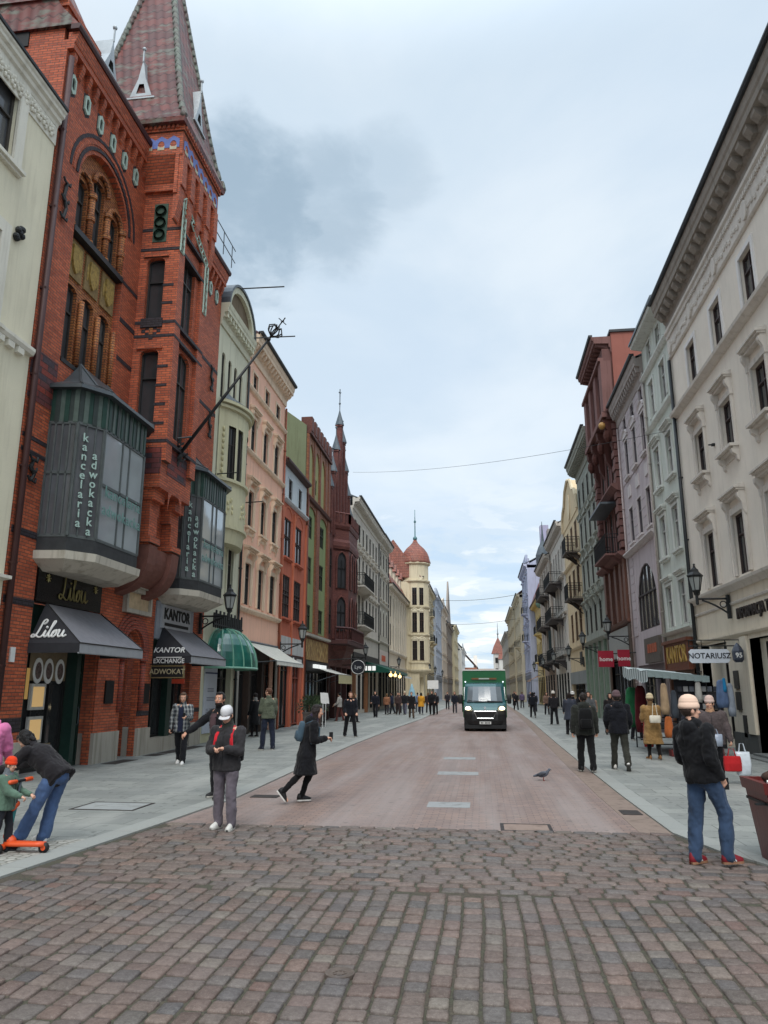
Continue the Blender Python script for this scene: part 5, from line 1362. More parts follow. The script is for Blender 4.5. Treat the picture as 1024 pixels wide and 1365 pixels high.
def right2():
    GN = plaster((204, 209, 199), .3, key='r2'); T = plaster((212, 214, 207), .35, key='r2t')
    b = Bld('green_house', 'narrow pale green house two windows wide beside the off-white house', XR, -1, 29.57, 34.3, 16.6)
    g = dict(fm=M['framew'], tm=T, rec=.24, gm=glass(.05, .6, 'r2'))
    ys = (33.05, 30.9)
    b.row(ys, 13.9, .95, 1.65, S('r2a', **g, sur=.1, bars=1)); b.row(ys, 10.5, .95, 1.85, S('r2b', **g, sur=.14, hood='flat', hpr=.24, sill='plain'))
    b.row(ys, 7.42, .95, 1.8, S('r2c', **g, sur=.14, hood='flat', hpr=.24, sill='plain')); b.row(ys, 4.45, 1.0, 1.75, S('r2d', **g, sur=.12, hood='flat', hpr=.2))
    b.ops.append((29.9, 33.9, 0, 3.2, ''))
    b.walls(GN, 10, rec=.24)
    b.band([(0, 0), (.1, .03), (.18, .12), (0, .18)], 13.35, T); b.band([(0, 0), (.12, .03), (.24, .14), (0, .2)], 4.12, T)
    b.band([(0, 0), (.1, .03), (.2, .14), (.2, .2), (0, .24)], 15.95, T)
    b.ops = []
    b.row((32.9,), 16.4, .8, 1.0, S('r2e', **g, sur=.06, bars=0)); b.row((31.1,), 16.4, .7, .9, S('r2e', **g, sur=.06, bars=0))
    mb = MB(); wallgrid(mb, b.P, 29.57, 34.3, 16.6, 17.6, b.ops, .2, 0.003)
    for y in (29.571, 34.299): mb.poly([b.P(0, y, 16.6), b.P(-10, y, 16.6), b.P(-10, y, 17.6), b.P(0, y, 17.6)])
    mb.build('attic_wall', GN, b.root)
    b.band([(0, 0), (.5, .1), (.55, .3), (0, .34)], 17.6, T, 'cornice'); b.roof(M['zinc'], 2.5, 10, 17.95, .6)
    b.pipe(34.25, 3, 16.5, plain((168, 160, 150), .6)); 
    b.boxes('shop_frame', M['wood'], [(-.3, .1, 29.9, 30.1, 0, 3.2), (-.3, .1, 33.7, 33.95, 0, 3.2), (-.3, .12, 29.9, 33.95, 2.5, 2.7)])
    w = S('r2s', fm=M['wood'], rec=.1, trans=.75, bars=1, gm=glass(.02, 0, 'd'))
    for y in (31.0, 32.8): place_window(b.root, b.P(-.1, y, .1), math.pi, 1.6, 2.5, w, 'shop_window')
    # carved wooden exchange sign
    mb = MB(); mb.box(XR - .22, XR - .05, 30.0, 33.8, 2.75, 3.75); mb.box(XR - .32, XR - .05, 29.9, 33.9, 3.75, 3.88); mb.box(XR - .26, XR - .05, 29.95, 33.85, 2.66, 2.76)
    mb.box(XR - .26, XR - .22, 30.0, 30.15, 2.76, 3.75); mb.box(XR - .26, XR - .22, 33.65, 33.8, 2.76, 3.75); mb.build('shop_sign', plain((112, 62, 42), .5, var=.4), b.root)
    text('KANTOR', .95, plain((196, 160, 84), .5, .1), 'lettering', b.root, (XR - .235, 31.9, 3.27), RIGHTROT, .02, .01, sx=.8)
right2()

def quoinlines(b, mat, ys, z0, z1, step=.45, d=.03, wd=.04):
    pass
def right3():
    LI = plaster((190, 178, 180), .3, key='r3'); T = plaster((204, 196, 194), .3, key='r3t')
    b = Bld('lilac_house', 'lilac grey rusticated house with a huge arched window on the first floor', XR, -1, 34.32, 41.3, 16.2)
    g = dict(fm=plain((92, 84, 88), .6), tm=T, rec=.25, gm=glass(.04, .4, 'r3'))
    ys = (39.4, 37.35, 35.2)
    b.row(ys, 15.45, .8, .68, S('r3a', **g, sur=.07, bars=0, trans=.5)); b.row(ys, 12.85, .85, 2.0, S('r3b', **g, sur=.1, hood='eyebrow', hh=.28, hpr=.14, sill='plain'))
    b.row(ys, 9.32, .95, 1.85, S('r3c', **g, sur=.08, sill='plain'))
    b.win(37.4, 4.75, 4.3, 3.15, S('r3d', fm=plain((52, 44, 44), .6), tm=T, arch='round', rec=.35, sur=.0, bars=4, mw=.09, trans=.55, gm=glass(.08, .9, 'r3d')))
    b.ops.append((34.9, 40.8, 0, 3.1, ''))
    b.walls(LI, 9, rec=.3)
    mb = MB()   # rustication courses
    random.seed(8)
    for j in range(26):
        z = 4.6 + j * .45
        o = .12 if j % 2 else -.12
        for a, m_, c in ((34.36, 34.5, 34.68), (35.8, 36.28 + o, 36.78), (37.92, 38.4 + o, 38.86), (39.98, 40.45 + o, 40.92)):
            if z > 9.05 and not 11.3 < z < 12.6: mb.box(XR - .03, XR, a, m_ - .02, z, z + .42); mb.box(XR - .03, XR, m_ + .02, c, z, z + .42)
            elif z < 8.5 and a in (34.36, 39.98): mb.box(XR - .03, XR, a, c, z, z + .42)
    mb.build('rustication', LI, b.root)
    b.boxes('panel_relief', T, [(0, .06, y - .35, y + .35, 11.75, 12.35) for y in ys])
    b.band([(0, 0), (.1, .03), (.26, .16), (.26, .24), (0, .3)], 8.75, T)
    b.cornice(16.2, plaster((160, 150, 144), .4, key='r3c'), .42, 1.2, .42); b.roof(M['zinc'], 2, 9, 17.4, .3)
    b.pipe(41.1, 0, 16.1, plain((176, 160, 156), .6)); b.pipe(34.42, 0, 13, plain((176, 160, 156), .6))
    b.boxes('shop_wall', plain((110, 100, 104), .6), [(-.4, -.05, 34.9, 40.8, 2.6, 3.1), (-.4, -.05, 36.9, 37.2, 0, 2.6)])
    b.boxes('fascia', plain((96, 88, 80), .6, var=.4), [(0, .15, 35.1, 38.2, 3.15, 4.3)]); b.boxes('sign_letters', plain((170, 84, 54), .5), [(.15, .17, 35.6 + i * .5, 35.95 + i * .5, 3.6, 4.0) for i in range(4)])
    w = S('r3s', fm=M['framed'], rec=.1, trans=.8, bars=1, gm=glass(.02, 0, 'd'))
    for y in (35.9, 39.0): place_window(b.root, b.P(-.15, y, .1), math.pi, 1.8, 2.5, w, 'shop_window')
right3()

def right4():
    RD = plaster((112, 80, 76), .4, key='r4'); T = plaster((124, 90, 85), .4, key='r4t'); FW = plaster((152, 96, 84), .25, key='r4f'); BRN = plain((112, 74, 60), .6, var=.35)
    b = Bld('dark_red_house', 'tall dark red house with a projecting pillared top storey and blank side wall', XR, -1, 41.35, 49.3, 17.0)
    g = dict(fm=M['frame'], tm=T, rec=.3, gm=glass(.025, .2, 'r4'))
    ys = (43.6, 45.4, 47.2)
    b.row(ys, 13.4, .9, 2.6, S('r4a', **g, sur=.2, hood='flat')); b.row(ys, 9.7, .9, 2.6, S('r4b', **g, sur=.2)); b.row(ys, 5.9, 1.0, 2.8, S('r4c', **g, sur=.1))
    b.ops.append((42.2, 48.8, 0, 3.6, ''))
    b.walls(RD, 10, rec=.3)
    mb = MB()
    for j in range(20):
        z = 9.5 + j * .4
        for y in (41.5, 48.3): mb.box(XR - (.3 if j % 2 else .24), XR, y, y + .75, z, z + .33)
    mb.build('quoin', T, b.root)
    b.boxes('brown_pilaster', BRN, [(0, .2, y, y + .6, 5.6, 8.9) for y in (41.5, 42.6, 44.2, 46.0, 47.9)])
    b.band([(0, 0), (.3, .06), (.5, .2), (.5, .3), (0, .34)], 8.95, T); b.band([(0, 0), (.2, .06), (.3, .2), (0, .3)], 5.4, BRN)
    b.band([(0, 0), (.3, .1), (.6, .35), (.6, .45), (0, .5)], 12.6, T)
    # projecting top storey carried on consoles
    b.boxes('top_storey', RD, [(0, .55, 41.5, 48.6, 16.9, 21.2)])
    b.boxes('top_pilaster', T, [(.55, .7, y, y + .8, 17.3, 20.4) for y in (41.5, 43.6, 45.7, 47.8)] + [(.12, .7, 41.38, 41.5, 17.3, 20.4)] + [(.5, .8, 41.42, 48.7, 17.0, 17.3), (.5, .82, 41.4, 48.7, 20.4, 20.6)])
    b.boxes('window', M['glassd'], [(.55, .57, y, y + .8, 17.8, 20.0) for y in (42.55, 44.65, 46.75)])
    b.cornice(20.9, T, 1.1, 1.0, .55, y1=47.5)
    mb = MB()
    for y in (41.6, 43.9, 46.2, 48.0):
        mb.prism([b.P(0, y, 16.9), b.P(.75, y, 16.9), b.P(.7, y, 16.5), b.P(.4, y, 16.1), b.P(.3, y, 15.2), b.P(0, y, 14.6)], (0, .5, 0)); mb.ball(b.P(.5, y + .25, 16.0), (.25, .3, .4), 8, 6)
    mb.build('console', plaster((90, 56, 50), .5, key='r4k'), b.root)
    mb = MB(); mb.ball(b.P(.8, 41.7, 16.55), (.2, .2, .22), 10, 8); mb.build('lion_mask', plain((170, 130, 70), .5), b.root)
    mb = MB(); mb.box(XR - .02, XR + 9, 41.3, 41.5, 12, 22.1); mb.build('side_wall', FW, b.root)
    b.boxes('roof', M['darkmetal'], [(-9, .1, 41.2, 49.4, 22.1, 22.25)]); b.boxes('upper_wall', RD, [(-9, -.02, 41.51, 49.25, 17, 22.1)])
    b.balcony(42.3, 46.5, 9.3, 1.0, 1.1, T); 
    b.boxes('canopy', M['zinc'], [(0, 1.0, 43, 47.5, 12.3, 12.42)])
    b.boxes('shop_pier', plain((84, 66, 54), .6, var=.4), [(-.3, .12, 41.4, 42.2, 0, 5.4), (-.3, .08, 48.8, 49.25, 0, 5.4)])
    b.boxes('fascia', plain((150, 152, 150), .4), [(0, .1, 42.3, 48.7, 3.7, 5.3)])
    w = S('r4s', fm=M['framed'], rec=.2, trans=.8, bars=1, gm=glass(.03, .2, 'r4s'))
    for y in (43.3, 45.5, 47.7): place_window(b.root, b.P(0, y, .1), math.pi, 1.9, 3.4, w, 'shop_window')
right4()

def right5():
    G5 = plaster((154, 157, 147), .35, key='r5'); T = plaster((166, 169, 159), .35, key='r5t'); GD = plain((118, 136, 118), .6, var=.25)
    b = Bld('sage_house', 'sage green house with rows of arched hoods and green pilastered shop fronts', XR, -1, 49.35, 59.6, 18.2)
    g = dict(fm=M['frame'], tm=T, rec=.28, gm=glass(.03, .3, 'r5'))
    ys = [58.4 - 2.3 * i for i in range(4)]
    b.row(ys, 15.6, 1.0, 1.6, S('r5a', **g, sur=.14)); b.row(ys, 12.4, 1.0, 2.1, S('r5b', **g, sur=.18, hood='eyebrow', hh=.3, hpr=.25, sill='plain'))
    b.row(ys, 9.1, 1.0, 2.1, S('r5c', **g, sur=.18, hood='eyebrow', hh=.3, hpr=.25, sill='bracket')); b.row(ys, 5.9, 1.05, 2.0, S('r5d', **g, sur=.18, hood='bracket', hpr=.3, blen=.4))
    b.row([58.2 - 2.3 * i for i in range(4)], .2, 1.5, 3.9, S('r5s', fm=GD, rec=.28, trans=.75, bars=1, gm=glass(.05, .3, 'r5s')), 'shop_window')
    b.walls(G5, rec=.28)
    for z in (8.3, 11.7, 15.0): b.band([(0, 0), (.12, .03), (.22, .16), (0, .24)], z, T)
    b.band([(0, 0), (.2, .06), (.34, .2), (0, .3)], 5.1, T)
    b.boxes('pilaster', GD, [(0, .16, y - 1.3, y - .95, 0, 5.1) for y in ys] + [(0, .16, 59.2, 59.55, 0, 5.1)])
    b.cornice(18.0, plaster((150, 150, 138), .4, key='r5c'), .75, 1.3, .4); b.roof(M['zinc'], 2, 9, 19.3, .6)
right5()

def right6():
    BE = plaster((216, 194, 158), .3, key='r6'); T = plaster((222, 204, 172), .3, key='r6t'); BR6 = plain((70, 60, 54), .6)
    b = Bld('beige_house', 'beige house with a curved gable and two dark balconies on its near corner', XR, -1, 59.65, 70.5, 16.2)
    g = dict(fm=plain((110, 84, 62), .6), tm=T, rec=.3, gm=glass(.04, .3, 'r6'))
    ys = (61.8, 64.6, 67.6)
    b.row(ys, 13.2, 1.5, 2.3, S('r6a', **g, sur=.1, bars=2)); b.row(ys, 9.6, 1.6, 2.2, S('r6b', **g, sur=.1, bars=2)); b.row(ys, 5.9, 1.6, 2.4, S('r6c', **g, sur=.1, bars=2))
    b.ops.append((60.5, 69.8, 0, 3.4, ''))
    b.walls(BE, rec=.3)
    mb = MB(); pts = [(59.7, 16.1), (70.4, 16.1), (70.2, 17.2), (69.3, 17.9), (68.2, 18.2), (67, 19.3), (65, 19.8), (63, 19.3), (61.8, 18.2), (60.7, 17.9), (59.9, 17.2)]
    mb.prism([b.P(-.4, y, z) for y, z in pts], (-.45, 0, 0)); mb.build('curved_gable', BE, b.root)
    mb = MB()
    for (ya, za), (yb, zb) in zip(pts[1:], pts[2:] + pts[:1]): mb.tube([b.P(.1, ya, za), b.P(.1, yb, zb)], .14, 5)
    mb.build('gable_coping', T, b.root)
    mb = MB(); mb.prism([b.P(.06, 65 + .8 * math.cos(t), 17.4 + 1.1 * math.sin(t)) for t in [k * math.pi / 10 for k in range(20)]], (-.08, 0, 0)); mb.build('cartouche', T, b.root)
    b.roof(M['zinc'], 3, 9, 16.3, -.4)
    for z in (5.2, 12.3): b.band([(0, 0), (.12, .03), (.22, .16), (0, .24)], z, T)
    b.balcony(59.9, 62.6, 12.6, 1.15, 1.2, BR6); b.balcony(59.9, 62.6, 8.9, 1.15, 1.2, BR6)
    mb = MB()
    for z in (12.5, 8.8): mb.tube([b.P(.02, 60.2, z - 1.1), b.P(1.0, 60.2, z - .05)], .04, 4)
    mb.build('balcony_stay', M['iron'], b.root)
    b.boxes('stone_dado', plaster((140, 142, 140), .8, key='r6d'), [(0, .12, 59.7, 70.4, 2.4, 3.4), (-.28, .06, 59.7, 61.2, 0, 2.4)])
    b.boxes('wall_plaque', M['framed'], [(0, .06, 62.2, 63.5, 3.9, 4.9)])
    w = S('r6s', fm=M['framed'], rec=.2, trans=.8, bars=1, gm=glass(.02, 0, 'd'))
    for y in (62.6, 65.2, 67.9): place_window(b.root, b.P(0, y, .1), math.pi, 2.0, 2.3, w, 'shop_window')
right6()

def right7():
    GB = plaster((156, 138, 124), .35, key='r7'); T = plaster((196, 188, 178), .4, key='r7t')
    b = Bld('brown_balcony_house', 'grey brown house with white trim and three tiers of iron balconies', XR - .2, -1, 83.6, 97.0, 15.8)
    g = dict(fm=M['framew'], tm=T, rec=.28, gm=glass(.03, .3, 'r7'))
    ys = [85.4 + 3.2 * i for i in range(4)]
    b.row(ys, 13.2, 1.15, 2.3, S('r7a', **g, sur=.24)); b.row(ys, 9.6, 1.15, 2.3, S('r7b', **g, sur=.24, arch='round')); b.row(ys, 6.0, 1.15, 2.4, S('r7c', **g, sur=.24, hood='flat'))
    b.row(ys, .2, 1.9, 3.4, S('r7s', fm=M['framed'], rec=.28, trans=.8, bars=1, gm=glass(.02, 0, 'd')), 'shop_window')
    b.walls(GB, rec=.28); b.boxes('pilaster', T, [(0, .2, y + 1.2, y + 1.8, 5, 15.6) for y in ys] + [(0, .2, 83.7, 84.2, 4, 15.6)])
    for z in (5.0, 8.8, 12.5): b.band([(0, 0), (.12, .03), (.24, .16), (0, .24)], z, T)
    b.cornice(15.6, T, .65, 1.0, .5); b.roof(M['zinc'], 3.5, 9, 16.5, .5)
    for z in (4.7, 8.7, 12.1): b.balcony(84.6, 91, z, 1.2, 1.1, plain((74, 68, 66), .6), ornate=True)
    mb = MB(); mb.box(XR + .5, XR + 1.2, 92, 93.6, 18, 21.2); mb.box(XR + .5, XR + 1.1, 86, 86.7, 18, 20.4); mb.build('chimney', plaster((160, 150, 146), .4, key='r7ch'), b.root)
    mb = MB(); mb.lathe((XR + .2, 96, 0), [(.9, 17.4), (.95, 18.6), (.6, 19.6), (.2, 20.4), (.12, 21.4), (.03, 23)], 8); mb.build('turret_cap', M['zinc'], b.root)
    b.boxes('shutter', plain((40, 56, 58), .6), [(.02, .5, 84.0, 84.1, 5.9, 8.2)])
    W7 = plaster((206, 200, 190), .4, key='r7w')
    b = Bld('pale_balcony_house', 'pale grey house with long iron balconies next to the curved beige gable', XR - .1, -1, 70.55, 83.55, 16.6)
    g['tm'] = T; ys = [72.4 + 2.55 * i for i in range(5)]
    b.row(ys, 13.0, 1.1, 2.4, S('r7d', **g, sur=.2, arch='seg')); b.row(ys, 9.5, 1.1, 2.4, S('r7e', **g, sur=.2, hood='flat')); b.row(ys, 5.9, 1.1, 2.4, S('r7f', **g, sur=.2, hood='tri', hh=.4)); b.row(ys, .2, 1.7, 3.3, S('r7g', fm=M['framed'], rec=.28, trans=.8, bars=1, gm=glass(.02, 0, 'd')), 'shop_window')
    b.walls(W7, rec=.28)
    for z in (5.0, 8.8, 12.4): b.band([(0, 0), (.12, .03), (.24, .16), (0, .24)], z, T)
    b.cornice(16.4, T, .6, 1.0, .5); b.roof(M['zinc'], 3, 9, 17.3, .4)
    for z in (4.7, 8.6, 12.0): b.balcony(73.5, 80.5, z, 1.2, 1.1, plain((74, 68, 66), .6), ornate=True)
right7()
MR = tiles((128, 62, 50), (104, 52, 46), (90, 56, 50), .3, .36, key='mans')
def right8():
    b = Bld('mansard_house', 'yellow house with quoined corner and a steep dark red tiled mansard', XR, -1, 97.05, 112, 13.2)
    T = plaster((222, 200, 140), .3, key='r8t'); g = dict(fm=M['frame'], tm=T, rec=.28, gm=glass(.025, .3, 'r8'))
    ys = [99 + 2.75 * i for i in range(5)]
    b.row(ys, 9.4, 1.2, 2.4, S('r8a', **g, sur=.14)); b.row(ys, 5.8, 1.2, 2.4, S('r8b', **g, sur=.14)); b.row(ys, .2, 1.8, 3.4, S('r8s', fm=M['framed'], rec=.28, trans=.8, bars=1, gm=glass(.02, 0, 'd')), 'shop_window')
    b.walls(plaster((210, 190, 140), .3, key='r8'), 9, rec=.28)
    b.boxes('quoin', T, [(-.3, .14, 96.98, 97.6 + .25 * (i % 2), 4.2 + i * .5, 4.6 + i * .5) for i in range(17)])
    b.cornice(12.9, T, .7, .6, .6)
    mb = MB(); mb.prism([b.P(.8, 97.05, 13.5), b.P(-.6, 97.05, 17.0), b.P(-2.2, 97.05, 20.6), b.P(-8, 97.05, 20.6), b.P(-9, 97.05, 13.5)], (0, 14.9, 0)); mb.build('roof', MR, b.root)
    mb = MB(); mb.box(XR + .3, XR + 1.4, 100, 101.4, 19.0, 23.4); mb.build('chimney', plaster((176, 172, 196), .3, key='r8c'), b.root)
    mb = MB(); mb.ball(b.P(.4, 97.3, 12.6), (.55, .55, .6), 10, 8); mb.build('corner_ball', plain((110, 140, 124), .5), b.root)
    b.balcony(99.5, 103, 9.0, 1.0, 1.0, T); b.balcony(99.5, 103, 5.4, 1.0, 1.0, T)
    b.boxes('corner_shop_front', plain((206, 172, 84), .6), [(0, .16, 97.1, 98.2, 0, 4.2)])
right8()
gen('blue_house', 'tall pale blue house with a small balcony, far down the right side', 7.1, -1, 112.1, 127, 19.6, (184, 190, 212), 4, 4, bal=((114, 117, 9.0), (114, 117, 13.0)), gable='step')
gen('tiled_roof_house', 'cream house with a red tiled roof far down the right side', 6.6, -1, 127.1, 146, 17.0, (206, 196, 172), 4, 5, roof=MR, rise=3.5, bal=((130, 133, 9.0),))
gen('beige_house', 'beige house with a dark cornice near the far right end of the street', 6.3, -1, 146.1, 178, 16.8, (196, 184, 158), 4, 6, bal=((150, 153, 9),), rise=1.5)
gen('grey_house', 'grey house at the far right end of the street before the tower house', 6.2, -1, 178.1, 226, 14.5, (184, 180, 172), 3, 9, rise=2)
# ------------------------------------------------------------------ people
TODO = []   # (object, voxel, smooth, fold amplitude, fold frequency)
def rotx(v, a): return V((v.x, v.y * math.cos(a) - v.z * math.sin(a), v.y * math.sin(a) + v.z * math.cos(a)))
def rotz(v, a): return V((v.x * math.cos(a) - v.y * math.sin(a), v.x * math.sin(a) + v.y * math.cos(a), v.z))
def roty(v, a): return V((v.x * math.cos(a) + v.z * math.sin(a), v.y, -v.x * math.sin(a) + v.z * math.cos(a)))
SHOE = {}
def ell(mb, c, rx, ry, ax, ay, n=14, sq=1.0):
    out = []
    for k in range(n):
        t = 2 * math.pi * k / n; ct, st = math.cos(t), math.sin(t)
        out.append(c + ax * (rx * math.copysign(abs(ct) ** sq, ct)) + ay * (ry * math.copysign(abs(st) ** sq, st)))
    return out

def person(label, x, y, heading, h=1.75, legs=((8, 5, 4), (-8, 10, 4)), arms=((5, 8, 15, 0), (5, 8, 15, 0)), lean=0, side=0, head=(0, 0), shift=0.,
           top=(30, 30, 34), bottom=(40, 44, 56), shoes=(30, 30, 30), sole=(190, 188, 180), hair=(48, 36, 28), hairlen=0, hat=None, hatc=None, hem=-.06, flare=1.0,
           bulk=1.0, wide=1.0, slim=False, skin=None, hood=False, beard=False, det=1, group=None, inner=None, scarf=None, face=True, z0=0.02, fist=.6, stripes=False, strap=None, topm=None, collar=True):
    s = h / 1.75
    root = empty('person', (x, y, z0), label, 'person', group)
    Hd = R(heading)
    SK = M['skin'] if skin is None else plain(skin, .55, 0, .4, .12, 20)
    def Wd(v): return rotz(V(v), Hd) * s + V((x, y, z0))
    # joints in body space (metres for a 1.75 m figure)
    th, sh = .43, .42
    J = {}
    low = 0
    for k, sg in ((0, -1), (1, 1)):
        f, kn, out = legs[k]
        d1 = roty(V((0, math.sin(R(f)), -math.cos(R(f)))), -R(out) * sg)
        d2 = roty(V((0, math.sin(R(f - kn)), -math.cos(R(f - kn)))), -R(out * .6) * sg)
        hip = V((sg * .092, 0, 0)); knee = hip + d1 * th; ank = knee + d2 * sh
        J['hip', k], J['kn', k], J['an', k], J['shin', k] = hip, knee, ank, d2
        low = min(low, ank.z - .075 - (.05 if d2.y < -.5 else 0))
    off = V((shift, 0, -low))
    mid = (J['an', 0] + J['an', 1]) / 2; off.x -= mid.x * 0; off.y -= mid.y
    off.x = -mid.x + shift; off.y += 0
    for q in list(J):
        if q[0] != 'shin': J[q] = J[q] + off
    pel = off.copy()
    up = roty(rotx(V((0, 0, 1)), -R(lean)), R(side)); fw = roty(rotx(V((0, 1, 0)), -R(lean)), R(side)); rt = roty(V((1, 0, 0)), R(side))
    chest = pel + up * .30; sho = pel + up * .49; nk = pel + up * .535
    hy, hp = R(head[0]), R(head[1])
    hup = rotx(up, -hp * .5) if lean < 20 else rotx(V((0, 0, 1)), -R(lean * .55) - hp * .5)
    hf = rotz(rotx(V((0, 1, 0)), -hp - R(lean * .4)), hy); 
    hu = rotz(rotx(V((0, 0, 1)), -hp - R(lean * .4)), hy); hr = hf.cross(hu)
    hc = nk + hup * .155 + V((0, .02, 0))
    def HP(a, b, c): return hc + hr * a + hf * b + hu * c
    hrot = Matrix((hr, hf, hu)).transposed()
    Hrot = Matrix.Rotation(Hd, 3, 'Z') @ hrot
    for k, sg in ((0, -1), (1, 1)):
        f, out, e, inn = arms[k]
        S_ = sho + rt * (sg * .185 * (bulk * .35 + .65)) - up * .03
        d1 = roty(V((0, math.sin(R(f)), -math.cos(R(f)))), -R(out) * sg)
        d2 = rotz(roty(V((0, math.sin(R(f + e)), -math.cos(R(f + e)))), -R(out * .7) * sg), R(-inn) * sg)
        J['sh', k] = S_; J['el', k] = S_ + d1 * .285; J['wr', k] = J['el', k] + d2 * .25; J['fd', k] = d2
    # ---------------- body: one continuous skin surface
    b = MB(); b.smooth = True
    n = 10 if det else 7
    def C(p, q, r1, r2): b.cone(Wd(p), Wd(q), r1 * s, r2 * s, n)
    C(pel + up * .02, chest, .125, .12); C(chest, sho - up * .05, .125, .11); C(sho - rt * .13 - up * .02, sho + rt * .13 - up * .02, .06, .06)
    C(pel - rt * .07, pel + rt * .07, .1, .1); C(sho, nk + hup * .06, .056, .052)
    for k in (0, 1):
        C(J['hip', k], J['kn', k], .085, .055); C(J['kn', k], J['an', k], .052, .036); C(J['sh', k], J['el', k], .05, .04); C(J['el', k], J['wr', k], .04, .027)
        a = J['an', k]; pt = R(max(-55, min(0, (legs[k][0] - legs[k][1]) * 1.1))) if (a.z - .075) > .03 else 0; ft = rotz(rotx(V((0, 1, 0)), pt), R(8 if k == 0 else -8)); C(a - V((0, 0, .03)), a + ft * .13 - V((0, 0, .05)), .035, .028)
        # hand
        d = J['fd', k]; w = J['wr', k]; sg = -1 if k == 0 else 1
        lat = d.cross(V((0, 0, 1)))
        lat = lat.normalized() if lat.length > .2 else V((0, 1, 0))
        if abs(d.z) > .75: lat = (V((0, 1, 0)) - d * d.y).normalized()
        nrm = d.cross(lat).normalized()
        if nrm.dot(V((-sg, 0, 0))) < 0 and abs(d.z) > .6: nrm = -nrm
        if abs(d.z) <= .75 and nrm.z > 0: nrm = -nrm
        C(w, w + d * .03, .027, .03)
        pc = w + d * .05
        for q in (-.026, -.009, .009, .026): C(w + d * .02 + lat * q * .7, w + d * .085 + lat * q, .015, .0125)
        if det:
            for i, (q, L) in enumerate(((-.029, .062), (-.010, .075), (.010, .07), (.028, .055))):
                p0 = w + d * .088 + lat * q; c1 = R(28 + 40 * fist + 4 * i); 
                v1 = d * math.cos(c1) + nrm * math.sin(c1); c2 = c1 + R(30 + 50 * fist); v2 = d * math.cos(c2) + nrm * math.sin(c2)
                p1 = p0 + v1 * L * .5; b.cone(Wd(p0), Wd(p1), .0105 * s, .0095 * s, 7); b.cone(Wd(p1), Wd(p1 + v2 * L * .5), .0095 * s, .008 * s, 7)
            tl = -1 if lat.dot(V((-sg, .4, .2))) < 0 else 1
            p0 = w + d * .03 + lat * .026 * tl; p1 = p0 + d * .035 + lat * .022 * tl + nrm * .012; p2 = p1 + d * .03 + nrm * .016
            b.cone(Wd(p0), Wd(p1), .013 * s, .011 * s, 7); b.cone(Wd(p1), Wd(p2), .011 * s, .009 * s, 7)
        else: C(pc + d * .03, pc + d * .1 + nrm * .03, .026, .018)
    HB = lambda a, bb, c, r: b.ball(Wd(HP(a, bb, c)), [q * s for q in r], 14 if det else 9, 10 if det else 7, Hrot)
    HB(0, 0, .02, (.077, .096, .1)); HB(0, .03, -.05, (.06, .066, .068)); HB(0, .062, -.092, (.026, .024, .022))
    if det:
        b.cone(Wd(HP(0, .092, .015)), Wd(HP(0, .112, -.022)), .011 * s, .015 * s, 7); HB(-.032, .07, -.02, (.03, .025, .025)); HB(.032, .07, -.02, (.03, .025, .025))
        b.cone(Wd(HP(-.035, .083, .032)), Wd(HP(.035, .083, .032)), .012 * s, .012 * s, 7)
        b.cone(Wd(HP(-.018, .088, -.055)), Wd(HP(.018, .088, -.055)), .008 * s, .008 * s, 6)
        for sg in (-1, 1): HB(sg * .078, -.004, -.004, (.014, .024, .034))
    o = b.build('body', SK, root); TODO.append((o, .0075 * s if det else .02, 3 if det else 1, 0, 0))
    if det and face:
        e = MB(); e.smooth = True
        for sg in (-1, 1):
            e.m = 0; e.ball(Wd(HP(sg * .031, .08, .01)), .0135 * s, 8, 6); e.m = 1; e.ball(Wd(HP(sg * .031, .0865, .009)), .0082 * s, 7, 5)
            e.m = 1; e.cone(Wd(HP(sg * .018, .094, .033)), Wd(HP(sg * .046, .085, .034)), .0045 * s, .003 * s, 5)
        e.m = 2; e.cone(Wd(HP(-.02, .0935, -.055)), Wd(HP(.02, .0935, -.055)), .0055 * s, .0055 * s, 6)
        e.build('facial_features', [plain((200, 196, 190), .4), plain((40, 30, 26), .4), plain((158, 92, 84), .5)], root)
    # ---------------- clothes
    TM = topm or cloth(top); vx = .013 * s if det else .024
    j = MB(); j.smooth = True; B = bulk
    def ring(t, rx, ry, dy=0): return [Wd(p) for p in ell(j, pel + up * t + fw * dy, rx * B, ry * B, rt, fw, 16, .85)]
    def hemring(z, rx, ry):   # hanging part of long coats follows gravity
        c = pel + up * -.02 if z > -.1 else V((pel.x * 1, pel.y - (.0), pel.z))
        c = pel + V((0, -.01, z)) if lean < 25 else pel + up * z
        lg = (J['kn', 0] + J['kn', 1]) / 2
        c.y += (lg.y - pel.y) * min(1, -z / .5) * .7
        return [Wd(p) for p in ell(j, c, rx, ry, V((1, 0, 0)), V((0, 1, 0)), 16, .85)]
    rings = []
    if hem < -.15:
        for q in (1, .66, .33): rings.append(hemring(hem * q, (.18 + .06 * q * flare) * B, (.135 + .055 * q * flare) * B))
    else: rings.append(ring(hem, .186, .138))
    rings += [ring(.02, .185, .138), ring(.14, .17, .125), ring(.28, .185, .135, .005), ring(.40, .195, .13), ring(.47, .165, .1), ring(.52, .085, .075)]
    j.loft(rings)
    for k in (0, 1):
        r0 = .074 * B; j.cone(Wd(J['sh', k]), Wd(J['el', k]), r0 * s, .064 * B * s, 10); j.cone(Wd(J['el', k]), Wd(J['el', k].lerp(J['wr', k], .93)), .062 * B * s, .046 * B * s, 10)
    if collar: j.cone(Wd(sho + up * .0), Wd(nk + hup * .03), .085 * s, .074 * s, 10)
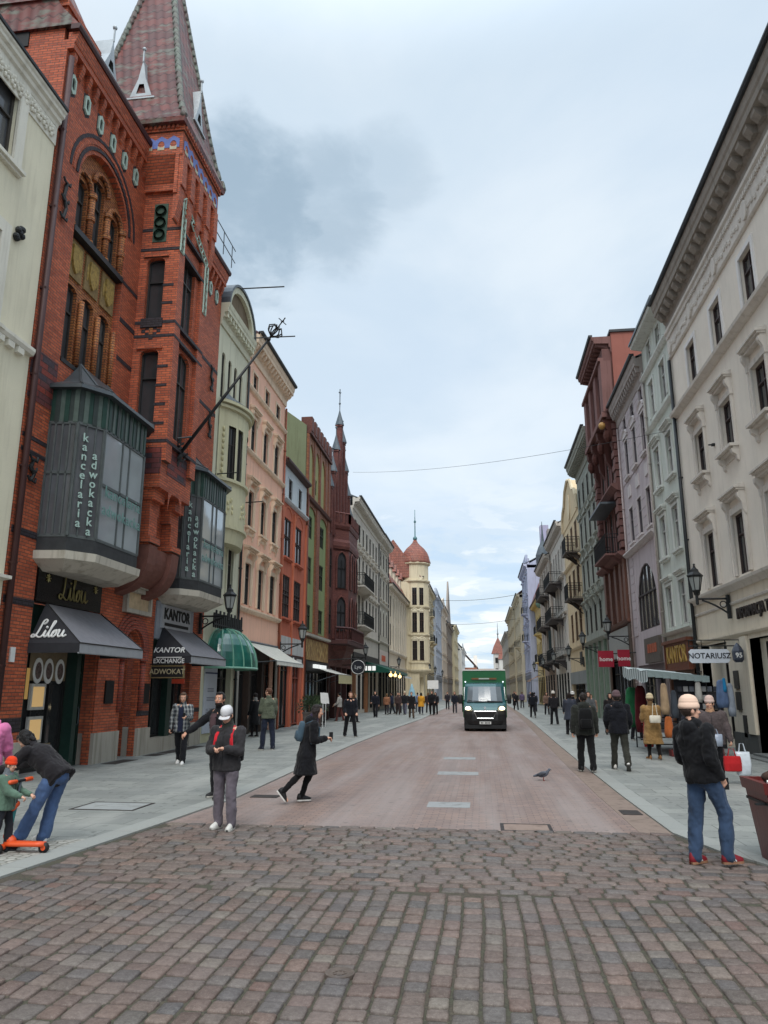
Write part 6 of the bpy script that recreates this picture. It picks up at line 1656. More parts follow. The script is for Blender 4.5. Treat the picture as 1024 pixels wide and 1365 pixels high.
    if hood: j.ball(Wd(nk - fw * .075 - up * .02), [.12 * s, .075 * s, .09 * s], 10, 8, Matrix.Rotation(Hd, 3, 'Z')); j.cone(Wd(nk - rt * .08 + up * .01), Wd(nk + rt * .08 + up * .01), .055 * s, .055 * s, 8)
    o = j.build('jacket', TM, root); TODO.append((o, vx, 2, (.021 if det else .008) * s, 8.5))
    if inner or (det and hem > -.2):
        z = MB(); f_ = .143 * B
        for t in (.0, .08, .16, .24, .32, .40): pass
        pts = [Wd(pel + up * t + fw * (ry * B + .008)) for t, ry in ((hem + .02, .138), (.02, .138), (.14, .125), (.28, .14), (.40, .13), (.46, .11))]
        if inner:
            wv = (rotz(rt, Hd)) * .07 * s
            for a, c in zip(pts, pts[1:]): z.prism([a - wv, a + wv, c + wv * .8, c - wv * .8], rotz(fw, Hd) * .02)
            z.build('shirt', cloth(inner), root)
        else: z.tube(pts, .006 * s, 5); z.build('zip', plain((24, 24, 26), .5), root)
    t = MB(); t.smooth = True
    W_ = wide
    t.cone(Wd(pel - rt * .075 + up * .03), Wd(pel + rt * .075 + up * .03), .118 * s, .118 * s, 10); t.cone(Wd(pel + up * .06), Wd(pel - up * .03), .125 * s, .12 * s, 12)
    for k in (0, 1):
        a = (.105, .078, .07 * W_) if not slim else (.095, .062, .046)
        t.cone(Wd(J['hip', k]), Wd(J['kn', k]), a[0] * s, a[1] * s, 10); t.cone(Wd(J['kn', k]), Wd(J['kn', k].lerp(J['an', k], .97)), a[1] * s, a[2] * s, 10)
        if not slim: t.cone(Wd(J['an', k] + V((0, .0, .02))), Wd(J['an', k] + V((0, .008, .0))), a[2] * s, a[2] * 1.02 * s, 10)
    o = t.build('trousers', cloth(bottom), root); TODO.append((o, vx, 2, (.017 if det else .006) * s, 8))
    for k in (0, 1):
        d2 = J['shin', k]; a = J['an', k]; yaw = R(-8 if k == 1 else 8)
        pitch = 0
        base = a.z - .075
        lift = base > low + off.z + .02 or False
        pt = R(max(-55, min(0, (legs[k][0] - legs[k][1]) * 1.1))) if (a.z - .075) > .03 else 0
        F = lambda px, py, pz: Wd(a + rotz(rotx(V((px, py, pz)), pt), yaw))
        m = MB(); m.smooth = True
        prof = [(-.075, .022, .03), (-.06, .036, .062), (-.02, .042, .075), (.03, .04, .06), (.08, .045, .03), (.13, .047, .012), (.165, .036, .0), (.185, .016, -.012)]
        rings = []
        for py, w_, zt in prof:
            rings.append([F(w_ * math.cos(q), py, -.072 if math.sin(q) < 0 and True else -.072 + (zt + .06) * max(0, math.sin(q)) ** .7) for q in [2 * math.pi * i / 12 for i in range(12)]])
        m.loft(rings); so = m.build('shoe', plain(shoes, .6, var=.2), root)
        m = MB(); out = [(F(w_ * 1.08, py, -.073), F(w_ * 1.08, py, -.05)) for py, w_, _ in prof]; out2 = [(F(-w_ * 1.08, py, -.073), F(-w_ * 1.08, py, -.05)) for py, w_, _ in prof]
        m.loft([[q[0] for q in out] + [q[0] for q in out2[::-1]], [q[1] for q in out] + [q[1] for q in out2[::-1]]]); m.build('sole', plain(sole, .6), so)
        if stripes:
            m = MB()
            for sg in (-1, 1):
                for q in (0, 1, 2): m.tube([F(sg * .0465, .062 - q * .03, -.045), F(sg * .04, .04 - q * .03, -.012), F(sg * .026, .022 - q * .03, .018)], .0075 * s, 4)
            m.build('shoe_stripe', M['white'], so)
    # ---------------- hair and headgear
    if hair is not None:
        m = MB(); m.smooth = True
        hb = lambda a, bb, c, r: m.ball(Wd(HP(a, bb, c)), [q * s for q in r], 12, 9, Hrot)
        hb(0, -.02, .03, (.086, .093, .1)); hb(0, .04, .095, (.055, .045, .03))
        for sg in (-1, 1): hb(sg * .07, .01, .02, (.016, .035, .04))
        if hairlen > 0:
            for sg in (-1, 0, 1): m.cone(Wd(HP(sg * .06, -.05, .0)), Wd(HP(sg * .075, -.07 + (.05 if sg else 0), -.06 - hairlen)), .045 * s, .028 * s, 8)
            for sg in (-1, 1): m.cone(Wd(HP(sg * .078, -.0, .02)), Wd(HP(sg * .082, .015, -.05 - hairlen * .9)), .024 * s, .02 * s, 7)
        o = m.build('hair', cloth(hair, .5, 'hair', .6), root); TODO.append((o, .007 * s if det else .02, 1, .008 * s, 32))
    if beard:
        m = MB(); m.smooth = True; m.ball(Wd(HP(0, .038, -.075)), [.064 * s, .064 * s, .05 * s], 12, 9, Hrot); m.build('beard', cloth(hair, .5, 'hair', .6), root)
    if hat == 'beanie':
        m = MB(); m.smooth = True
        prof = [(.1, -.005), (.106, .0), (.109, .02), (.106, .045), (.1, .048), (.1, .07), (.09, .105), (.065, .135), (.03, .15), (.004, .153)]
        rings = [[Wd(HP(r * .93 * math.cos(q), r * 1.08 * math.sin(q) - .005, .03 + zz)) for q in [2 * math.pi * i / 20 for i in range(20)]] for r, zz in prof]
        m.loft(rings); m.build('beanie', hatc if not isinstance(hatc, tuple) else cloth(hatc, .2), root)
    if hat == 'cap':
        m = MB(); m.smooth = True
        prof = [(.094, .0), (.097, .03), (.094, .07), (.075, .105), (.04, .122), (.004, .126)]
        m.loft([[Wd(HP(r * .93 * math.cos(q), r * 1.1 * math.sin(q) - .005, .03 + zz)) for q in [2 * math.pi * i / 20 for i in range(20)]] for r, zz in prof])
        br = [[Wd(HP(xx, .06 + yy + .035 * (1 - (xx / .085) ** 2), .03 + zz)) for xx in (-.085, -.05, 0, .05, .085)] for yy, zz in ((0, .0), (.055, -.018))]
        lo = [[p - V((0, 0, .008)) for p in r] for r in br]
        for i in range(4):
            m.quad(br[0][i], br[0][i + 1], br[1][i + 1], br[1][i]); m.quad(lo[0][i], lo[0][i + 1], lo[1][i + 1], lo[1][i]); m.quad(br[1][i], br[1][i + 1], lo[1][i + 1], lo[1][i])
        m.build('cap', cloth(hatc, .15), root)
    if scarf:
        m = MB(); m.smooth = True; m.cone(Wd(nk - up * .03), Wd(nk + hup * .07), .1 * s, .078 * s, 12); o = m.build('scarf', cloth(scarf), root); TODO.append((o, .014, 1, .012, 14))
    return dict(J=J, W=Wd, root=root, s=s, HP=HP, up=up, fw=fw, rt=rt, pel=pel, sho=sho, nk=nk, H=Hd)

def finish_people():
    for o, vox, it, amp, fr in TODO:
        m = o.modifiers.new('r', 'REMESH'); m.mode = 'VOXEL'; m.voxel_size = vox; m.use_smooth_shade = True
        if it: k = o.modifiers.new('s', 'SMOOTH'); k.iterations = it; k.factor = .5
    dg = bpy.context.evaluated_depsgraph_get()
    new = [bpy.data.meshes.new_from_object(q[0].evaluated_get(dg)) for q in TODO]; olds = []
    for (o, vox, it, amp, fr), me in zip(TODO, new):
        old = o.data; olds.append(old)
        if not me.materials:
            for q in old.materials: me.materials.append(q)
        o.modifiers.clear(); o.data = me
        if amp:
            wl = wloc(o)
            n = len(me.vertices); co = [0.] * (3 * n); nr = [0.] * (3 * n)
            me.vertices.foreach_get('co', co); me.vertex_normals.foreach_get('vector', nr)
            for i in range(0, 3 * n, 3):
                q = V((co[i] * fr, co[i + 1] * fr, co[i + 2] * fr * .8)) + wl; d = amp * (noise.noise(q) + .6 * (1 - 2 * abs(noise.noise(q * 1.9))) * .6 + .25 * noise.noise(q * 4.5))
                co[i] += nr[i] * d; co[i + 1] += nr[i + 1] * d; co[i + 2] += nr[i + 2] * d
            me.vertices.foreach_set('co', co); me.update()
    bpy.data.batch_remove(olds)

def backpack(name, label, P, rgb, w=.29, h=.42, d=.15, t=.24, back=-.125, straps=None, cat='backpack'):
    W_ = P['W']; c = P['pel'] + P['up'] * t + P['fw'] * (back - d * .5)
    o = empty(name, W_(c), label, cat)
    m = MB(); m.smooth = True; rt, up, fw = P['rt'], P['up'], P['fw']
    rings = []
    for z, a, bb in ((-.5, .75, .7), (-.46, .95, .95), (-.2, 1, 1), (.2, .98, .95), (.42, .85, .75), (.5, .55, .45)):
        rings.append([W_(p) for p in ell(m, c + up * z * h, w / 2 * a, d / 2 * bb, rt, fw, 16, .6)])
    m.loft(rings); 
    m.loft([[W_(p) for p in ell(m, c - fw * d * .42 + up * z * h, w * .38 * a, d * .3 * a, rt, fw, 12, .6)] for z, a in ((-.42, .7), (-.38, 1), (-.05, 1), (.0, .8))])
    m.build('bag_body', cloth(rgb, .25, 'bp'), o)
    m = MB(); m.smooth = True
    for sg in (-1, 1):
        pts = [c + up * h * .42 + rt * sg * w * .3 + fw * d * .5, P['sho'] + rt * sg * .1 + up * .045, P['sho'] + rt * sg * .12 + fw * .13 - up * .08, P['pel'] + up * .24 + rt * sg * .14 + fw * .15, P['pel'] + up * .12 + rt * sg * .18 + fw * .02]
        for off in (-.014, 0, .014): m.tube([W_(p + rt * off) for p in pts], .013, 6)
    m.build('strap', cloth(straps or rgb, .25, 'bps'), o)
    return o

def bag(name, label, loc, size, rgb, cat='bag', handle=.16, mat=None, rz=0, soft=True, gem=None):
    o = empty(name, loc, label, cat); w, d, h = size
    m = MB(); m.smooth = soft
    ax, ay = rotz(V((1, 0, 0)), rz), rotz(V((0, 1, 0)), rz); c = V(loc)
    random.seed(int(w * 1000 + h * 77))
    m.loft([[p + V((random.uniform(-.01, .01), random.uniform(-.01, .01), 0)) * soft for p in ell(m, c + V((0, 0, z * h)), w / 2 * a, d / 2 * a2, ax, ay, 16, .55)] for z, a, a2 in ((0, .8, .8), (.05, .95, .95), (.5, 1, 1), (.9, .96, .7), (1, .9, .45))])
    m.build('bag_body', mat or cloth(rgb, .2, 'bag'), o)
    m = MB()
    for sg in (-1, 1): m.tube([c + ax * (-w * .22) + ay * sg * d * .15 + V((0, 0, h * .97)), c + ax * (-w * .12) + V((0, 0, h + handle)), c + ax * (w * .12) + V((0, 0, h + handle)), c + ax * (w * .22) + ay * sg * d * .15 + V((0, 0, h * .97))], .008, 5)
    m.build('handle', mat or cloth(rgb, .2, 'bag'), o)
    return o

def phone(label, P, k, rgb=(20, 20, 22)):
    J, W_ = P['J'], P['W']; p = W_(J['wr', k] + J['fd', k] * .1 + V((0, .0, .03)))
    o = empty('phone', p, label, 'phone'); m = MB()
    d = rotz(J['fd', k], P['H']); m.prism([p - V((.03, 0, .06)), p + V((.03, 0, -.06)), p + V((.03, 0, .06)), p + V((-.03, 0, .06))], d * .009)
    m.build('case', plain(rgb, .3), o); return o

# a long plaid, checked cloth
def plaid():
    t = NT('plaid'); o = t.sep(t.obj())
    def st(c, f): return t.math('GREATER_THAN', t.math('SINE', t.math('MULTIPLY', c, f)), .2)
    a = t.mix(st(t.math('ADD', o[0], o[1]), 60), srgb(52, 58, 66), srgb(150, 152, 150)); b = t.mix(st(o[2], 60), srgb(34, 38, 46), srgb(120, 124, 126))
    return t.set(t.mix(.5, a, b), .9)

def near_people():
    # woman bending over the scooter
    P = person('woman in a dark jacket and blue jeans bending down over a child scooter', -5.68, 9.5, 84, 1.66, legs=((27, 3, 5), (18, 4, 5)), arms=((50, 4, 22, -8), (54, 6, 18, -6)), lean=52, head=(0, 34),
               top=(34, 31, 34), bottom=(80, 104, 144), shoes=(222, 222, 220), sole=(226, 226, 222), hair=(24, 20, 20), hairlen=.04, hem=-.1, bulk=1.12, wide=1.2, collar=True)
    # child with the scooter
    P = person('small child in a green coat and orange beanie holding the scooter handlebar', -5.74, 8.9, -84, 1.08, legs=((10, 12, 4), (-6, 8, 4)), arms=((30, 6, 40, -4), (36, 8, 34, -4)), top=(92, 116, 100), bottom=(40, 42, 48), shoes=(40, 40, 44),
               hair=(110, 80, 56), hat='beanie', hatc=(226, 66, 30), bulk=1.25, head=(0, 8), hem=-.12, scarf=(110, 116, 122))
    person('woman in a pink jacket with a lilac hood at the left edge', -6.75, 9.95, 20, 1.72, top=(206, 116, 160), bottom=(60, 60, 70), hair=(110, 84, 62), hairlen=.1, bulk=1.15, hood=True, scarf=(158, 140, 206), arms=((25, 6, 50, -10), (20, 8, 40, -10)))
    # woman in a white cap looking at her phone
    P = person('woman in a white cap and grey trousers looking at her phone', -3.62, 10.82, 172, 1.66, legs=((6, 10, 3), (-3, 4, 3)), arms=((14, 10, 84, -42), (14, 10, 84, -42)), head=(0, 24), top=(52, 50, 52), bottom=(108, 100, 108), shoes=(214, 212, 206), hair=(60, 44, 36),
               hat='cap', hatc=(212, 210, 212), bulk=1.12, scarf=(58, 62, 56), hem=-.1, fist=.5)
    backpack('backpack', 'black backpack with red shoulder straps worn by the woman in the white cap', P, (26, 26, 30), .34, .46, .17, straps=(200, 40, 50))
    phone('phone held by the woman in the white cap', P, 1, (36, 34, 34))
    # bearded man reaching out a hand
    person('bearded man in a black jacket stretching out his hand', -4.75, 13.75, 150, 1.86, legs=((4, 4, 4), (-4, 6, 4)), arms=((10, 8, 20, 0), (42, 34, 12, 0)), head=(22, 0), top=(24, 24, 28), bottom=(26, 26, 30), shoes=(30, 30, 32), hair=(28, 22, 20), beard=True, inner=(84, 62, 66), skin=(190, 140, 116), fist=.2)
    # plaid shirt
    P = person('young man in a checked overshirt walking with headphones', -7.9, 19.8, 186, 1.86, legs=((16, 6, 2), (-14, 12, 2)), arms=((20, 8, 78, -10), (-4, 12, 14, 0)), head=(14, 16), topm=plaid(), bottom=(22, 23, 28), shoes=(222, 222, 220), hair=(84, 62, 46), hairlen=.02, inner=(34, 40, 62), slim=False, bulk=1.05, hem=-.14)
    phone('phone in the hand of the man in the checked overshirt', P, 0)
    # running woman
    P = person('woman in a long black coat hurrying across the street', -3.32, 13.45, -72, 1.68, legs=((8, 28, 2), (-18, 28, 2)), arms=((6, 6, 88, -14), (2, 8, 96, -22)), lean=11, head=(0, 8), top=(20, 20, 24), bottom=(18, 18, 20), shoes=(20, 20, 22), sole=(210, 208, 202),
               hair=(40, 30, 28), hairlen=.12, hem=-.42, flare=1.15, slim=True, bulk=1.08, hood=True, scarf=(60, 48, 76))
    backpack('backpack', 'slate blue backpack on the hurrying woman in the black coat', P, (70, 90, 104), .27, .36, .13, t=.3)
    phone('phone in the hand of the hurrying woman', P, 1)
    # olive jacket man
    person('man in an olive bomber jacket and navy trousers standing with his back turned', -6.95, 24.7, 40, 1.96, legs=((3, 3, 5), (-2, 3, 5)), arms=((10, 6, 62, -20), (6, 8, 16, 0)), head=(30, 0), top=(92, 98, 82), bottom=(34, 40, 56), shoes=(40, 44, 58), hair=(92, 60, 44), bulk=1.12, hem=-.04)
    person('woman in a long black coat standing at the dark doorway', -9.35, 31.2, 60, 1.78, legs=((2, 3, 2), (-2, 3, 2)), top=(18, 18, 21), bottom=(18, 18, 20), shoes=(20, 20, 22), hair=(34, 28, 26), hem=-.44, slim=True, scarf=(140, 138, 134), det=0)
    person('man in a dark suit standing with feet apart on the left pavement', -5.5, 32.0, 200, 1.83, legs=((6, 2, 9), (-5, 3, 9)), arms=((4, 10, 40, -10), (4, 10, 40, -10)), top=(22, 24, 32), bottom=(22, 22, 26), shoes=(18, 18, 20), hair=(120, 84, 66), hem=-.1)
    # man in the beanie with red trainers
    P = person('man in a pale beanie, black jacket, jeans and dark red trainers', 2.42, 9.42, -58, 1.8, legs=((-4, 3, 4), (22, 26, 2)), arms=((4, 6, 66, -14), (-6, 8, 40, -10)), lean=-7, side=-4, shift=.08, head=(-20, 2), top=(20, 20, 23), bottom=(58, 76, 102), shoes=(128, 26, 38), sole=(150, 110, 84),
               hair=(70, 54, 46), hat='beanie', hatc=ribbed((222, 190, 168)), bulk=1.14, hood=True, hem=-.06, wide=.98, stripes=True)
    for k in (0, 1):
        pass
    phone('phone in the hand of the man in the pale beanie', P, 1)
    # woman with bags
    P = person('woman in a grey coat and a ribbed pale hat carrying shopping bags', 4.78, 17.2, 168, 1.74, legs=((8, 4, 2), (-6, 8, 2)), arms=((6, 16, 12, 0), (24, 10, 66, -14)), head=(-22, 2), top=(84, 74, 74), bottom=(28, 28, 32), shoes=(26, 24, 24), hair=(40, 30, 28), hat='beanie', hatc=ribbed((196, 170, 160)), bulk=1.34, hem=-.14, scarf=(196, 152, 120), slim=True)
    bag('shopping_bag', 'red and black cool bag carried by the woman in the grey coat', (5.06, 16.98, .28), (.36, .14, .3), (180, 36, 40), handle=.14, soft=False)
    bag('shopping_bag', 'white plastic bag hanging beside the red bag', (5.3, 17.08, .2), (.3, .2, .46), (206, 214, 220), mat=plain((206, 214, 222), .35, 0, .6, .2, 12, .8))
    bag('shopping_bag', 'pale see-through bag in the crook of the arm of the woman in the grey coat', (4.72, 16.82, .78), (.3, .16, .24), (150, 158, 172), mat=plain((150, 160, 176), .3, 0, .6, .3, 12, .8), handle=.1)
    # camel coat
    P = person('woman in a camel coat and cream hat seen from behind', 4.7, 22.6, 8, 1.76, legs=((4, 3, 2), (-4, 8, 2)), arms=((16, 8, 60, -20), (16, 8, 60, -20)), top=(158, 124, 78), bottom=(28, 24, 24), shoes=(140, 96, 54), hair=(120, 90, 66), hat='beanie', hatc=(216, 196, 160), hem=-.5, flare=.8, bulk=1.16, slim=True, scarf=(120, 92, 60))
    bag('shoulder_bag', 'white shoulder bag on the back of the woman in the camel coat', (4.72, 22.28, 1.02), (.3, .12, .2), (226, 218, 200), handle=.32)
    # two men walking away
    P = person('man walking away with a black jacket and black rucksack with a white tag', 2.42, 19.15, 0, 1.84, legs=((10, 4, 2), (-10, 10, 2)), arms=((-2, 10, 14, 0), (4, 10, 14, 0)), top=(44, 46, 42), bottom=(20, 20, 22), shoes=(22, 22, 24), hair=(40, 32, 28), hood=True, bulk=1.16, hem=-.12)
    backpack('rucksack', 'black rucksack with a white tag on the man walking away', P, (16, 16, 18), .32, .46, .18)
    person('man in a black jacket, olive trousers, white trainers and a mauve beanie walking away', 3.28, 19.6, -4, 1.86, legs=((14, 4, 3), (-12, 26, 3)), arms=((4, 12, 44, -16), (4, 12, 44, -16)), top=(22, 23, 30), bottom=(52, 52, 46), shoes=(214, 210, 204), sole=(90, 88, 84), hair=(50, 40, 36), hat='beanie', hatc=(96, 76, 80), hood=True, bulk=1.24, hem=-.1)

def ribbed(rgb):
    t = NT('ribbed_knit'); o = t.sep(t.obj()); w = t.math('SINE', t.math('MULTIPLY', o[2], 190.))
    t.bump(w, .12, .006); return t.set(t.mix(t.maprange(w, -1, 1, 0, 1), mul(srgb(*rgb), .96), srgb(*rgb)), .95)

def far_people():
    dk = [(26, 28, 36), (34, 34, 38), (22, 22, 24), (44, 46, 54), (56, 50, 46), (30, 36, 48)]
    hs = [(40, 30, 26), (70, 50, 38), (28, 24, 22), (120, 90, 60)]
    L = [  # x, y, heading, height, top, bottom, hat, label
        (3.75, 34.4, 0, 1.8, (58, 62, 74), (30, 30, 34), None, 'man in a blue grey hooded jacket walking away, behind the pair of men'),
        (3.95, 44.2, 8, 1.82, (36, 34, 38), (26, 26, 30), (214, 206, 196), 'person in dark clothes with a pale hat walking away on the right pavement'),
        (3.5, 55.5, 0, 1.8, (24, 26, 34), (24, 24, 28), None, 'person in navy walking away near the right kerb'),
        (3.2, 76, 190, 1.76, (30, 30, 34), (30, 30, 34), None, 'person in black striding just right of the van'),
        (4.7, 35.6, 185, 1.84, (92, 94, 96), (40, 42, 50), None, 'man in a grey zipped jacket facing the camera among the group by the green shop'),
        (4.35, 38.2, 20, 1.8, (26, 26, 30), (30, 30, 34), (214, 212, 208), 'person in black and a white cap holding a brown paper bag'),
        (5.5, 34.8, 190, 1.8, (36, 32, 34), (30, 30, 34), None, 'man in a black coat facing the camera next to the green pilasters'),
        (5.15, 38.0, 170, 1.72, (150, 122, 104), (50, 46, 46), None, 'woman in a beige jacket in the group by the green shop'),
        (5.85, 31.0, 200, 1.84, (30, 30, 36), (30, 30, 36), None, 'man in a dark jacket holding papers behind the walker in the mauve beanie'),
        (5.0, 62, 180, 1.75, (120, 96, 84), (40, 40, 46), None, 'person in a brown jacket by the yellow corner'),
        (4.6, 70, 0, 1.72, (40, 44, 60), (40, 40, 50), None, 'person in dark blue far down the right pavement'),
        (4.2, 84, 0, 1.75, (96, 84, 110), (44, 42, 50), None, 'person in a mauve coat far down the right pavement'),
        (3.9, 97, 180, 1.78, (28, 30, 36), (28, 30, 36), None, 'distant person in black on the right pavement'),
        (5.3, 88, 190, 1.76, (60, 60, 70), (34, 34, 38), None, 'distant person in grey by the shop fronts on the right'),
        (-7.55, 54.5, 175, 1.86, (26, 28, 38), (28, 28, 34), None, 'man in a dark coat standing beside the brown shop pier'),
        (-7.5, 60.5, 0, 1.66, (150, 104, 78), (50, 46, 50), None, 'woman in a tan jacket next to the man at the brown pier'),
        (-7.2, 62, 90, 1.7, (38, 44, 66), (30, 32, 40), None, 'person in blue in the crowd under the green awning'),
        (-7.0, 65, 200, 1.7, (26, 26, 28), (30, 30, 34), None, 'person in black in the crowd under the green awning'),
        (-6.6, 60.5, 180, 1.74, (74, 58, 56), (56, 44, 44), None, 'person in a maroon coat in front of the pale pilasters'),
        (-6.1, 61, 170, 1.8, (30, 32, 36), (96, 96, 112), (190, 176, 150), 'person in black with patterned trousers and a pale hat'),
        (-5.7, 68, 0, 1.7, (96, 110, 140), (80, 80, 90), None, 'person in pale blue before the domed corner tower'),
        (-4.85, 53.0, 185, 1.8, (28, 26, 28), (90, 74, 62), None, 'woman in a black jacket and tan skirt walking toward the camera'),
        (-4.9, 62, 0, 1.72, (206, 146, 44), (44, 46, 60), None, 'person in a mustard yellow jacket'),
        (-4.6, 66, 10, 1.72, (60, 44, 44), (38, 38, 46), None, 'person in dark red beside the mustard yellow jacket'),
        (-3.9, 60.0, 180, 1.86, (22, 22, 26), (24, 24, 28), None, 'tall man in black in front of the white sign'),
        (-3.7, 61.5, 175, 1.74, (36, 36, 40), (30, 30, 34), None, 'person in dark grey beside the tall man in black'),
        (-3.5, 78, 180, 1.76, (46, 44, 50), (40, 40, 46), None, 'person in charcoal walking far down the left pavement'),
        (-2.35, 66.0, 180, 1.8, (30, 34, 44), (60, 60, 66), None, 'person in navy walking left of the van'),
        (-1.6, 67.5, 178, 1.76, (26, 26, 30), (30, 30, 34), None, 'person in black walking directly beside the van'),
        (-8.6, 41.5, 160, 1.7, (66, 62, 66), (40, 40, 44), None, 'woman in grey near the potted bushes'),
        (-8.7, 47.0, 80, 1.76, (170, 166, 160), (90, 50, 46), None, 'person in a pale top by the dark shop front'),
        (-7.6, 45.5, 260, 1.7, (30, 30, 36), (30, 30, 36), None, 'person in black sitting area by the gilded panel'),
    ]
    random.seed(21)
    for i, (x, y, hd, h, a, bt, hat, lb) in enumerate(L):
        w = random.uniform(8, 18)
        P = person(lb, x, y, hd, h, legs=((w, 5, 3), (-w, w * .9, 3)), arms=((random.uniform(-10, 20), 8, random.uniform(10, 60), -5), (random.uniform(-10, 20), 8, random.uniform(10, 60), -5)), top=a, bottom=bt, hair=hs[i % 4], hairlen=random.choice((0, .1)),
                   hat='beanie' if hat else None, hatc=hat, bulk=random.uniform(1.05, 1.2), hem=random.choice((-.06, -.1, -.3)), det=0, group='people further down the street')
    bag('paper_bag', 'brown paper shopping bag carried on the right pavement', (4.62, 37.6, .32), (.42, .22, .5), (150, 110, 76), soft=False)
near_people(); far_people()
# ------------------------------------------------------------------ ground
KL = [(-6.2, -6), (-5.6, 2), (-5.0, 7.85), (-4.68, 11.1), (-4.45, 14), (-4.55, 20), (-4.62, 27), (-4.5, 38), (-4.1, 52), (-4.0, 80), (-3.9, 150), (-2.6, 300)]
KR = [(6.5, 3.0), (4.2, 7.6), (3.25, 9.0), (2.75, 10.2), (2.5, 11.3), (2.48, 15), (2.52, 20), (2.65, 30), (2.95, 48), (3.15, 70), (3.2, 110), (3.0, 300)]
def kx(K, y):
    for (x0, y0), (x1, y1) in zip(K, K[1:]):
        if y0 <= y <= y1: return x0 + (x1 - x0) * (y - y0) / (y1 - y0)
    return K[0][0] if y < K[0][1] else K[-1][0]
def ground():
    t = NT('ground'); n = t.noise(t.pos(), .2, 4); t.set(t.mix(n, srgb(96, 92, 88), srgb(120, 114, 108)), .9)
    mb = MB(); mb.quad((-400, -60, -.06), (400, -60, -.06), (400, 700, -.06), (-400, 700, -.06)); tag(mb.build('ground', t.m), kind='structure')
    # clinker paved carriageway
    t = NT('clinker_paving'); o = t.sep(t.pos()); co = t.comb(o[0], o[1])
    b = t.new('ShaderNodeTexBrick'); t.put(b.inputs['Vector'], co)
    for k, v in (('Scale', 1), ('Brick Width', .21), ('Row Height', .105), ('Mortar Size', .006), ('Bias', 0)): b.inputs[k].default_value = v
    b.inputs['Color1'].default_value = srgb(146, 122, 110); b.inputs['Color2'].default_value = srgb(126, 108, 100); b.inputs['Mortar'].default_value = srgb(84, 74, 70)
    gum = t.noise(t.pos(), 7, 1, .3); n1 = t.noise(t.pos(), .35, 5, .6); n2 = t.noise(co, 5, 3); n3 = t.noise(t.scale(t.pos(), (1.4, .12, 1)), 1, 4, .6)
    a = t.mix(t.maprange(n1, .35, .7, 0, .6), b.outputs[0], srgb(126, 112, 110)); a = t.mix(t.maprange(n2, .45, .7, 0, .3), a, srgb(100, 84, 80)); a = t.mix(t.maprange(n3, .42, .62, 0, .6), a, srgb(146, 135, 131)); a = t.mix(t.maprange(t.noise(t.scale(t.pos(), (2.2, .07, 1)), 1.3, 3, .5), .52, .7, 0, .4), a, srgb(104, 92, 88)); a = t.mix(t.maprange(gum, .7, .74, 0, .5), a, srgb(84, 76, 74))
    t.bump(t.math('ADD', t.math('MULTIPLY', b.outputs[1], -1.), t.math('MULTIPLY', n2, .4)), .35, .01); t.set(a, t.maprange(n1, .3, .7, .55, .8), spec=.35)
    mb = MB(); ys = [11.25] + [y for _, y in KL if y > 11.25]; ys = sorted(set(ys + [y for _, y in KR if y > 11.3]))
    for y0, y1 in zip(ys, ys[1:]): mb.quad((kx(KL, y0), y0, 0), (kx(KR, y0), y0, 0), (kx(KR, y1), y1, 0), (kx(KL, y1), y1, 0))
    tag(mb.build('road', t.m), kind='structure')
    # granite slab pavements
    t = NT('granite_slabs'); o = t.sep(t.pos()); co = t.comb(o[0], o[1])
    b = t.new('ShaderNodeTexBrick'); t.put(b.inputs['Vector'], co)
    for k, v in (('Scale', 1), ('Brick Width', .8), ('Row Height', .5), ('Mortar Size', .009), ('Mortar Smooth', .3), ('Bias', 0)): b.inputs[k].default_value = v
    b.inputs['Color1'].default_value = srgb(150, 152, 146); b.inputs['Color2'].default_value = srgb(127, 129, 125); b.inputs['Mortar'].default_value = srgb(84, 85, 82)
    n1 = t.noise(t.pos(), .5, 6, .62); n2 = t.noise(t.pos(), 60, 2); n3 = t.noise(t.pos(), 2.3, 5, .7)
    a = t.mix(t.maprange(n1, .36, .68, 0, .55), b.outputs[0], srgb(122, 126, 124)); a = t.mix(t.maprange(n2, .35, .65, 0, .25), a, srgb(92, 94, 94)); a = t.mix(t.maprange(n3, .55, .7, 0, .55), a, srgb(100, 102, 99)); a = t.mix(t.maprange(t.noise(t.pos(), 6.5, 1, .3), .68, .72, 0, .6), a, srgb(84, 86, 85)); a = t.mix(t.maprange(t.noise(t.scale(t.pos(), (.9, .25, 1)), .8, 4, .6), .5, .68, 0, .45), a, srgb(170, 170, 164))
    t.bump(t.math('ADD', t.math('MULTIPLY', b.outputs[1], -.8), t.math('MULTIPLY', n2, .3)), .25, .008); t.set(a, .7, spec=.35); GR = t.m
    t = NT('kerb_granite'); o = t.sep(t.pos()); b = t.new('ShaderNodeTexBrick'); t.put(b.inputs['Vector'], t.comb(o[1], o[0]))
    for k, v in (('Scale', 1), ('Brick Width', 1.1), ('Row Height', 3), ('Mortar Size', .008)): b.inputs[k].default_value = v
    b.inputs['Color1'].default_value = srgb(150, 152, 147); b.inputs['Color2'].default_value = srgb(138, 140, 136); b.inputs['Mortar'].default_value = srgb(120, 118, 114)
    n2 = t.noise(t.pos(), 40, 3); n3 = t.noise(t.pos(), 1.2, 5, .7); a = t.mix(t.maprange(n2, .35, .65, 0, .25), b.outputs[0], srgb(120, 122, 120)); a = t.mix(t.maprange(n3, .5, .7, 0, .5), a, srgb(140, 140, 134)); t.set(a, .75); t.bump(n2, .2, .005); KB = t.m
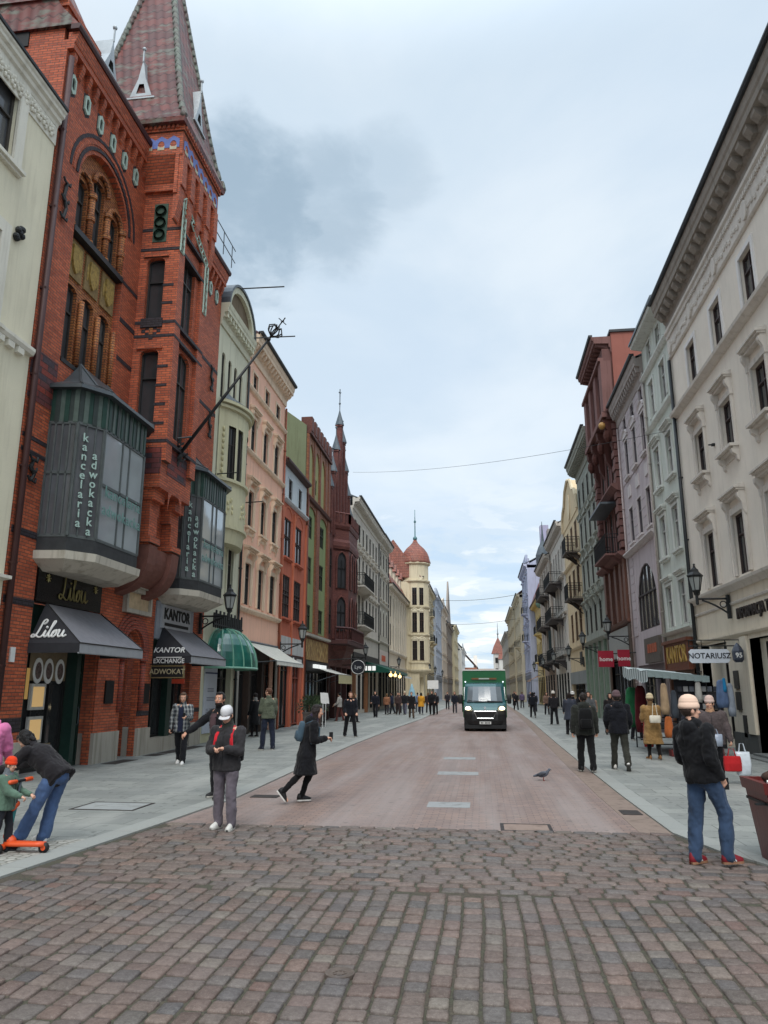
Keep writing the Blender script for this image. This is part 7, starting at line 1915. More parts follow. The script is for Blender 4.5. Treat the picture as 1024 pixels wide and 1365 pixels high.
    def strip(name, K, d0, d1, z, mat, far=None, zb=-.05):
        mb = MB()
        for (x0, y0), (x1, y1) in zip(K, K[1:]):
            a0, a1 = (x0 + d0, x1 + d0); b0, b1 = (x0 + d1, x1 + d1) if far is None else (far, far)
            mb.quad((a0, y0, z), (a1, y1, z), (b1, y1, z), (b0, y0, z)); mb.quad((a0, y0, z), (a1, y1, z), (a1, y1, zb), (a0, y0, zb))
        tag(mb.build(name, mat), kind='structure')
    strip('kerb_strip', KL, 0, -.34, .026, KB); strip('kerb_strip', KR, 0, .3, .026, KB)
    strip('pavement', KL, -.34, 0, .02, GR, -14.); strip('pavement', KR, .3, 0, .02, GR, 12.)
    strip('gutter_strip', [k for k in KR if k[1] > 11.2], -.42, 0, .004, plaster((136, 120, 110), .5, key='gut'), None, -.02)
    # small setts patch in the pavement by the scooter
    t = NT('small_setts'); v = t.new('ShaderNodeTexVoronoi'); v.feature = 'DISTANCE_TO_EDGE'; t.put(v.inputs['Vector'], t.pos()); v.inputs['Scale'].default_value = 9; v.inputs['Randomness'].default_value = .6
    c = t.new('ShaderNodeTexVoronoi'); t.put(c.inputs['Vector'], t.pos()); c.inputs['Scale'].default_value = 9; c.inputs['Randomness'].default_value = .6
    e = t.maprange(v.outputs[0], 0, .12, 0, 1); a = t.mix(e, srgb(96, 94, 84), t.mix(c.outputs[1], srgb(130, 130, 124), srgb(170, 168, 160))); t.bump(e, .6, .02); t.set(a, .8)
    mb = MB(); mb.poly([(-5.95, 3, .0245), (-5.36, 7.9, .0245), (-5.12, 9.9, .0245), (-6.3, 9.3, .0245), (-8.5, 9.0, .0245), (-9.5, 3, .0245)]); tag(mb.build('sett_paving', t.m), kind='structure')
    # cobbles: every sett is real geometry
    base = NT('joint_sand'); n = base.noise(base.pos(), 3, 5); n2 = base.noise(base.pos(), 40, 3)
    base.set(base.mix(base.maprange(n2, .3, .7, 0, 1), base.mix(base.maprange(n, .4, .6, 0, 1), srgb(84, 75, 62), srgb(76, 77, 58)), srgb(52, 47, 42)), .95)
    mb = MB(); mb.poly([(x_, y_, .002) for x_, y_ in ((-9, -4), (9, -4), (9, 8.6), (3.3, 9.2), (2.6, 11.24), (-4.9, 11.24), (-5.6, 8))]); tag(mb.build('joint_bed', base.m), kind='structure')
    rnd = random.Random(4)
    vs, fs, tint = [], [], []
    def stone(cx, cy, wx, wy):
        z0 = rnd.uniform(-.004, .008); tx, ty = rnd.uniform(-.03, .03), rnd.uniform(-.03, .03); tn = (rnd.random(), rnd.random())
        bse = len(vs); n = 8
        cor = [(rnd.uniform(.92, 1.0), rnd.uniform(.92, 1.0)) for _ in range(4)]
        P8 = []
        for (sx, sy), (fx, fy) in zip(((-1, -1), (1, -1), (1, 1), (-1, 1)), cor):
            a = (sx * wx * .5 * fx, sy * wy * .5 * fy * .8); c = (sx * wx * .5 * fx * .82, sy * wy * .5 * fy)
            P8 += [a, c] if sx * sy > 0 else [c, a]
        for k, z in ((1.0, -.03), (.985, .006), (.93, .014), (.6, .018)):
            for (x, y) in P8: vs.append((cx + x * k, cy + y * k, z + z0 + x * k * tx + y * k * ty + rnd.uniform(-.002, .002)))
        vs.append((cx, cy, .022 + z0))
        for r in range(3):
            for i in range(n): j = (i + 1) % n; fs.append((bse + r * n + i, bse + r * n + j, bse + (r + 1) * n + j, bse + (r + 1) * n + i))
        for i in range(n): fs.append((bse + 24 + i, bse + 24 + (i + 1) % n, bse + 32))
        tint.extend([tn] * 33)
    # near field: columns that run along the street
    x = -8.6
    while x < 8.6:
        w = rnd.uniform(.15, .185); y = 2.6 + rnd.uniform(0, .2)
        while y < 7.95:
            h = rnd.uniform(.15, .25)
            yy = y + h / 2
            if x > kx(KL, yy) + .1 and x + w < (kx(KR, yy) if yy > 3 else 9) - .02 and yy < 7.82: stone(x + w / 2 + .012 * math.sin(y * 2.1 + x), yy, w - .008 - rnd.uniform(0, .012), h - .008 - rnd.uniform(0, .012))
            y += h
        x += w
    y = 7.86
    while y < 11.2:
        h = rnd.uniform(.15, .19); x = -5.2 + rnd.uniform(0, .25)
        while x < 3.6:
            w = rnd.uniform(.19, .32)
            if x > kx(KL, y + h) + .01 and x + w < kx(KR, y + h) - .01: stone(x + w / 2, y + h / 2 + .02 * math.sin(x * 1.7 + y), w - .014, h - .016)
            x += w
        y += h
    me = bpy.data.meshes.new('cobblestone_road'); me.from_pydata(vs, [], fs)
    me.polygons.foreach_set('use_smooth', [True] * len(fs))
    at = me.attributes.new('stone', 'FLOAT_VECTOR', 'POINT'); at.data.foreach_set('vector', [c for q in tint for c in (q[0], q[1], 0)])
    t = NT('cobblestone'); a = t.new('ShaderNodeAttribute'); a.attribute_name = 'stone'; s = t.sep(a.outputs['Vector'])
    c = t.ramp(s[0], [(0, srgb(102, 84, 76)), (.2, srgb(109, 95, 87)), (.4, srgb(97, 88, 82)), (.55, srgb(113, 93, 83)), (.7, srgb(101, 93, 87)), (.85, srgb(85, 81, 80)), (.95, srgb(116, 107, 97)), (1, srgb(101, 77, 68))])
    v = t.math('ADD', t.math('MULTIPLY', s[1], .36), .80)
    c = t.mix(1., c, t.comb(v, v, v), 'MULTIPLY'); n1 = t.noise(t.pos(), 28, 5, .65); n2 = t.noise(t.pos(), 110, 3); n3 = t.noise(t.pos(), 1.1, 4)
    c = t.mix(t.maprange(n1, .4, .65, 0, .7), c, t.mix(1., c, (.52, .5, .49, 1), 'MULTIPLY')); c = t.mix(t.maprange(n2, .55, .75, 0, .35), c, srgb(176, 168, 156)); c = t.mix(t.maprange(n3, .4, .7, 0, .35), c, srgb(112, 100, 98))
    t.bump(t.math('ADD', n1, t.math('MULTIPLY', n2, .4)), .5, .012); me.materials.append(t.set(c, t.maprange(n1, .3, .7, .5, .75), spec=.4))
    o = link('cobblestone_road', me); tag(o, kind='structure')
ground()

def covers():
    SL = plaster((150, 152, 152), .5, key='slab'); DK = plain((62, 56, 54), .7, .2, var=.5, sc=8, bump=.4); RS = plaster((142, 124, 114), .5, key='cov')
    def slab(name, lb, cat, cx, cy, w, d, mat, z=.006, rim=None):
        mb = MB(); mb.box(cx - w / 2, cx + w / 2, cy - d / 2, cy + d / 2, z - .03, z)
        if rim:
            mb.m = 1
            for a in ((cx - w / 2 - .05, cx - w / 2, cy - d / 2 - .05, cy + d / 2 + .05), (cx + w / 2, cx + w / 2 + .05, cy - d / 2 - .05, cy + d / 2 + .05), (cx - w / 2, cx + w / 2, cy - d / 2 - .05, cy - d / 2), (cx - w / 2, cx + w / 2, cy + d / 2, cy + d / 2 + .05)): mb.box(*a, z - .03, z + .002)
        tag(mb.build_at(name, [mat, rim or mat], (cx, cy, 0)), lb, cat)
    slab('inspection_cover', 'grey stone inspection cover in the red paving, nearest of the row', 'cover', -.62, 13.6, .72, .62, SL); slab('inspection_cover', 'pale stone inspection cover, middle of the row in the red paving', 'cover', -.62, 18.6, .95, .7, SL)
    slab('inspection_cover', 'pale stone inspection cover, farthest of the row in the red paving', 'cover', -.7, 22.6, .9, .7, SL)
    slab('inspection_cover', 'square paved-over hatch with a metal rim where cobbles meet red paving', 'cover', .56, 11.55, .62, .5, RS, .007, DK)
    slab('drain_grate', 'dark iron drain grate at the right kerb', 'drain grate', 2.28, 13.1, .3, .45, DK, .012); slab('drain_grate', 'dark iron drain grate at the left kerb behind the woman in the white cap', 'drain grate', -4.0, 14.2, .5, .32, DK, .012)
    slab('pavement_hatch', 'large flush hatch outlined in the left pavement', 'hatch', -6.15, 12.6, 1.0, .75, plaster((150, 153, 152), .4, key='hatch'), .025, DK)
    for y0, y1, lb in ((19.4, 20.9, 'under the jewellery shop window'), (21.9, 22.9, 'beside the brick portal'), (22.9, 26.2, 'below the money exchange shop')):
        slab('cellar_grate', 'long dark cellar grate %s' % lb, 'grate', -9.75, (y0 + y1) / 2, .42, y1 - y0 - .2, DK, .027)
    mb = MB(); mb.lathe((-1.02, 5.62, 0), [(0.0, .022), (.06, .023), (.07, .028), (.08, .022), (.095, .028), (.102, .028), (.106, -.02)], 28)
    for k in range(8):
        a = k * math.pi / 4; mb.box(-1.02 + .04 * math.cos(a) - .009, -1.02 + .04 * math.cos(a) + .009, 5.62 + .04 * math.sin(a) - .009, 5.62 + .04 * math.sin(a) + .009, .02, .029)
    tag(mb.build_at('manhole_cover', plain((104, 92, 84), .7, .2, var=.4, sc=10), (-1.02, 5.62, 0)), 'small round rusty iron cover set among the cobbles', 'manhole cover')
covers()

# ------------------------------------------------------------------ awnings, signs, lamps
def awning(name, label, X, s, y0, y1, zt, zb, proj, rgb, val=.2, front=None, side=True, scallop=False, stripes=None, hip=0.):
    o = empty(name, (X, (y0 + y1) / 2, zt), label, 'awning'); P = lambda n, y, z: (X + s * n, y, z)
    F = cloth(rgb, .15, 'aw'); F2 = cloth(front, .15, 'aw2') if front else F
    mb = MB(); N = 10
    for i in range(N):
        a, c = y0 + (y1 - y0) * i / N, y0 + (y1 - y0) * (i + 1) / N
        for j in range(4):
            f0, f1 = j / 4, (j + 1) / 4
            sg = lambda f, y: P(proj * f, y, zt + (zb + val - zt) * f - .05 * math.sin(f * math.pi))
            mb.quad(sg(f0, a), sg(f0, c), sg(f1, c), sg(f1, a))
    if stripes: pass
    mb.build('canopy', F2, o)
    mb = MB()
    for i in range(int((y1 - y0) / .22)):
        w = (y1 - y0) / int((y1 - y0) / .22); a = y0 + i * w; d = .05 if scallop else 0
        mb.poly([P(proj, a, zb + val), P(proj, a + w, zb + val), P(proj, a + w, zb + d), P(proj + .02, a + w * .5, zb), P(proj, a, zb + d)])
    if side:
        for y in (y0, y1): mb.poly([P(0, y, zt), P(proj, y, zb + val), P(proj, y, zb), P(0, y, zb)])
    mb.build('valance', F, o)
    mb = MB()
    for y in (y0 + .02, y1 - .02): mb.tube([P(.02, y, zb + .1), P(proj - .03, y, zb + val)], .02, 5)
    mb.tube([P(proj - .02, y0, zb + val - .01), P(proj - .02, y1, zb + val - .01)], .025, 6); mb.tube([P(.05, y0, zt), P(.05, y1, zt)], .05, 6); mb.build('awning_frame', M['zinc'], o)
    return o
def awnings():
    W_ = M['white']
    def boxy(lb, y0, y1, proj, words, pic=False):
        X = -10.2; o = empty('awning', (X, (y0 + y1) / 2, 3.9), lb, 'awning'); P = lambda n, y, z: (X + n, y, z)
        D = cloth((50, 50, 54), .15, 'aw'); G = cloth((116, 116, 122), .12, 'aw')
        zt, zb, e = 3.9, 2.72, .55
        mb = MB(); mb.quad(P(0, y0 + e, zt), P(0, y1 - .1, zt), P(proj, y1, zb + .22), P(proj, y0, zb + .22)); mb.build('canopy', G, o)
        mb = MB(); mb.poly([P(0, y0 + e, zt), P(proj, y0, zb + .22), P(0, y0, zb + .22)]); mb.quad(P(0, y0 + .001, zb + .22), P(0, y0 + .001, zb), P(proj, y0 + .001, zb), P(proj, y0 + .001, zb + .22))
        mb.quad(P(0, y0, zt), P(0, y0 + e, zt), P(0, y0, zb + .22), P(0, y0, zb + .22)) if 0 else None
        mb.poly([P(.001, y0, zb + .2), P(.001, y0 + e, zt), P(.001, y0, zt)]) if 0 else None
        mb.poly([P(0, y1 - .1, zt), P(proj, y1, zb + .22), P(proj, y1, zb), P(0, y1, zb)]); mb.build('side_panel', D, o)
        mb = MB(); mb.quad(P(proj, y0, zb + .22), P(proj, y1, zb + .22), P(proj + .005, y1, zb), P(proj + .005, y0, zb)); mb.tube([P(proj - .02, y0, zb), P(proj - .02, y1, zb)], .02, 5); mb.build('valance', cloth((150, 152, 156), .1, 'aw') if 1 else G, o)
        mb = MB(); mb.tube([P(.03, y0 + e, zt), P(proj, y0, zb + .22), P(proj, y1, zb + .22), P(.03, y1 - .1, zt)], .018, 5); mb.build('awning_frame', M['framed'], o)
        # lettering on the sloping hip facing the camera
        def HPt(u, v):   # u across 0..1 from wall to front, v up the slope 0..1
            base = V(P(proj * u, y0, zb + .22)); ap = V(P(0, y0 + e, zt)); return base.lerp(ap, v)
        nr = (V(P(0, y0 + e, zt)) - V(P(0, y0, zb + .22))).cross(V((1, 0, 0))).normalized()
        if nr.y > 0: nr = -nr
        return o, P, nr, zt, zb, e
    o, P, nr, zt, zb, e = boxy('dark grey awning with white handwriting over the jewellery shop', 16.1, 19.35, 1.25, 'a')
    up = (V(P(0, 16.1 + e, zt)) - V(P(0, 16.1, zb + .22))).normalized()
    mb = MB(); c = V(P(.42, 16.1, zb + .22)) + up * .36 + nr * .02
    script_word(mb, lambda a, q: c + V((1, 0, 0)) * a + up * q, .48, .022); mb.build('shop_name', W_, o)
    o, P, nr, zt, zb, e = boxy('dark grey awning with white lettering over the money exchange shop', 22.78, 26.05, 1.25, 'b')
    ang = math.atan2(up.z, -nr.z if 0 else up.y)
    rot = (math.atan2(up.z, up.y), 0, 0)
    up = (V(P(0, 22.78 + e, zt)) - V(P(0, 22.78, zb + .22))).normalized(); rot = (math.atan2(up.z, up.y), 0, 0)
    text('KANTOR', .26, W_, 'lettering', o, V(P(.5, 22.78, zb + .22)) + up * .2 + nr * .012, rot, .004, .004, sx=.95)
    mb = MB(); mb.box(-10.08, -9.25, 22.772, 22.776, zb + .16, zb + .19); mb.build('lettering_line', W_, o)
    text('EXCHANGE', .2, W_, 'lettering', o, P(.54, 22.765, zb + .06), SOUTHROT, .004, .003, sx=.95)
    mb = MB(); a = V(P(.75, 23.4, 3.14)); q = [(0, 0), (.5, .5), (.42, .62), (.95, .85), (.72, .35), (.62, .42), (.1, -.05)]
    sl = (V(P(0, 24, zt)) - V(P(1.25, 24, zb + .22))).normalized()
    mb.poly([a + V((0, 1, 0)) * y * .9 + sl * z * .45 + V((.012, 0, .012)) for y, z in q]); mb.build('bird_emblem', M['black'], o)
    # hanging board ADWOKAT
    t = empty('hanging_sign', (-9.65, 22.6, 2.45), 'black hanging board reading ADWOKAT under the exchange awning', 'sign')
    mb = MB(); mb.box(-10.12, -9.08, 22.56, 22.62, 2.28, 2.62); mb.build('board', M['black'], t); mb = MB()
    for a in ((-10.14, -9.06, 22.55, 22.63, 2.26, 2.29), (-10.14, -9.06, 22.55, 22.63, 2.61, 2.64), (-10.14, -10.11, 22.55, 22.63, 2.29, 2.61), (-9.09, -9.06, 22.55, 22.63, 2.29, 2.61)): mb.box(*a)
    mb.build('board_frame', plain((120, 104, 70), .5), t); text('ADWOKAT', .22, plain((170, 160, 130), .5), 'lettering', t, (-9.6, 22.552, 2.45), SOUTHROT, .004, .003)
    mb = MB(); mb.tube([(-10.18, 22.59, 2.68), (-9.1, 22.59, 2.68)], .018, 5); mb.tube([(-9.9, 22.59, 2.68), (-9.9, 22.59, 2.6)], .01, 4); mb.tube([(-9.3, 22.59, 2.68), (-9.3, 22.59, 2.6)], .01, 4); mb.build('bracket', M['iron'], t)
    mb = MB(); mb.box(-9.6, -9.2, 22.95, 23.0, 2.1, 2.24); tag(mb.build_at('small_sign', plain((190, 70, 46), .5), (-9.4, 22.97, 2.17)), 'small orange red sign below the ADWOKAT board', 'sign')
    # green glass dome awning
    o = empty('dome_awning', (-10.15, 29.0, 2.9), 'green glass half dome canopy over the entrance of the narrow house', 'awning')
    def DP(a, b): # a 0..pi along, b 0..1 up
        r = math.cos(b * math.pi / 2) ** .8; return V((-10.15 + 1.35 * math.sin(a) ** .8 * r, 29.0 - 1.75 * math.cos(a) * (r * .6 + .4 * 1 if 0 else r), 2.72 + 1.55 * math.sin(b * math.pi / 2)))
    mb = MB(); fr = MB(); NS = 9; NV = 8; mb.smooth = True
    for i in range(NS):
        a0, a1 = math.pi * i / NS, math.pi * (i + 1) / NS
        for k in range(3):
            b0, b1 = a0 + (a1 - a0) * k / 3, a0 + (a1 - a0) * (k + 1) / 3
            for j in range(NV): mb.quad(DP(b0, j / NV), DP(b1, j / NV), DP(b1, (j + 1) / NV), DP(b0, (j + 1) / NV))
        fr.tube([DP(a0, j / NV) for j in range(NV + 1)], .03, 5)
    fr.tube([DP(math.pi, j / NV) for j in range(NV + 1)], .03, 5); fr.tube([DP(math.pi * i / 24, 0) for i in range(25)], .045, 5)
    t = NT('green_glass'); n = t.noise(t.pos(), 2, 3); t.set(t.mix(n, srgb(10, 62, 58), srgb(40, 120, 104)), .12, spec=.8)
    mb.build('glass_panels', t.m, o, False); fr.build('ribs', plain((120, 170, 148), .4), o)
    awning('awning', 'white awning with a short valance over the peach house shops', -10.2, 1, 32.3, 37.3, 4.0, 2.95, 1.4, (206, 206, 196), .2, side=False, scallop=True)
    awning('awning', 'pale beige awning over the dark shop beside the gilded panel', -10.2, 1, 46.3, 51.2, 3.3, 2.3, 1.5, (186, 176, 130), .55, front=(206, 204, 196), side=False)
    awning('awning', 'dark green awning strung with lights over the cafe terrace', -10.2, 1, 66.5, 83, 4.4, 3.4, 2.2, (32, 84, 70), .25, side=True); awning('awning', 'small white awning in front of the dormer house', -10.2, 1, 84, 92, 4.0, 3.2, 1.8, (206, 208, 206), .2, side=False)
    for i, (y, z) in enumerate(((67.5, 3.2), (71, 3.25), (75, 3.2))):
        mb = MB(); mb.smooth = True; mb.ball((-8.0, y, z), .16, 10, 8); mb.tube([(-8.0, y, z + .15), (-8.0, y, z + .35)], .03, 5); tag(mb.build_at('globe_lamp', lamp_mat((255, 214, 140), 2.2), (-8.0, y, z)), 'small glowing globe lamp hanging under the green cafe awning', 'lamp', 'globe lamps under the green awning')
    o = awning('awning', 'grey canvas awning on the wall of the far right shop', 7.6, -1, 100, 108, 3.8, 3.0, 1.4, (160, 120, 90), .2, side=False)
awnings()

def lantern_at(loc, d, lb, base_x, scale=1.):
    """wall lantern: scrolled arm from the wall at base_x, lamp standing on its end"""
    x, y, z = loc; o = empty('wall_lantern', (base_x, y, z), lb, 'street lamp', 'wall lanterns along both facades'); s = scale
    mb = MB(); mb.tube([(base_x, y, z + .02), (x, y, z + .02)], .035, 6); L = x - base_x
    mb.tube([(base_x + .03 * d, y, z - .52)] + [(base_x + L * f, y, z - .5 * (1 - f) ** 1.6) for f in (.1, .25, .45, .65, .85)], .032, 5)
    mb.tube([(base_x + L * .2 + .1 * math.cos(t) * d, y, z - .16 + .1 * math.sin(t)) for t in [k * math.pi / 5 for k in range(11)]], .018, 4)
    mb.box(min(base_x, base_x + .09 * d), max(base_x, base_x + .09 * d), y - .07, y + .07, z - .62, z + .14); mb.tube([(x, y, z - .1), (x, y, z + .16)], .05, 8); mb.ball((x, y, z - .12), .055, 8, 6)
    for k in range(3):
        mb.tube([(x, y, z + .1), (x + .1 * math.cos(2.1 * k), y + .1 * math.sin(2.1 * k), z + .18), (x + .1 * math.cos(2.1 * k), y + .1 * math.sin(2.1 * k), z + .3)], .016, 4)
    mb.build('arm', M['iron'], o)
    hx = lambda r, zz: [(x + r * s * math.cos(k * math.pi / 3), y + r * s * math.sin(k * math.pi / 3), z + zz * s) for k in range(6)]
    mb = MB(); mb.loft([hx(.12, .3), hx(.21, .74)]); mb.build('lamp_glass', plain((150, 154, 152), .2, 0, .7, .1), o)
    mb = MB()
    for a, c in zip(hx(.125, .29), hx(.218, .75)): mb.tube([a, c], .014 * s, 4)
    for r, zz in ((.125, .29), (.22, .74)): q = hx(r, zz); mb.tube(q + q[:1], .02 * s, 4)
    mb.loft([hx(.25, .75), hx(.26, .79), hx(.14, .9), hx(.12, .98), hx(.05, 1.04), hx(.03, 1.12)]); mb.loft([hx(.05, .14), hx(.13, .29)]); mb.ball((x, y, z + 1.14 * s), .04 * s, 8, 6); mb.build('lamp_cap', M['iron'], o)
    return o
def lamps():
    lantern_at((-9.05, 26.45, 4.5), 1, 'black wall lantern on the brick house next to the green dome canopy', -10.15)
    lantern_at((-8.95, 37.55, 4.15), 1, 'black wall lantern between the peach and the orange house', -10.15)
    for y, lb in ((59.5, 'black wall lantern on the pale balcony house, left row'), (84, 'black wall lantern beside the green awning'), (104.5, 'black wall lantern on the domed corner tower'), (118, 'distant wall lantern on the tall yellow house, left row'), (140, 'far distant wall lantern on the pale blue grey house, left row')):
        xx = -10.15 if y < 100 else -8.2; lantern_at((xx + 1.1, y, 4.4), 1, lb, xx)
    lantern_at((6.98, 25.35, 4.75), -1, 'black wall lantern on the off-white house beside the INFORMACJA lettering', 7.97)
    for y, z, lb in ((42.1, 4.7, 'black wall lantern at the edge of the dark red house, above the red sign'), (52.6, 4.7, 'black wall lantern on the sage green house'), (61.2, 4.3, 'black wall lantern on the beige gabled house'), (71.5, 4.3, 'black wall lantern on the grey balcony house'), (84, 4.3, 'wall lantern beyond the grey house balconies'), (98.5, 4.3, 'wall lantern on the quoined corner of the mansard house')):
        bx = 7.97 if y < 70 else 7.75; lantern_at((bx - 1.15, y, z), -1, lb, bx)
lamps()

def signs():
    # NOTARIUSZ
    o = empty('hanging_sign', (7.4, 24.9, 3.0), 'white board reading NOTARIUSZ hanging from an iron bracket', 'sign')
    mb = MB(); x0, x1, z0, z1, y = 6.42, 7.62, 2.72, 3.14, 24.75; r = .07
    pts = [(x0 + r, z0), (x1 - r, z0), (x1, z0 + r), (x1, z1 - r), (x1 - r, z1), (x0 + r, z1), (x0, z1 - r), (x0, z0 + r)]
    mb.prism([(x, y, z) for x, z in pts], (0, .05, 0)); mb.build('board', plain((206, 212, 220), .4, var=.08), o)
    text('NOTARIUSZ', .235, plain((40, 42, 50), .5), 'lettering', o, ((x0 + x1) / 2, y - .006, 2.93), SOUTHROT, .004, .004, sx=.98)
    mb = MB(); mb.tube([(7.98, y + .03, 3.24), (x0, y + .03, 3.24)], .02, 5); mb.tube([(7.98, y + .03, 3.42), (x0, y + .03, 3.42)], .016, 5)
    for x in (x0 + .02, x0 + .4, x1 - .1, 7.95): mb.tube([(x, y + .03, 3.12), (x, y + .03, 3.42)], .014, 4)
    mb.build('bracket', M['iron'], o)
    o = empty('number_lantern', (7.72, 24.3, 3.0), 'small hexagonal house number lantern reading 95 beside the notary board', 'sign')
    mb = MB(); hx = lambda rr, z: [(7.72 + rr * math.cos(k * math.pi / 3 + .5), 24.3 + rr * math.sin(k * math.pi / 3 + .5), z) for k in range(6)]
    mb.loft([hx(.1, 2.72), hx(.16, 2.8), hx(.17, 3.06), hx(.1, 3.2), hx(.02, 3.3)]); mb.build('housing', plain((60, 66, 80), .4), o); text('95', .2, M['white'], 'lettering', o, (7.7, 24.14, 2.92), SOUTHROT, .004, .004)
    # red signs on the right
    for y, x0, x1, lb in ((41.9, 6.2, 7.0, 'square red hanging shop sign with white lettering by the dark red house'), (40.9, 7.05, 7.65, 'second red shop sign turned behind the first, nearer the lilac house')):
        o = empty('hanging_sign', ((x0 + x1) / 2, y, 3.5), lb, 'sign'); mb = MB(); mb.box(x0, x1, y, y + .12, 3.1, 3.95); mb.build('sign_box', plain((150, 26, 48), .4, var=.12), o)
        text('home', .3, M['white'], 'lettering', o, ((x0 + x1) / 2, y - .006, 3.5), SOUTHROT, .004, .003)
        mb = MB(); mb.tube([(x1, y + .06, 3.8), (7.98, y + .06, 3.8)], .03, 5); mb.build('bracket', M['iron'], o)
    # round sign on the left
    o = empty('hanging_sign', (-8.2, 50.6, 3.4), 'round dark sign with a white ring and white script hanging under the brick oriel', 'sign')
    mb = MB(); mb.prism([(-8.2 + .5 * math.cos(t), 50.6, 3.4 + .5 * math.sin(t)) for t in [k * math.pi / 14 for k in range(28)]], (0, .1, 0)); mb.build('disc', plain((24, 28, 38), .4), o)
    mb = MB(); mb.tube([(-8.2 + .45 * math.cos(t), 50.59, 3.4 + .45 * math.sin(t)) for t in [k * math.pi / 14 for k in range(29)]], .018, 4); mb.build('ring', M['white'], o); text('Lyo', .32, plain((170, 172, 174), .5), 'lettering', o, (-8.2, 50.585, 3.4), SOUTHROT, .004, .006)
    mb = MB(); mb.tube([(-10.2, 50.65, 3.9), (-8.2, 50.65, 3.98)], .03, 5); mb.build('bracket', M['iron'], o)
    o = empty('lit_sign', (-9.3, 56, 3.4), 'row of white lit letters in front of the gothic gable house', 'sign'); mb = MB()
    for i in range(4): mb.box(-8.9 + i * .32, -8.66 + i * .32, 55.5, 55.6, 3.3, 3.62)
    mb.build('lettering', lamp_mat((220, 222, 220), .5), o); mb = MB(); mb.tube([(-10.2, 55.6, 3.7), (-7.6, 55.6, 3.7)], .03, 5); mb.build('bracket', M['iron'], o)
    # statue-like dark ornament above the green awning, white notice among the crowd
    o = empty('street_sign', (-3.85, 60.4, 0), 'white sign board on a pole standing above the crowd', 'sign'); mb = MB(); mb.tube([(-3.85, 60.4, 0), (-3.85, 60.4, 2.2)], .03, 6); mb.build('pole', M['zinc'], o)
    mb = MB(); mb.box(-4.25, -3.4, 60.36, 60.4, 2.0, 2.65); mb.build('board', M['white'], o)
    o = empty('sun_umbrella', (-6.0, 66, 0), 'closed pale blue umbrella standing in the crowd', 'umbrella'); mb = MB(); mb.smooth = True; mb.lathe((-6.0, 66, 0), [(.34, .9), (.38, 1.1), (.25, 1.8), (.08, 2.3), (.03, 2.45)], 10); mb.build('canopy', cloth((150, 190, 206), .2, 'umb'), o); mb = MB(); mb.tube([(-6, 66, .02), (-6, 66, 1.0)], .03, 6); mb.box(-6.25, -5.75, 65.75, 66.25, .02, .1); mb.build('pole', M['zinc'], o)
    # cables over the street
    def wire(a, b, sag, lb, r=.013):
        a, b = V(a), V(b); mb = MB(); mb.tube([a.lerp(b, t / 16) - V((0, 0, sag * 4 * (t / 16) * (1 - t / 16))) for t in range(17)], r, 4); tag(mb.build_at('overhead_cable', M['black'], tuple(a)), lb, 'cable')
    wire((-9.6, 56, 18.6), (7.98, 30.5, 12.3), .5, 'thin cable slung across the street from the gothic gable to the pale green house', .009)
    wire((-7.6, 131, 17.2), (7.0, 120, 16.8), .5, 'thin distant cable across the street before the pale blue house', .03); wire((-7.3, 160, 15.5), (6.6, 140, 14.6), .4, 'second thin distant cable lower across the street', .03)
    for y, z in ((28.5, 18.9), (30.6, 17.6)):
        mb = MB(); mb.tube([(-9.9, y, z), (-8.0, y + .1, z + .02)], .03, 5); tag(mb.build_at('roof_bracket', M['iron'], (-9.9, y, z)), 'thin iron rod sticking out from the arched gable', 'bracket', 'iron rods on the arched gable')
    for y, z in ((27.4, 10.2), (30.9, 9.9)):
        mb = MB(); mb.tube([(-10.2, y, z), (-9.3, y, z + .03)], .025, 5); tag(mb.build_at('wall_bracket', M['iron'], (-10.2, y, z)), 'thin iron rod sticking out beside the round bay', 'bracket', 'iron rods beside the round bay')
signs()

# ------------------------------------------------------------------ things standing on the ground
def bush(loc, h, r, name, label, pot=None, n=420):
    o = empty(name, loc, label, 'plant', 'potted evergreens by the orange house'); x, y, z = loc; rd = random.Random(int(x * 31 + y * 7))
    if pot:
        mb = MB(); mb.loft([[(x + sx * k, y + sy * k, z + zz) for sx, sy in ((-1, -1), (1, -1), (1, 1), (-1, 1))] for k, zz in ((.2, .0), (.27, .72), (.3, .73), (.3, .8), (.25, .8), (.25, .74))]); mb.build('pot', plain(pot, .7, var=.3), o)
    mb = MB(); mb.m = 0
    for i in range(n):
        a = rd.uniform(0, 6.283); e = rd.uniform(-.5, 1.5); d = V((math.cos(a) * math.cos(e), math.sin(a) * math.cos(e), math.sin(e))); k = rd.uniform(.35, 1.08)
        p = V((x, y, z + (.8 if pot else .2) + h * .35)) + V((d.x * r * k, d.y * r * k, d.z * h * .62 * k)); t = (d + V((rd.uniform(-.6, .6), rd.uniform(-.6, .6), rd.uniform(-.3, .7)))).normalized(); s = t.orthogonal().normalized() * rd.uniform(.012, .03); L = rd.uniform(.08, .18)
        mb.m = rd.choice((0, 0, 1)); mb.add([p - s, p + s, p + t * L], [(0, 1, 2)]); mb.add([p - s + t * L * .3, p + s + t * L * .3, p + t * L + s * 2], [(0, 1, 2)])
    mb.build('foliage', [plain((46, 62, 40), .7, var=.4), plain((74, 92, 56), .7, var=.4)], o, False)
    mb = MB(); mb.tube([(x, y, z + .3), (x, y, z + .9 + h * .3)], .03, 6); mb.build('stem', M['wood'], o)
bush((-8.75, 38.6, .02), .75, .55, 'potted_bush', 'dark green evergreen bush in a tall grey planter, nearer one of the pair', (106, 100, 96)); bush((-8.7, 40.2, .02), .75, .55, 'potted_bush', 'dark green evergreen bush in a brown planter, farther one of the pair', (92, 74, 68))
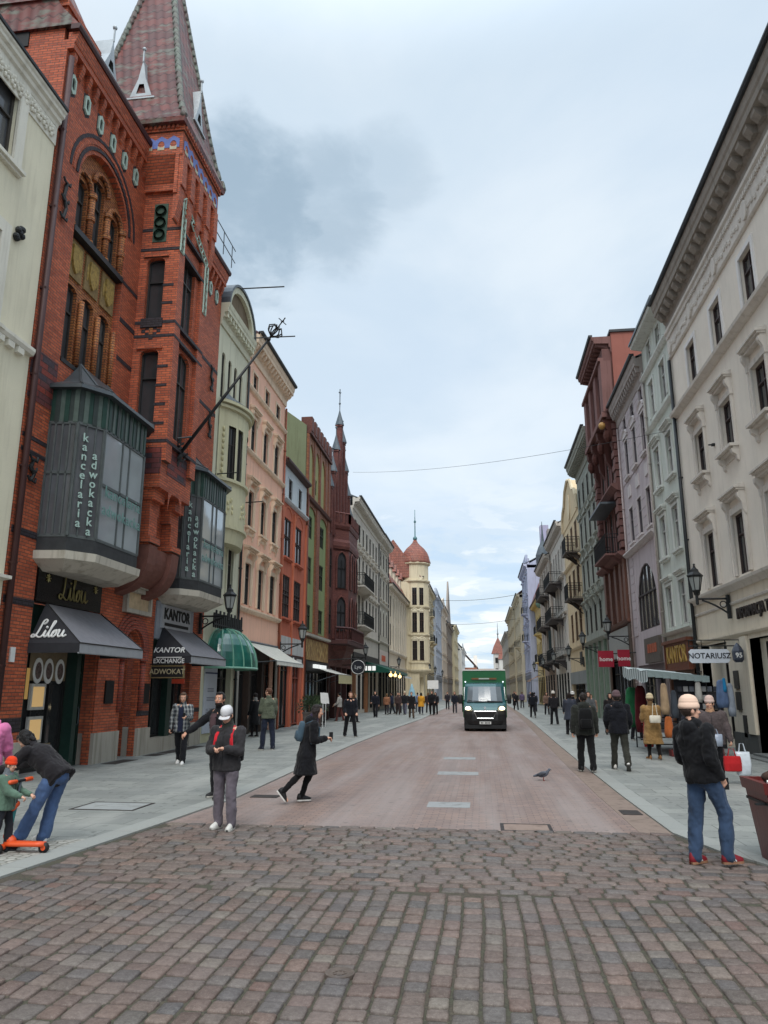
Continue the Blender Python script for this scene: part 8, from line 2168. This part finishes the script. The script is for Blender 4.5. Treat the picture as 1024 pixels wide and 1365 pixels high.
for y, lb in ((39.3, 'white folding menu card standing above the planters'), (40.0, 'second white menu card tilted above the planters')):
    mb = MB(); mb.prism([(-8.3, y, 1.25), (-8.02, y + .1, 1.2), (-8.1, y + .1, 1.75), (-8.35, y, 1.78)], (0, .02, 0)); mb.tube([(-8.2, y + .05, .02), (-8.2, y + .05, 1.3)], .02, 5); tag(mb.build_at('menu_card', M['white'], (-8.2, y, 0)), lb, 'menu')

def scooter():
    x, y = -5.5, 9.0
    o = empty('kick_scooter', (x, y, 0.02), 'orange and teal childrens kick scooter', 'scooter'); OR = plain((214, 82, 36), .4, var=.1); TL = plain((40, 116, 116), .4, var=.1); BK = plain((26, 26, 30), .6)
    mb = MB(); mb.smooth = True
    mb.loft([[(x + a + b * .0, y + c, .02 + z) for c, z in ((-w, .075), (w, .075), (w * 1.05, .1), (w * .8, .125), (-w * .8, .125), (-w * 1.05, .1))] for a, w, b in ((-.2, .07, 0), (-.12, .075, 0), (.05, .065, 0), (.2, .055, 0), (.29, .04, 0))]); mb.build('deck', OR, o)
    mb = MB(); mb.smooth = True; mb.cone((x - .14, y, .14), (x - .2, y, .2), .06, .05, 10); mb.cone((x - .2, y - .14, .09), (x - .2, y + .14, .09), .035, .035, 8); mb.build('fork_crown', OR, o)
    mb = MB(); mb.smooth = True; mb.tube([(x - .19, y, .16), (x - .14, y, .52)], .024, 10); mb.build('lower_stem', TL, o); mb = MB(); mb.smooth = True; mb.tube([(x - .145, y, .5), (x - .1, y, .82)], .016, 8); mb.build('upper_stem', M['zinc'], o)
    mb = MB(); mb.cone((x - .15, y - .03, .52), (x - .14, y + .03, .56), .038, .038, 10); mb.build('clamp', OR, o)
    mb = MB(); mb.smooth = True; mb.tube([(x - .1, y - .2, .83), (x - .1, y + .2, .83)], .017, 8); hb = mb.build('handlebar', BK, o)
    for s in (-1, 1): mb = MB(); mb.smooth = True; mb.cone((x - .1, y + s * .1, .83), (x - .1, y + s * .22, .83), .025, .027, 10); link('grip', mb.mesh('grip', OR, wloc(o)), hb)
    for nm, wx, wy in (('wheel', x - .2, y - .17), ('wheel', x - .2, y + .17), ('wheel', x + .28, y)):
        r = .06; mb = MB(); mb.smooth = True; mb.tube([(wx, wy - .02, .02 + r), (wx, wy + .02, .02 + r)], r, 18); w = mb.build(nm, BK, o); mb = MB(); mb.tube([(wx, wy - .024, .02 + r), (wx, wy + .024, .02 + r)], r * .5, 10); link('rim', mb.mesh('rim', OR, wloc(o)), w)
scooter()

def planter():
    o = empty('litter_bin', (3.28, 9.45, .02), 'tall tapered dark red wooden planter bin at the right edge', 'bin'); x, y = 3.42, 9.55
    RD = NT('stained_wood'); n = RD.noise(RD.scale(RD.pos(), (12, 12, 1.2)), 2, 4); RD.set(RD.mix(n, srgb(70, 20, 20), srgb(112, 36, 32)), .4); RD.bump(n, .3, .01)
    sq = lambda k, z: [(x + sx * k, y + sy * k, z) for sx, sy in ((-1, -1), (1, -1), (1, 1), (-1, 1))]
    mb = MB(); mb.loft([sq(.27, .02), sq(.36, .86)]); mb.build('bin_body', RD.m, o); mb = MB(); mb.loft([sq(.38, .78), sq(.395, .9), sq(.33, .9), sq(.32, .8)], False); mb.build('rim', RD.m, o)
    mb = MB(); mb.loft([sq(.352, .66), sq(.354, .69)]); mb.box(x - .45, x - .3, y - .28, y - .22, .66, .68); mb.build('metal_band', M['iron'], o)
    mb = MB(); mb.smooth = True; mb.ball((x, y, .92), (.27, .27, .1), 14, 8); mb.build('soil', plain((70, 48, 36), .95, var=.5, sc=20, bump=.8), o); mb = MB(); mb.tube([(x - .32, y - .3, .91), (x + .32, y - .32, .91)], .02, 5); mb.build('liner', M['white'], o)
planter()

def pigeon(loc, hd, label):
    o = empty('pigeon', loc, label, 'pigeon', 'pigeons on the paving', R(0)); H = R(hd); T = lambda p: rotz(V(p), H) + V(loc)
    Q = Matrix.Rotation(H, 3, 'Z') @ Matrix.Rotation(R(14), 3, 'X')
    mb = MB(); mb.smooth = True; mb.ball(T((0, 0, .13)), (.06, .12, .062), 12, 9, Q); mb.cone(T((0, .08, .16)), T((0, .125, .215)), .04, .026, 9); mb.ball(T((0, .14, .232)), (.025, .031, .026), 10, 8, Q); mb.cone(T((0, -.1, .115)), T((0, -.2, .085)), .035, .02, 8)
    b = mb.build('body', plain((92, 98, 110), .6, var=.5, sc=12), o); TODO.append((b, .008, 0, 0, 0))
    mb = MB(); mb.smooth = True
    for s in (-1, 1): mb.ball(T((s * .052, -.03, .135)), (.018, .115, .04), 10, 7, Q)
    mb.build('wing', plain((64, 68, 78), .6, var=.5, sc=16), o); mb = MB(); mb.cone(T((0, .165, .228)), T((0, .19, .222)), .008, .003, 6); mb.build('beak', M['black'], o)
    for s in (-1, 1):
        mb = MB(); mb.tube([T((s * .025, .01, .08)), T((s * .025, .0, .01))], .006, 5)
        for a in (-.4, 0, .4): mb.tube([T((s * .025, 0, .006)), T((s * .025 + .03 * math.sin(a), .035, .004))], .004, 4)
        mb.build('leg', plain((150, 84, 76), .6), o)
pigeon((1.25, 17.4, .0), -104, 'grey pigeon pecking on the red paving'); pigeon((4.25, 12.6, .022), 95, 'dark pigeon standing on the right pavement behind the red bin')

def stall():
    o = empty('souvenir_stall', (5.9, 25.4, .02), 'souvenir stall with a pale blue striped canvas roof', 'market stall'); X0, X1, Y0, Y1 = 5.15, 6.6, 23.9, 27.4
    t = NT('striped_canvas'); p = t.sep(t.pos()); st = t.math('GREATER_THAN', t.math('SINE', t.math('MULTIPLY', p[1], 18.)), 0); t.set(t.mix(st, srgb(120, 134, 134), srgb(202, 212, 212)), .8)
    mb = MB(); f = lambda x, y: (x, y, 2.3 + .18 * (y - Y0) / (Y1 - Y0) + .1 * (X1 - x) - .04 * math.sin((y - Y0) * 3))
    for i in range(8):
        for j in range(4):
            a, c, d, e = X0 - .25 + i * .22, X0 - .25 + (i + 1) * .22, Y0 - .2 + j * 1.0, Y0 - .2 + (j + 1) * 1.0; mb.quad(f(a, d), f(c, d), f(c, e), f(a, e))
    q = X0 - .25
    for j in range(16): a = Y0 - .2 + j * .25; mb.poly([f(q, a), f(q, a + .25), (q, a + .25, f(q, a)[2] - .3), (q - .02, a + .12, f(q, a)[2] - .36), (q, a, f(q, a)[2] - .3)])
    for i in range(8): a = X0 - .25 + i * .22; z = f(a, Y0 - .2)[2]; mb.poly([f(a, Y0 - .2), f(a + .22, Y0 - .2), (a + .22, Y0 - .2, z - .2), (a, Y0 - .22, z - .2)])
    mb.build('canvas_roof', t.m, o)
    mb = MB()
    for x in (X0, X1):
        for y in (Y0, Y1): mb.tube([(x, y, .02), (x, y, 2.35)], .025, 5)
    for z in (2.3, 1.0, .35): mb.tube([(X0, Y0, z), (X1, Y0, z), (X1, Y1, z), (X0, Y1, z), (X0, Y0, z)], .018, 4)
    mb.box(X0, X1, Y0 + .02, Y1, .78, .82); mb.build('stall_frame', M['iron'], o); mb = MB(); mb.box(X0 + .55, X1, Y0 + .05, Y0 + .1, .3, 2.2); mb.box(X1 - .05, X1, Y0 + .1, Y1, .3, 2.2); mb.build('back_panel', plain((34, 34, 40), .8), o)
    rd = random.Random(9); cols = [(150, 40, 40), (190, 120, 60), (40, 70, 110), (200, 190, 170), (60, 90, 60), (110, 70, 50), (30, 32, 40), (170, 150, 90)]
    for z in (1.95, 1.7, 1.45):
        mb = MB()
        for i in range(7): mb.m = i % 3; xx = X0 + .62 + i * .17; mb.box(xx, xx + .13, Y0 - .02, Y0 + .04, z - .09, z + .06)
        tag(mb.build_at('souvenir_rack', [plain((44, 46, 54), .6), plain((150, 150, 150), .5), plain((96, 100, 108), .5)], (X0 + .6, Y0, z)), 'black rack of small silvery souvenirs on the stall, %s shelf' % {1.95: 'top', 1.7: 'middle', 1.45: 'bottom'}[z], 'souvenirs')
    def hang(x, y, z, w, h, rgb, lb, nm='hanging_scarf', cat='scarf'):
        mb = MB(); mb.smooth = True; mb.loft([ell(mb, V((x, y, z - h * k)), w / 2 * a, .06 * a, V((1, 0, 0)), V((0, 1, 0)), 10) for k, a in ((0, .4), (.08, .75), (.4, .95), (.8, 1.1), (1, .9))]); tag(mb.build_at(nm, cloth(rgb, .4, 'hang'), (x, y, z)), lb, cat)
    hang(7.0, Y0 - .1, 2.2, .34, .8, (96, 116, 150), 'pale blue shawl hanging at the right end of the stall'); hang(7.25, Y0 - .05, 2.1, .22, .95, (150, 158, 170), 'grey shawl hanging next to the pale blue shawl'); hang(7.08, Y0 - .12, 2.25, .12, .4, (40, 130, 180), 'bright blue ribbon hanging on the stall corner')
    hang(5.0, 26.9, 2.0, .5, 1.3, (34, 96, 60), 'green hooded garment hanging on the left end of the stall', 'hanging_garment', 'garment'); hang(5.2, 26.5, 2.05, .42, 1.5, (96, 30, 36), 'dark red garment hanging beside the green one', 'hanging_garment', 'garment'); hang(5.05, 25.0, 1.1, .3, .9, (160, 44, 40), 'red bag hanging low at the stall front', 'hanging_bag', 'bag')
    hang(6.15, Y0 - .12, 1.15, .34, .9, (120, 66, 36), 'brown leather satchel hanging at the stall front', 'hanging_bag', 'bag'); hang(5.9, Y0 - .14, 1.2, .3, .5, (54, 56, 66), 'charcoal bag hanging above the brown satchel', 'hanging_bag', 'bag'); hang(6.45, Y0 - .1, 1.3, .22, .9, (90, 84, 66), 'khaki strap bag hanging at the stall front', 'hanging_bag', 'bag'); hang(5.62, Y0 - .1, 1.9, .2, .8, (70, 76, 84), 'slate scarf hanging on the stall post')
    for i, (x_, z_, w_, h_, c_, n_) in enumerate(((5.34, 2.1, .24, .9, (176, 150, 120), 'sand coloured shawl hanging at the near post of the stall'), (5.4, 1.15, .26, .6, (196, 110, 60), 'orange woven bag hanging low at the near post of the stall'), (6.32, 2.15, .2, .6, (178, 176, 170), 'white knitted scarf hanging right of the souvenir racks'), (6.6, 1.2, .24, .7, (70, 44, 40), 'dark brown bag hanging at the right post of the stall'), (5.75, .62, .3, .5, (150, 60, 50), 'rust red bag at the foot of the stall racks'), (6.5, .6, .3, .5, (92, 84, 60), 'olive bag at the foot of the stall racks'))): hang(x_, Y0 - .16, z_, w_, h_, c_, n_, 'hanging_goods', 'goods')
    mb = MB(); 
    for i in range(5): mb.m = i % 2; mb.box(5.4 + i * .3, 5.66 + i * .3, Y0 - .25, Y0 + .1, .03, .2 + .05 * (i % 3))
    tag(mb.build_at('goods_crate', [plain((110, 40, 38), .7), plain((44, 40, 44), .7)], (6, Y0, .1)), 'low crates with red goods at the foot of the stall', 'crate')
stall()
mb = MB()
for i in range(11):
    for k in range(5): mb.m = (i + k) % 3; mb.box(7.5 + .0 + k * .1, 7.58 + k * .1, 27.1, 27.2, .35 + i * .13, .44 + i * .13)
mb.box(7.45, 8.0, 27.2, 27.24, .02, 1.85); tag(mb.build_at('postcard_rack', [plain((120, 110, 96), .6), plain((70, 74, 84), .6), plain((46, 44, 46), .6)], (7.7, 27.1, 0)), 'postcard rack standing behind the woman in the grey coat', 'rack')

# ------------------------------------------------------------------ van
def van():
    CX, FY = .1, 37.15
    o = empty('box_van', (CX, FY + 2.5, 0), 'dark green box van with lit headlights coming down the street', 'van')
    GRN = plain((14, 92, 48), .3, 0, .5, .15, 2.); TEAL = plain((40, 84, 88), .25, .2, .6, .12, 2.); BKP = plain((18, 20, 22), .5, 0, .5, .2)
    prof = [(.05, .22), (-.02, .34), (-.06, .5), (-.05, .78), (.0, .98), (.08, 1.1), (.3, 1.24), (.5, 1.33), (.98, 2.08), (1.12, 2.2), (1.45, 2.27), (2.1, 2.28), (2.1, .3)]
    st = [-1.0, -.985, -.9, -.6, 0, .6, .9, .985, 1.0]
    def S_(x, i, e=0):
        y, z = prof[i]; bow = .22 * abs(x) ** 3.0; nar = 1 - .055 * max(0, (z - 1.2)) ** 1.2
        return V((CX + x * 1.0 * nar, FY + y + bow * (1 if y < 1.4 else max(0, (2.1 - y) / .7)) - e, z + e * .3))
    mb = MB(); mb.smooth = True
    G = [[S_(x, i) for i in range(len(prof))] for x in st]
    for a, c in zip(G, G[1:]):
        for i in range(len(prof) - 1): mb.m = 1 if i < 4 else 0; mb.quad(a[i], c[i], c[i + 1], a[i + 1])
    mb.smooth = False
    for g in (G[0], G[-1]): mb.m = 0; mb.poly(g)
    mb.build('cab', [TEAL, BKP], o)
    def lerpS(x, i0, i1, f, e=.012): return S_(x, i0, e).lerp(S_(x, i1, e), f)
    mb = MB(); xs = [-.86, -.6, -.3, 0, .3, .6, .86]
    for a, c in zip(xs, xs[1:]): mb.quad(lerpS(a, 7, 8, .06), lerpS(c, 7, 8, .06), lerpS(c * .97, 7, 8, .98), lerpS(a * .97, 7, 8, .98))
    t = NT('windscreen'); n = t.noise(t.pos(), 1.5, 3); t.set(t.mix(n, (.07, .085, .1, 1), (.15, .175, .195, 1)), .06, spec=.9); ws = mb.build('windscreen', t.m, o, False)
    mb = MB()
    mb.tube([lerpS(-.8, 7, 8, .12, .03), lerpS(-.1, 7, 8, .03, .03)], .014, 4); mb.tube([lerpS(.1, 7, 8, .08, .03), lerpS(.75, 7, 8, .04, .03)], .014, 4); mb.tube([lerpS(x, 7, 8, .0, .02) for x in xs], .03, 4); link('wiper', mb.mesh('wiper', M['black'], wloc(o)), ws)
    mb = MB()
    for zz in (.09, .2): mb.quad(lerpS(-.18, 7, 8, zz, .018), lerpS(.16, 7, 8, zz, .018), lerpS(.16, 7, 8, zz + .07, .018), lerpS(-.18, 7, 8, zz + .07, .018))
    link('papers', mb.mesh('papers', M['white'], wloc(o)), ws)
    mb = MB()   # side windows
    for s in (-1, 1): mb.prism([(CX + s * .95, FY + .85, 1.4), (CX + s * .95, FY + 1.9, 1.4), (CX + s * .945, FY + 1.9, 2.05), (CX + s * .945, FY + 1.22, 2.05)], (s * .05, 0, 0))
    mb.build('side_window', t.m, o)
    LT = lamp_mat((255, 236, 190), 3.2)
    for s in (-1, 1):
        mb = MB(); q = [lerpS(s * .96, 3, 4, .9, .02), lerpS(s * .62, 3, 4, .75, .02), lerpS(s * .58, 4, 5, .6, .02), lerpS(s * .66, 5, 6, .45, .02), lerpS(s * .96, 5, 6, .5, .02)]
        mb.poly(q); mb.build('headlight', plain((70, 74, 70), .2, 0, .8, .2), o); mb = MB(); mb.smooth = True; c = S_(s * .8, 4, .06) + V((0, 0, .06)); mb.ball(c, (.14, .05, .085), 12, 8); mb.build('headlight_lamp', LT, o)
    def fp(x, z, e=.0): y = FY - .06 + .22 * abs(x) ** 3; return V((CX + x, y - e, z))
    mb = MB(); q = [(-.52, .92), (.52, .92), (.38, .6), (-.38, .6)]; mb.prism([fp(x, z, .01) for x, z in q], (0, -.02, 0)); mb.build('grille', M['black'], o)
    mb = MB(); mb.tube([fp(x, z, .035) for x, z in q + q[:1]], .028, 6); mb.build('grille_surround', plain((206, 210, 212), .25, .9), o)
    mb = MB(); c = fp(0, 1.06, .0) + V((0, .02, 0)); sh = [(-.05, -.07), (-.01, -.04), (.02, -.08), (.05, -.05), (.03, 0), (.06, .05), (.02, .08), (-.04, .07), (-.06, .02), (-.03, -.01)]; mb.prism([c + V((a, 0, b)) for a, b in sh], (0, -.02, 0)); mb.build('lion_badge', plain((220, 222, 224), .25, .8), o)
    mb = MB(); mb.box(CX - .27, CX + .27, FY - .1, FY - .085, .34, .46); npl = mb.build('number_plate', plain((196, 198, 196), .4, var=.05), o)
    for i in range(7):
        if i != 2: mb = MB(); mb.box(CX - .2 + i * .062, CX - .165 + i * .062, FY - .104, FY - .1, .365, .435); link('plate_character', mb.mesh('plate_character', M['black'], wloc(o)), npl)
    # cargo box
    mb = MB(); B = lambda x, z, y: (CX + x, FY + y, z); r = .05
    ring = [(-1.08 + r, .55), (1.08 - r, .55), (1.08, .55 + r), (1.08, 2.86 - r), (1.08 - r, 2.86), (-1.08 + r, 2.86), (-1.08, 2.86 - r), (-1.08, .55 + r)]
    mb.loft([[B(x, z, 1.75) for x, z in ring], [B(x, z, 6.2) for x, z in ring]]); mb.build('cargo_box', GRN, o)
    mb = MB(); mb.box(CX - 1.06, CX + 1.06, FY + 1.72, FY + 6.2, 2.862, 2.91); mb.build('box_roof', M['white'], o)
    mb = MB(); mb.box(CX - .62, CX + .62, FY + 1.70, FY + 1.748, 2.42, 2.5); mb.build('box_stripe', plain((120, 84, 50), .5), o); mb = MB(); mb.box(CX - .26, CX + .26, FY + 1.69, FY + 1.699, 2.43, 2.49); mb.build('box_lettering', plain((170, 186, 176), .5), o)
    for s in (-1, 1): mb = MB(); mb.ball((CX + s * .92, FY + 1.15, 2.3), .035, 8, 6); mb.build('marker_lamp', lamp_mat((230, 240, 250), 1.2), o)
    for s in (-1, 1):
        mb = MB(); mb.smooth = True; mb.loft([ell(mb, V((CX + s * 1.18, FY + .75, z)), .1 * a, .07 * a, V((1, 0, 0)), V((0, 1, 0)), 12, .6) for z, a in ((1.26, .7), (1.3, 1), (1.66, 1), (1.7, .7))]); mr = mb.build('mirror', BKP, o); mb = MB(); mb.tube([(CX + s * .95, FY + .85, 1.42), (CX + s * 1.15, FY + .75, 1.42)], .025, 5); link('mirror_arm', mb.mesh('mirror_arm', BKP, wloc(o)), mr)
    for s in (-1, 1):
        for y in (.85, 4.9):
            mb = MB(); mb.smooth = True; mb.tube([(CX + s * .78, FY + y, .34), (CX + s * 1.0, FY + y, .34)], .34, 22); w = mb.build('wheel', plain((20, 20, 21), .8), o); mb = MB(); mb.tube([(CX + s * .99, FY + y, .34), (CX + s * 1.01, FY + y, .34)], .2, 14); link('rim', mb.mesh('rim', M['zinc'], wloc(o)), w)
    mb = MB(); mb.box(CX - .95, CX + .95, FY + .1, FY + 6.1, .3, .55); mb.build('chassis', M['black'], o); mb = MB(); mb.box(CX - .96, CX + .96, FY + .02, FY + .2, .13, .3); mb.build('bumper_skirt', BKP, o)
van()
finish_people(); finish_texts()
# ------------------------------------------------------------------ sky, light, camera
w = bpy.data.worlds.new('World'); scn.world = w; w.use_nodes = True
nt = w.node_tree; N = nt.nodes; Lk = nt.links; bg = N['Background']
SUN_EL, SUN_AZ = R(50), R(178)      # azimuth clockwise from the street axis
sky = N.new('ShaderNodeTexSky'); sky.sky_type = 'NISHITA'; sky.sun_disc = False; sky.sun_elevation = SUN_EL; sky.sun_rotation = SUN_AZ
def wm(op, a, b=None, c=None):
    n = N.new('ShaderNodeMath'); n.operation = op
    for i, v in enumerate((a, b, c)):
        if v is None: continue
        if hasattr(v, 'is_output'): Lk.new(v, n.inputs[i])
        else: n.inputs[i].default_value = v
    return n.outputs[0]
tc = N.new('ShaderNodeTexCoord'); sp = N.new('ShaderNodeSeparateXYZ'); Lk.new(tc.outputs['Generated'], sp.inputs[0])
zc = wm('MAXIMUM', sp.outputs[2], .03); k = wm('ADD', zc, .12)
cb = N.new('ShaderNodeCombineXYZ'); Lk.new(wm('DIVIDE', sp.outputs[0], k), cb.inputs[0]); Lk.new(wm('DIVIDE', sp.outputs[1], k), cb.inputs[1])
def wn(scale, det, rough, off):
    n = N.new('ShaderNodeTexNoise'); m = N.new('ShaderNodeVectorMath'); m.operation = 'ADD'; Lk.new(cb.outputs[0], m.inputs[0]); m.inputs[1].default_value = off
    Lk.new(m.outputs[0], n.inputs['Vector']); n.inputs['Scale'].default_value = scale; n.inputs['Detail'].default_value = det; n.inputs['Roughness'].default_value = rough
    n.inputs['Distortion'].default_value = .35
    return n.outputs[0]
def wr(f, a, b, c, d):
    n = N.new('ShaderNodeMapRange'); n.interpolation_type = 'SMOOTHSTEP'; Lk.new(f, n.inputs[0])
    for i, v in enumerate((a, b, c, d)): n.inputs[i + 1].default_value = v
    return n.outputs[0]
def wx(f, a, b, mode='MIX'):
    n = N.new('ShaderNodeMix'); n.data_type = 'RGBA'; n.blend_type = mode
    for i, v in ((0, f), (6, a), (7, b)):
        if hasattr(v, 'is_output'): Lk.new(v, n.inputs[i])
        else: n.inputs[i].default_value = v
    return n.outputs[2]
n1 = wn(1.1, 7, .55, (3.1, 1.7, 0)); n2 = wn(2.6, 6, .6, (7.7, .4, 2)); n3 = wn(.7, 5, .5, (1.3, 9.2, 4)); n4 = wn(7., 5, .6, (2.2, 5.1, 1))
# a grey cloud bank up and left of the street, at a fixed place in the sky
def blob(dx, dy, dz, inner, outer):
    d = V((dx, dy, dz)).normalized(); q = N.new('ShaderNodeVectorMath'); q.operation = 'DOT_PRODUCT'; Lk.new(tc.outputs['Generated'], q.inputs[0]); q.inputs[1].default_value = d
    return wr(wm('ADD', q.outputs['Value'], wm('ADD', wm('MULTIPLY', wm('SUBTRACT', n2, .5), 1.7 * (inner - outer)), wm('MULTIPLY', wm('SUBTRACT', n4, .5), 1.6 * (inner - outer)))), outer, inner, 0, 1)
b1 = wm('MAXIMUM', blob(-.272, .776, .568, .9988, .9915), wm('MULTIPLY', blob(-.10, .787, .605, .9999, .9975), .35))
b2 = blob(-.18, .80, .575, .9995, .9945)
grey = wm('MULTIPLY', wm('MAXIMUM', b1, wm('MULTIPLY', b2, .7)), wr(n2, .25, .55, .45, 1))
cloud = wx(wr(n1, .38, .66, 0, 1), (5.2, 6.2, 7.1, 1), (6.6, 7.3, 7.85, 1))
cloud = wx(wm('MULTIPLY', wr(n3, .45, .7, 0, .55), 1), cloud, (5.2, 6.2, 7.3, 1))
low = wr(sp.outputs[2], .03, .34, 1, 0)
cloud = wx(wm('MULTIPLY', low, wr(n2, .52, .60, .0, .75)), cloud, (8.4, 8.6, 8.7, 1))
cloud = wx(wm('MULTIPLY', low, wr(n2, .48, .38, .0, .6)), cloud, (3.6, 5.3, 7.4, 1))
cloud = wx(wm('MULTIPLY', grey, .9), cloud, (2.8, 3.75, 4.6, 1))
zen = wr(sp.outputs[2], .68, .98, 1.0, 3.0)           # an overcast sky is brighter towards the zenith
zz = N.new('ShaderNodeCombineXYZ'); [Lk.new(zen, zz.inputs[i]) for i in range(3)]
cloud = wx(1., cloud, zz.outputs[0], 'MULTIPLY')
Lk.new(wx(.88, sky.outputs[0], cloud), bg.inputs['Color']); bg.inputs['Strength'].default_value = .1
sd = bpy.data.lights.new('Sun', 'SUN'); sd.energy = 1.5; sd.angle = R(30); sd.color = (1, .96, .9)
so = bpy.data.objects.new('Sun', sd); COL.objects.link(so)
dirv = V((math.sin(SUN_AZ) * math.cos(SUN_EL), math.cos(SUN_AZ) * math.cos(SUN_EL), math.sin(SUN_EL)))
so.rotation_euler = dirv.to_track_quat('Z', 'Y').to_euler(); so.location = (20, -20, 60)
cd = bpy.data.cameras.new('Camera'); cam = bpy.data.objects.new('Camera', cd); COL.objects.link(cam)
cam.location = (0, 0, 1.9); cd.sensor_fit = 'VERTICAL'; cd.sensor_height = 36; cd.lens = 36 * 1000 / 1365; cd.clip_end = 2000; cd.clip_start = .05
TH = math.atan2(920 - 682.5, 1000.); AL = math.atan(.131 * math.cos(TH))
cam.rotation_euler = (math.pi / 2 + TH, 0, AL)
scn.camera = cam
scn.render.engine = 'CYCLES'
scn.view_settings.view_transform = 'Standard'; scn.view_settings.look = 'None'; scn.view_settings.gamma = 1; scn.view_settings.exposure = 0.45
scn.cycles.max_bounces = 6; scn.cycles.use_denoising = True
scn.render.resolution_x, scn.render.resolution_y = 768, 1024
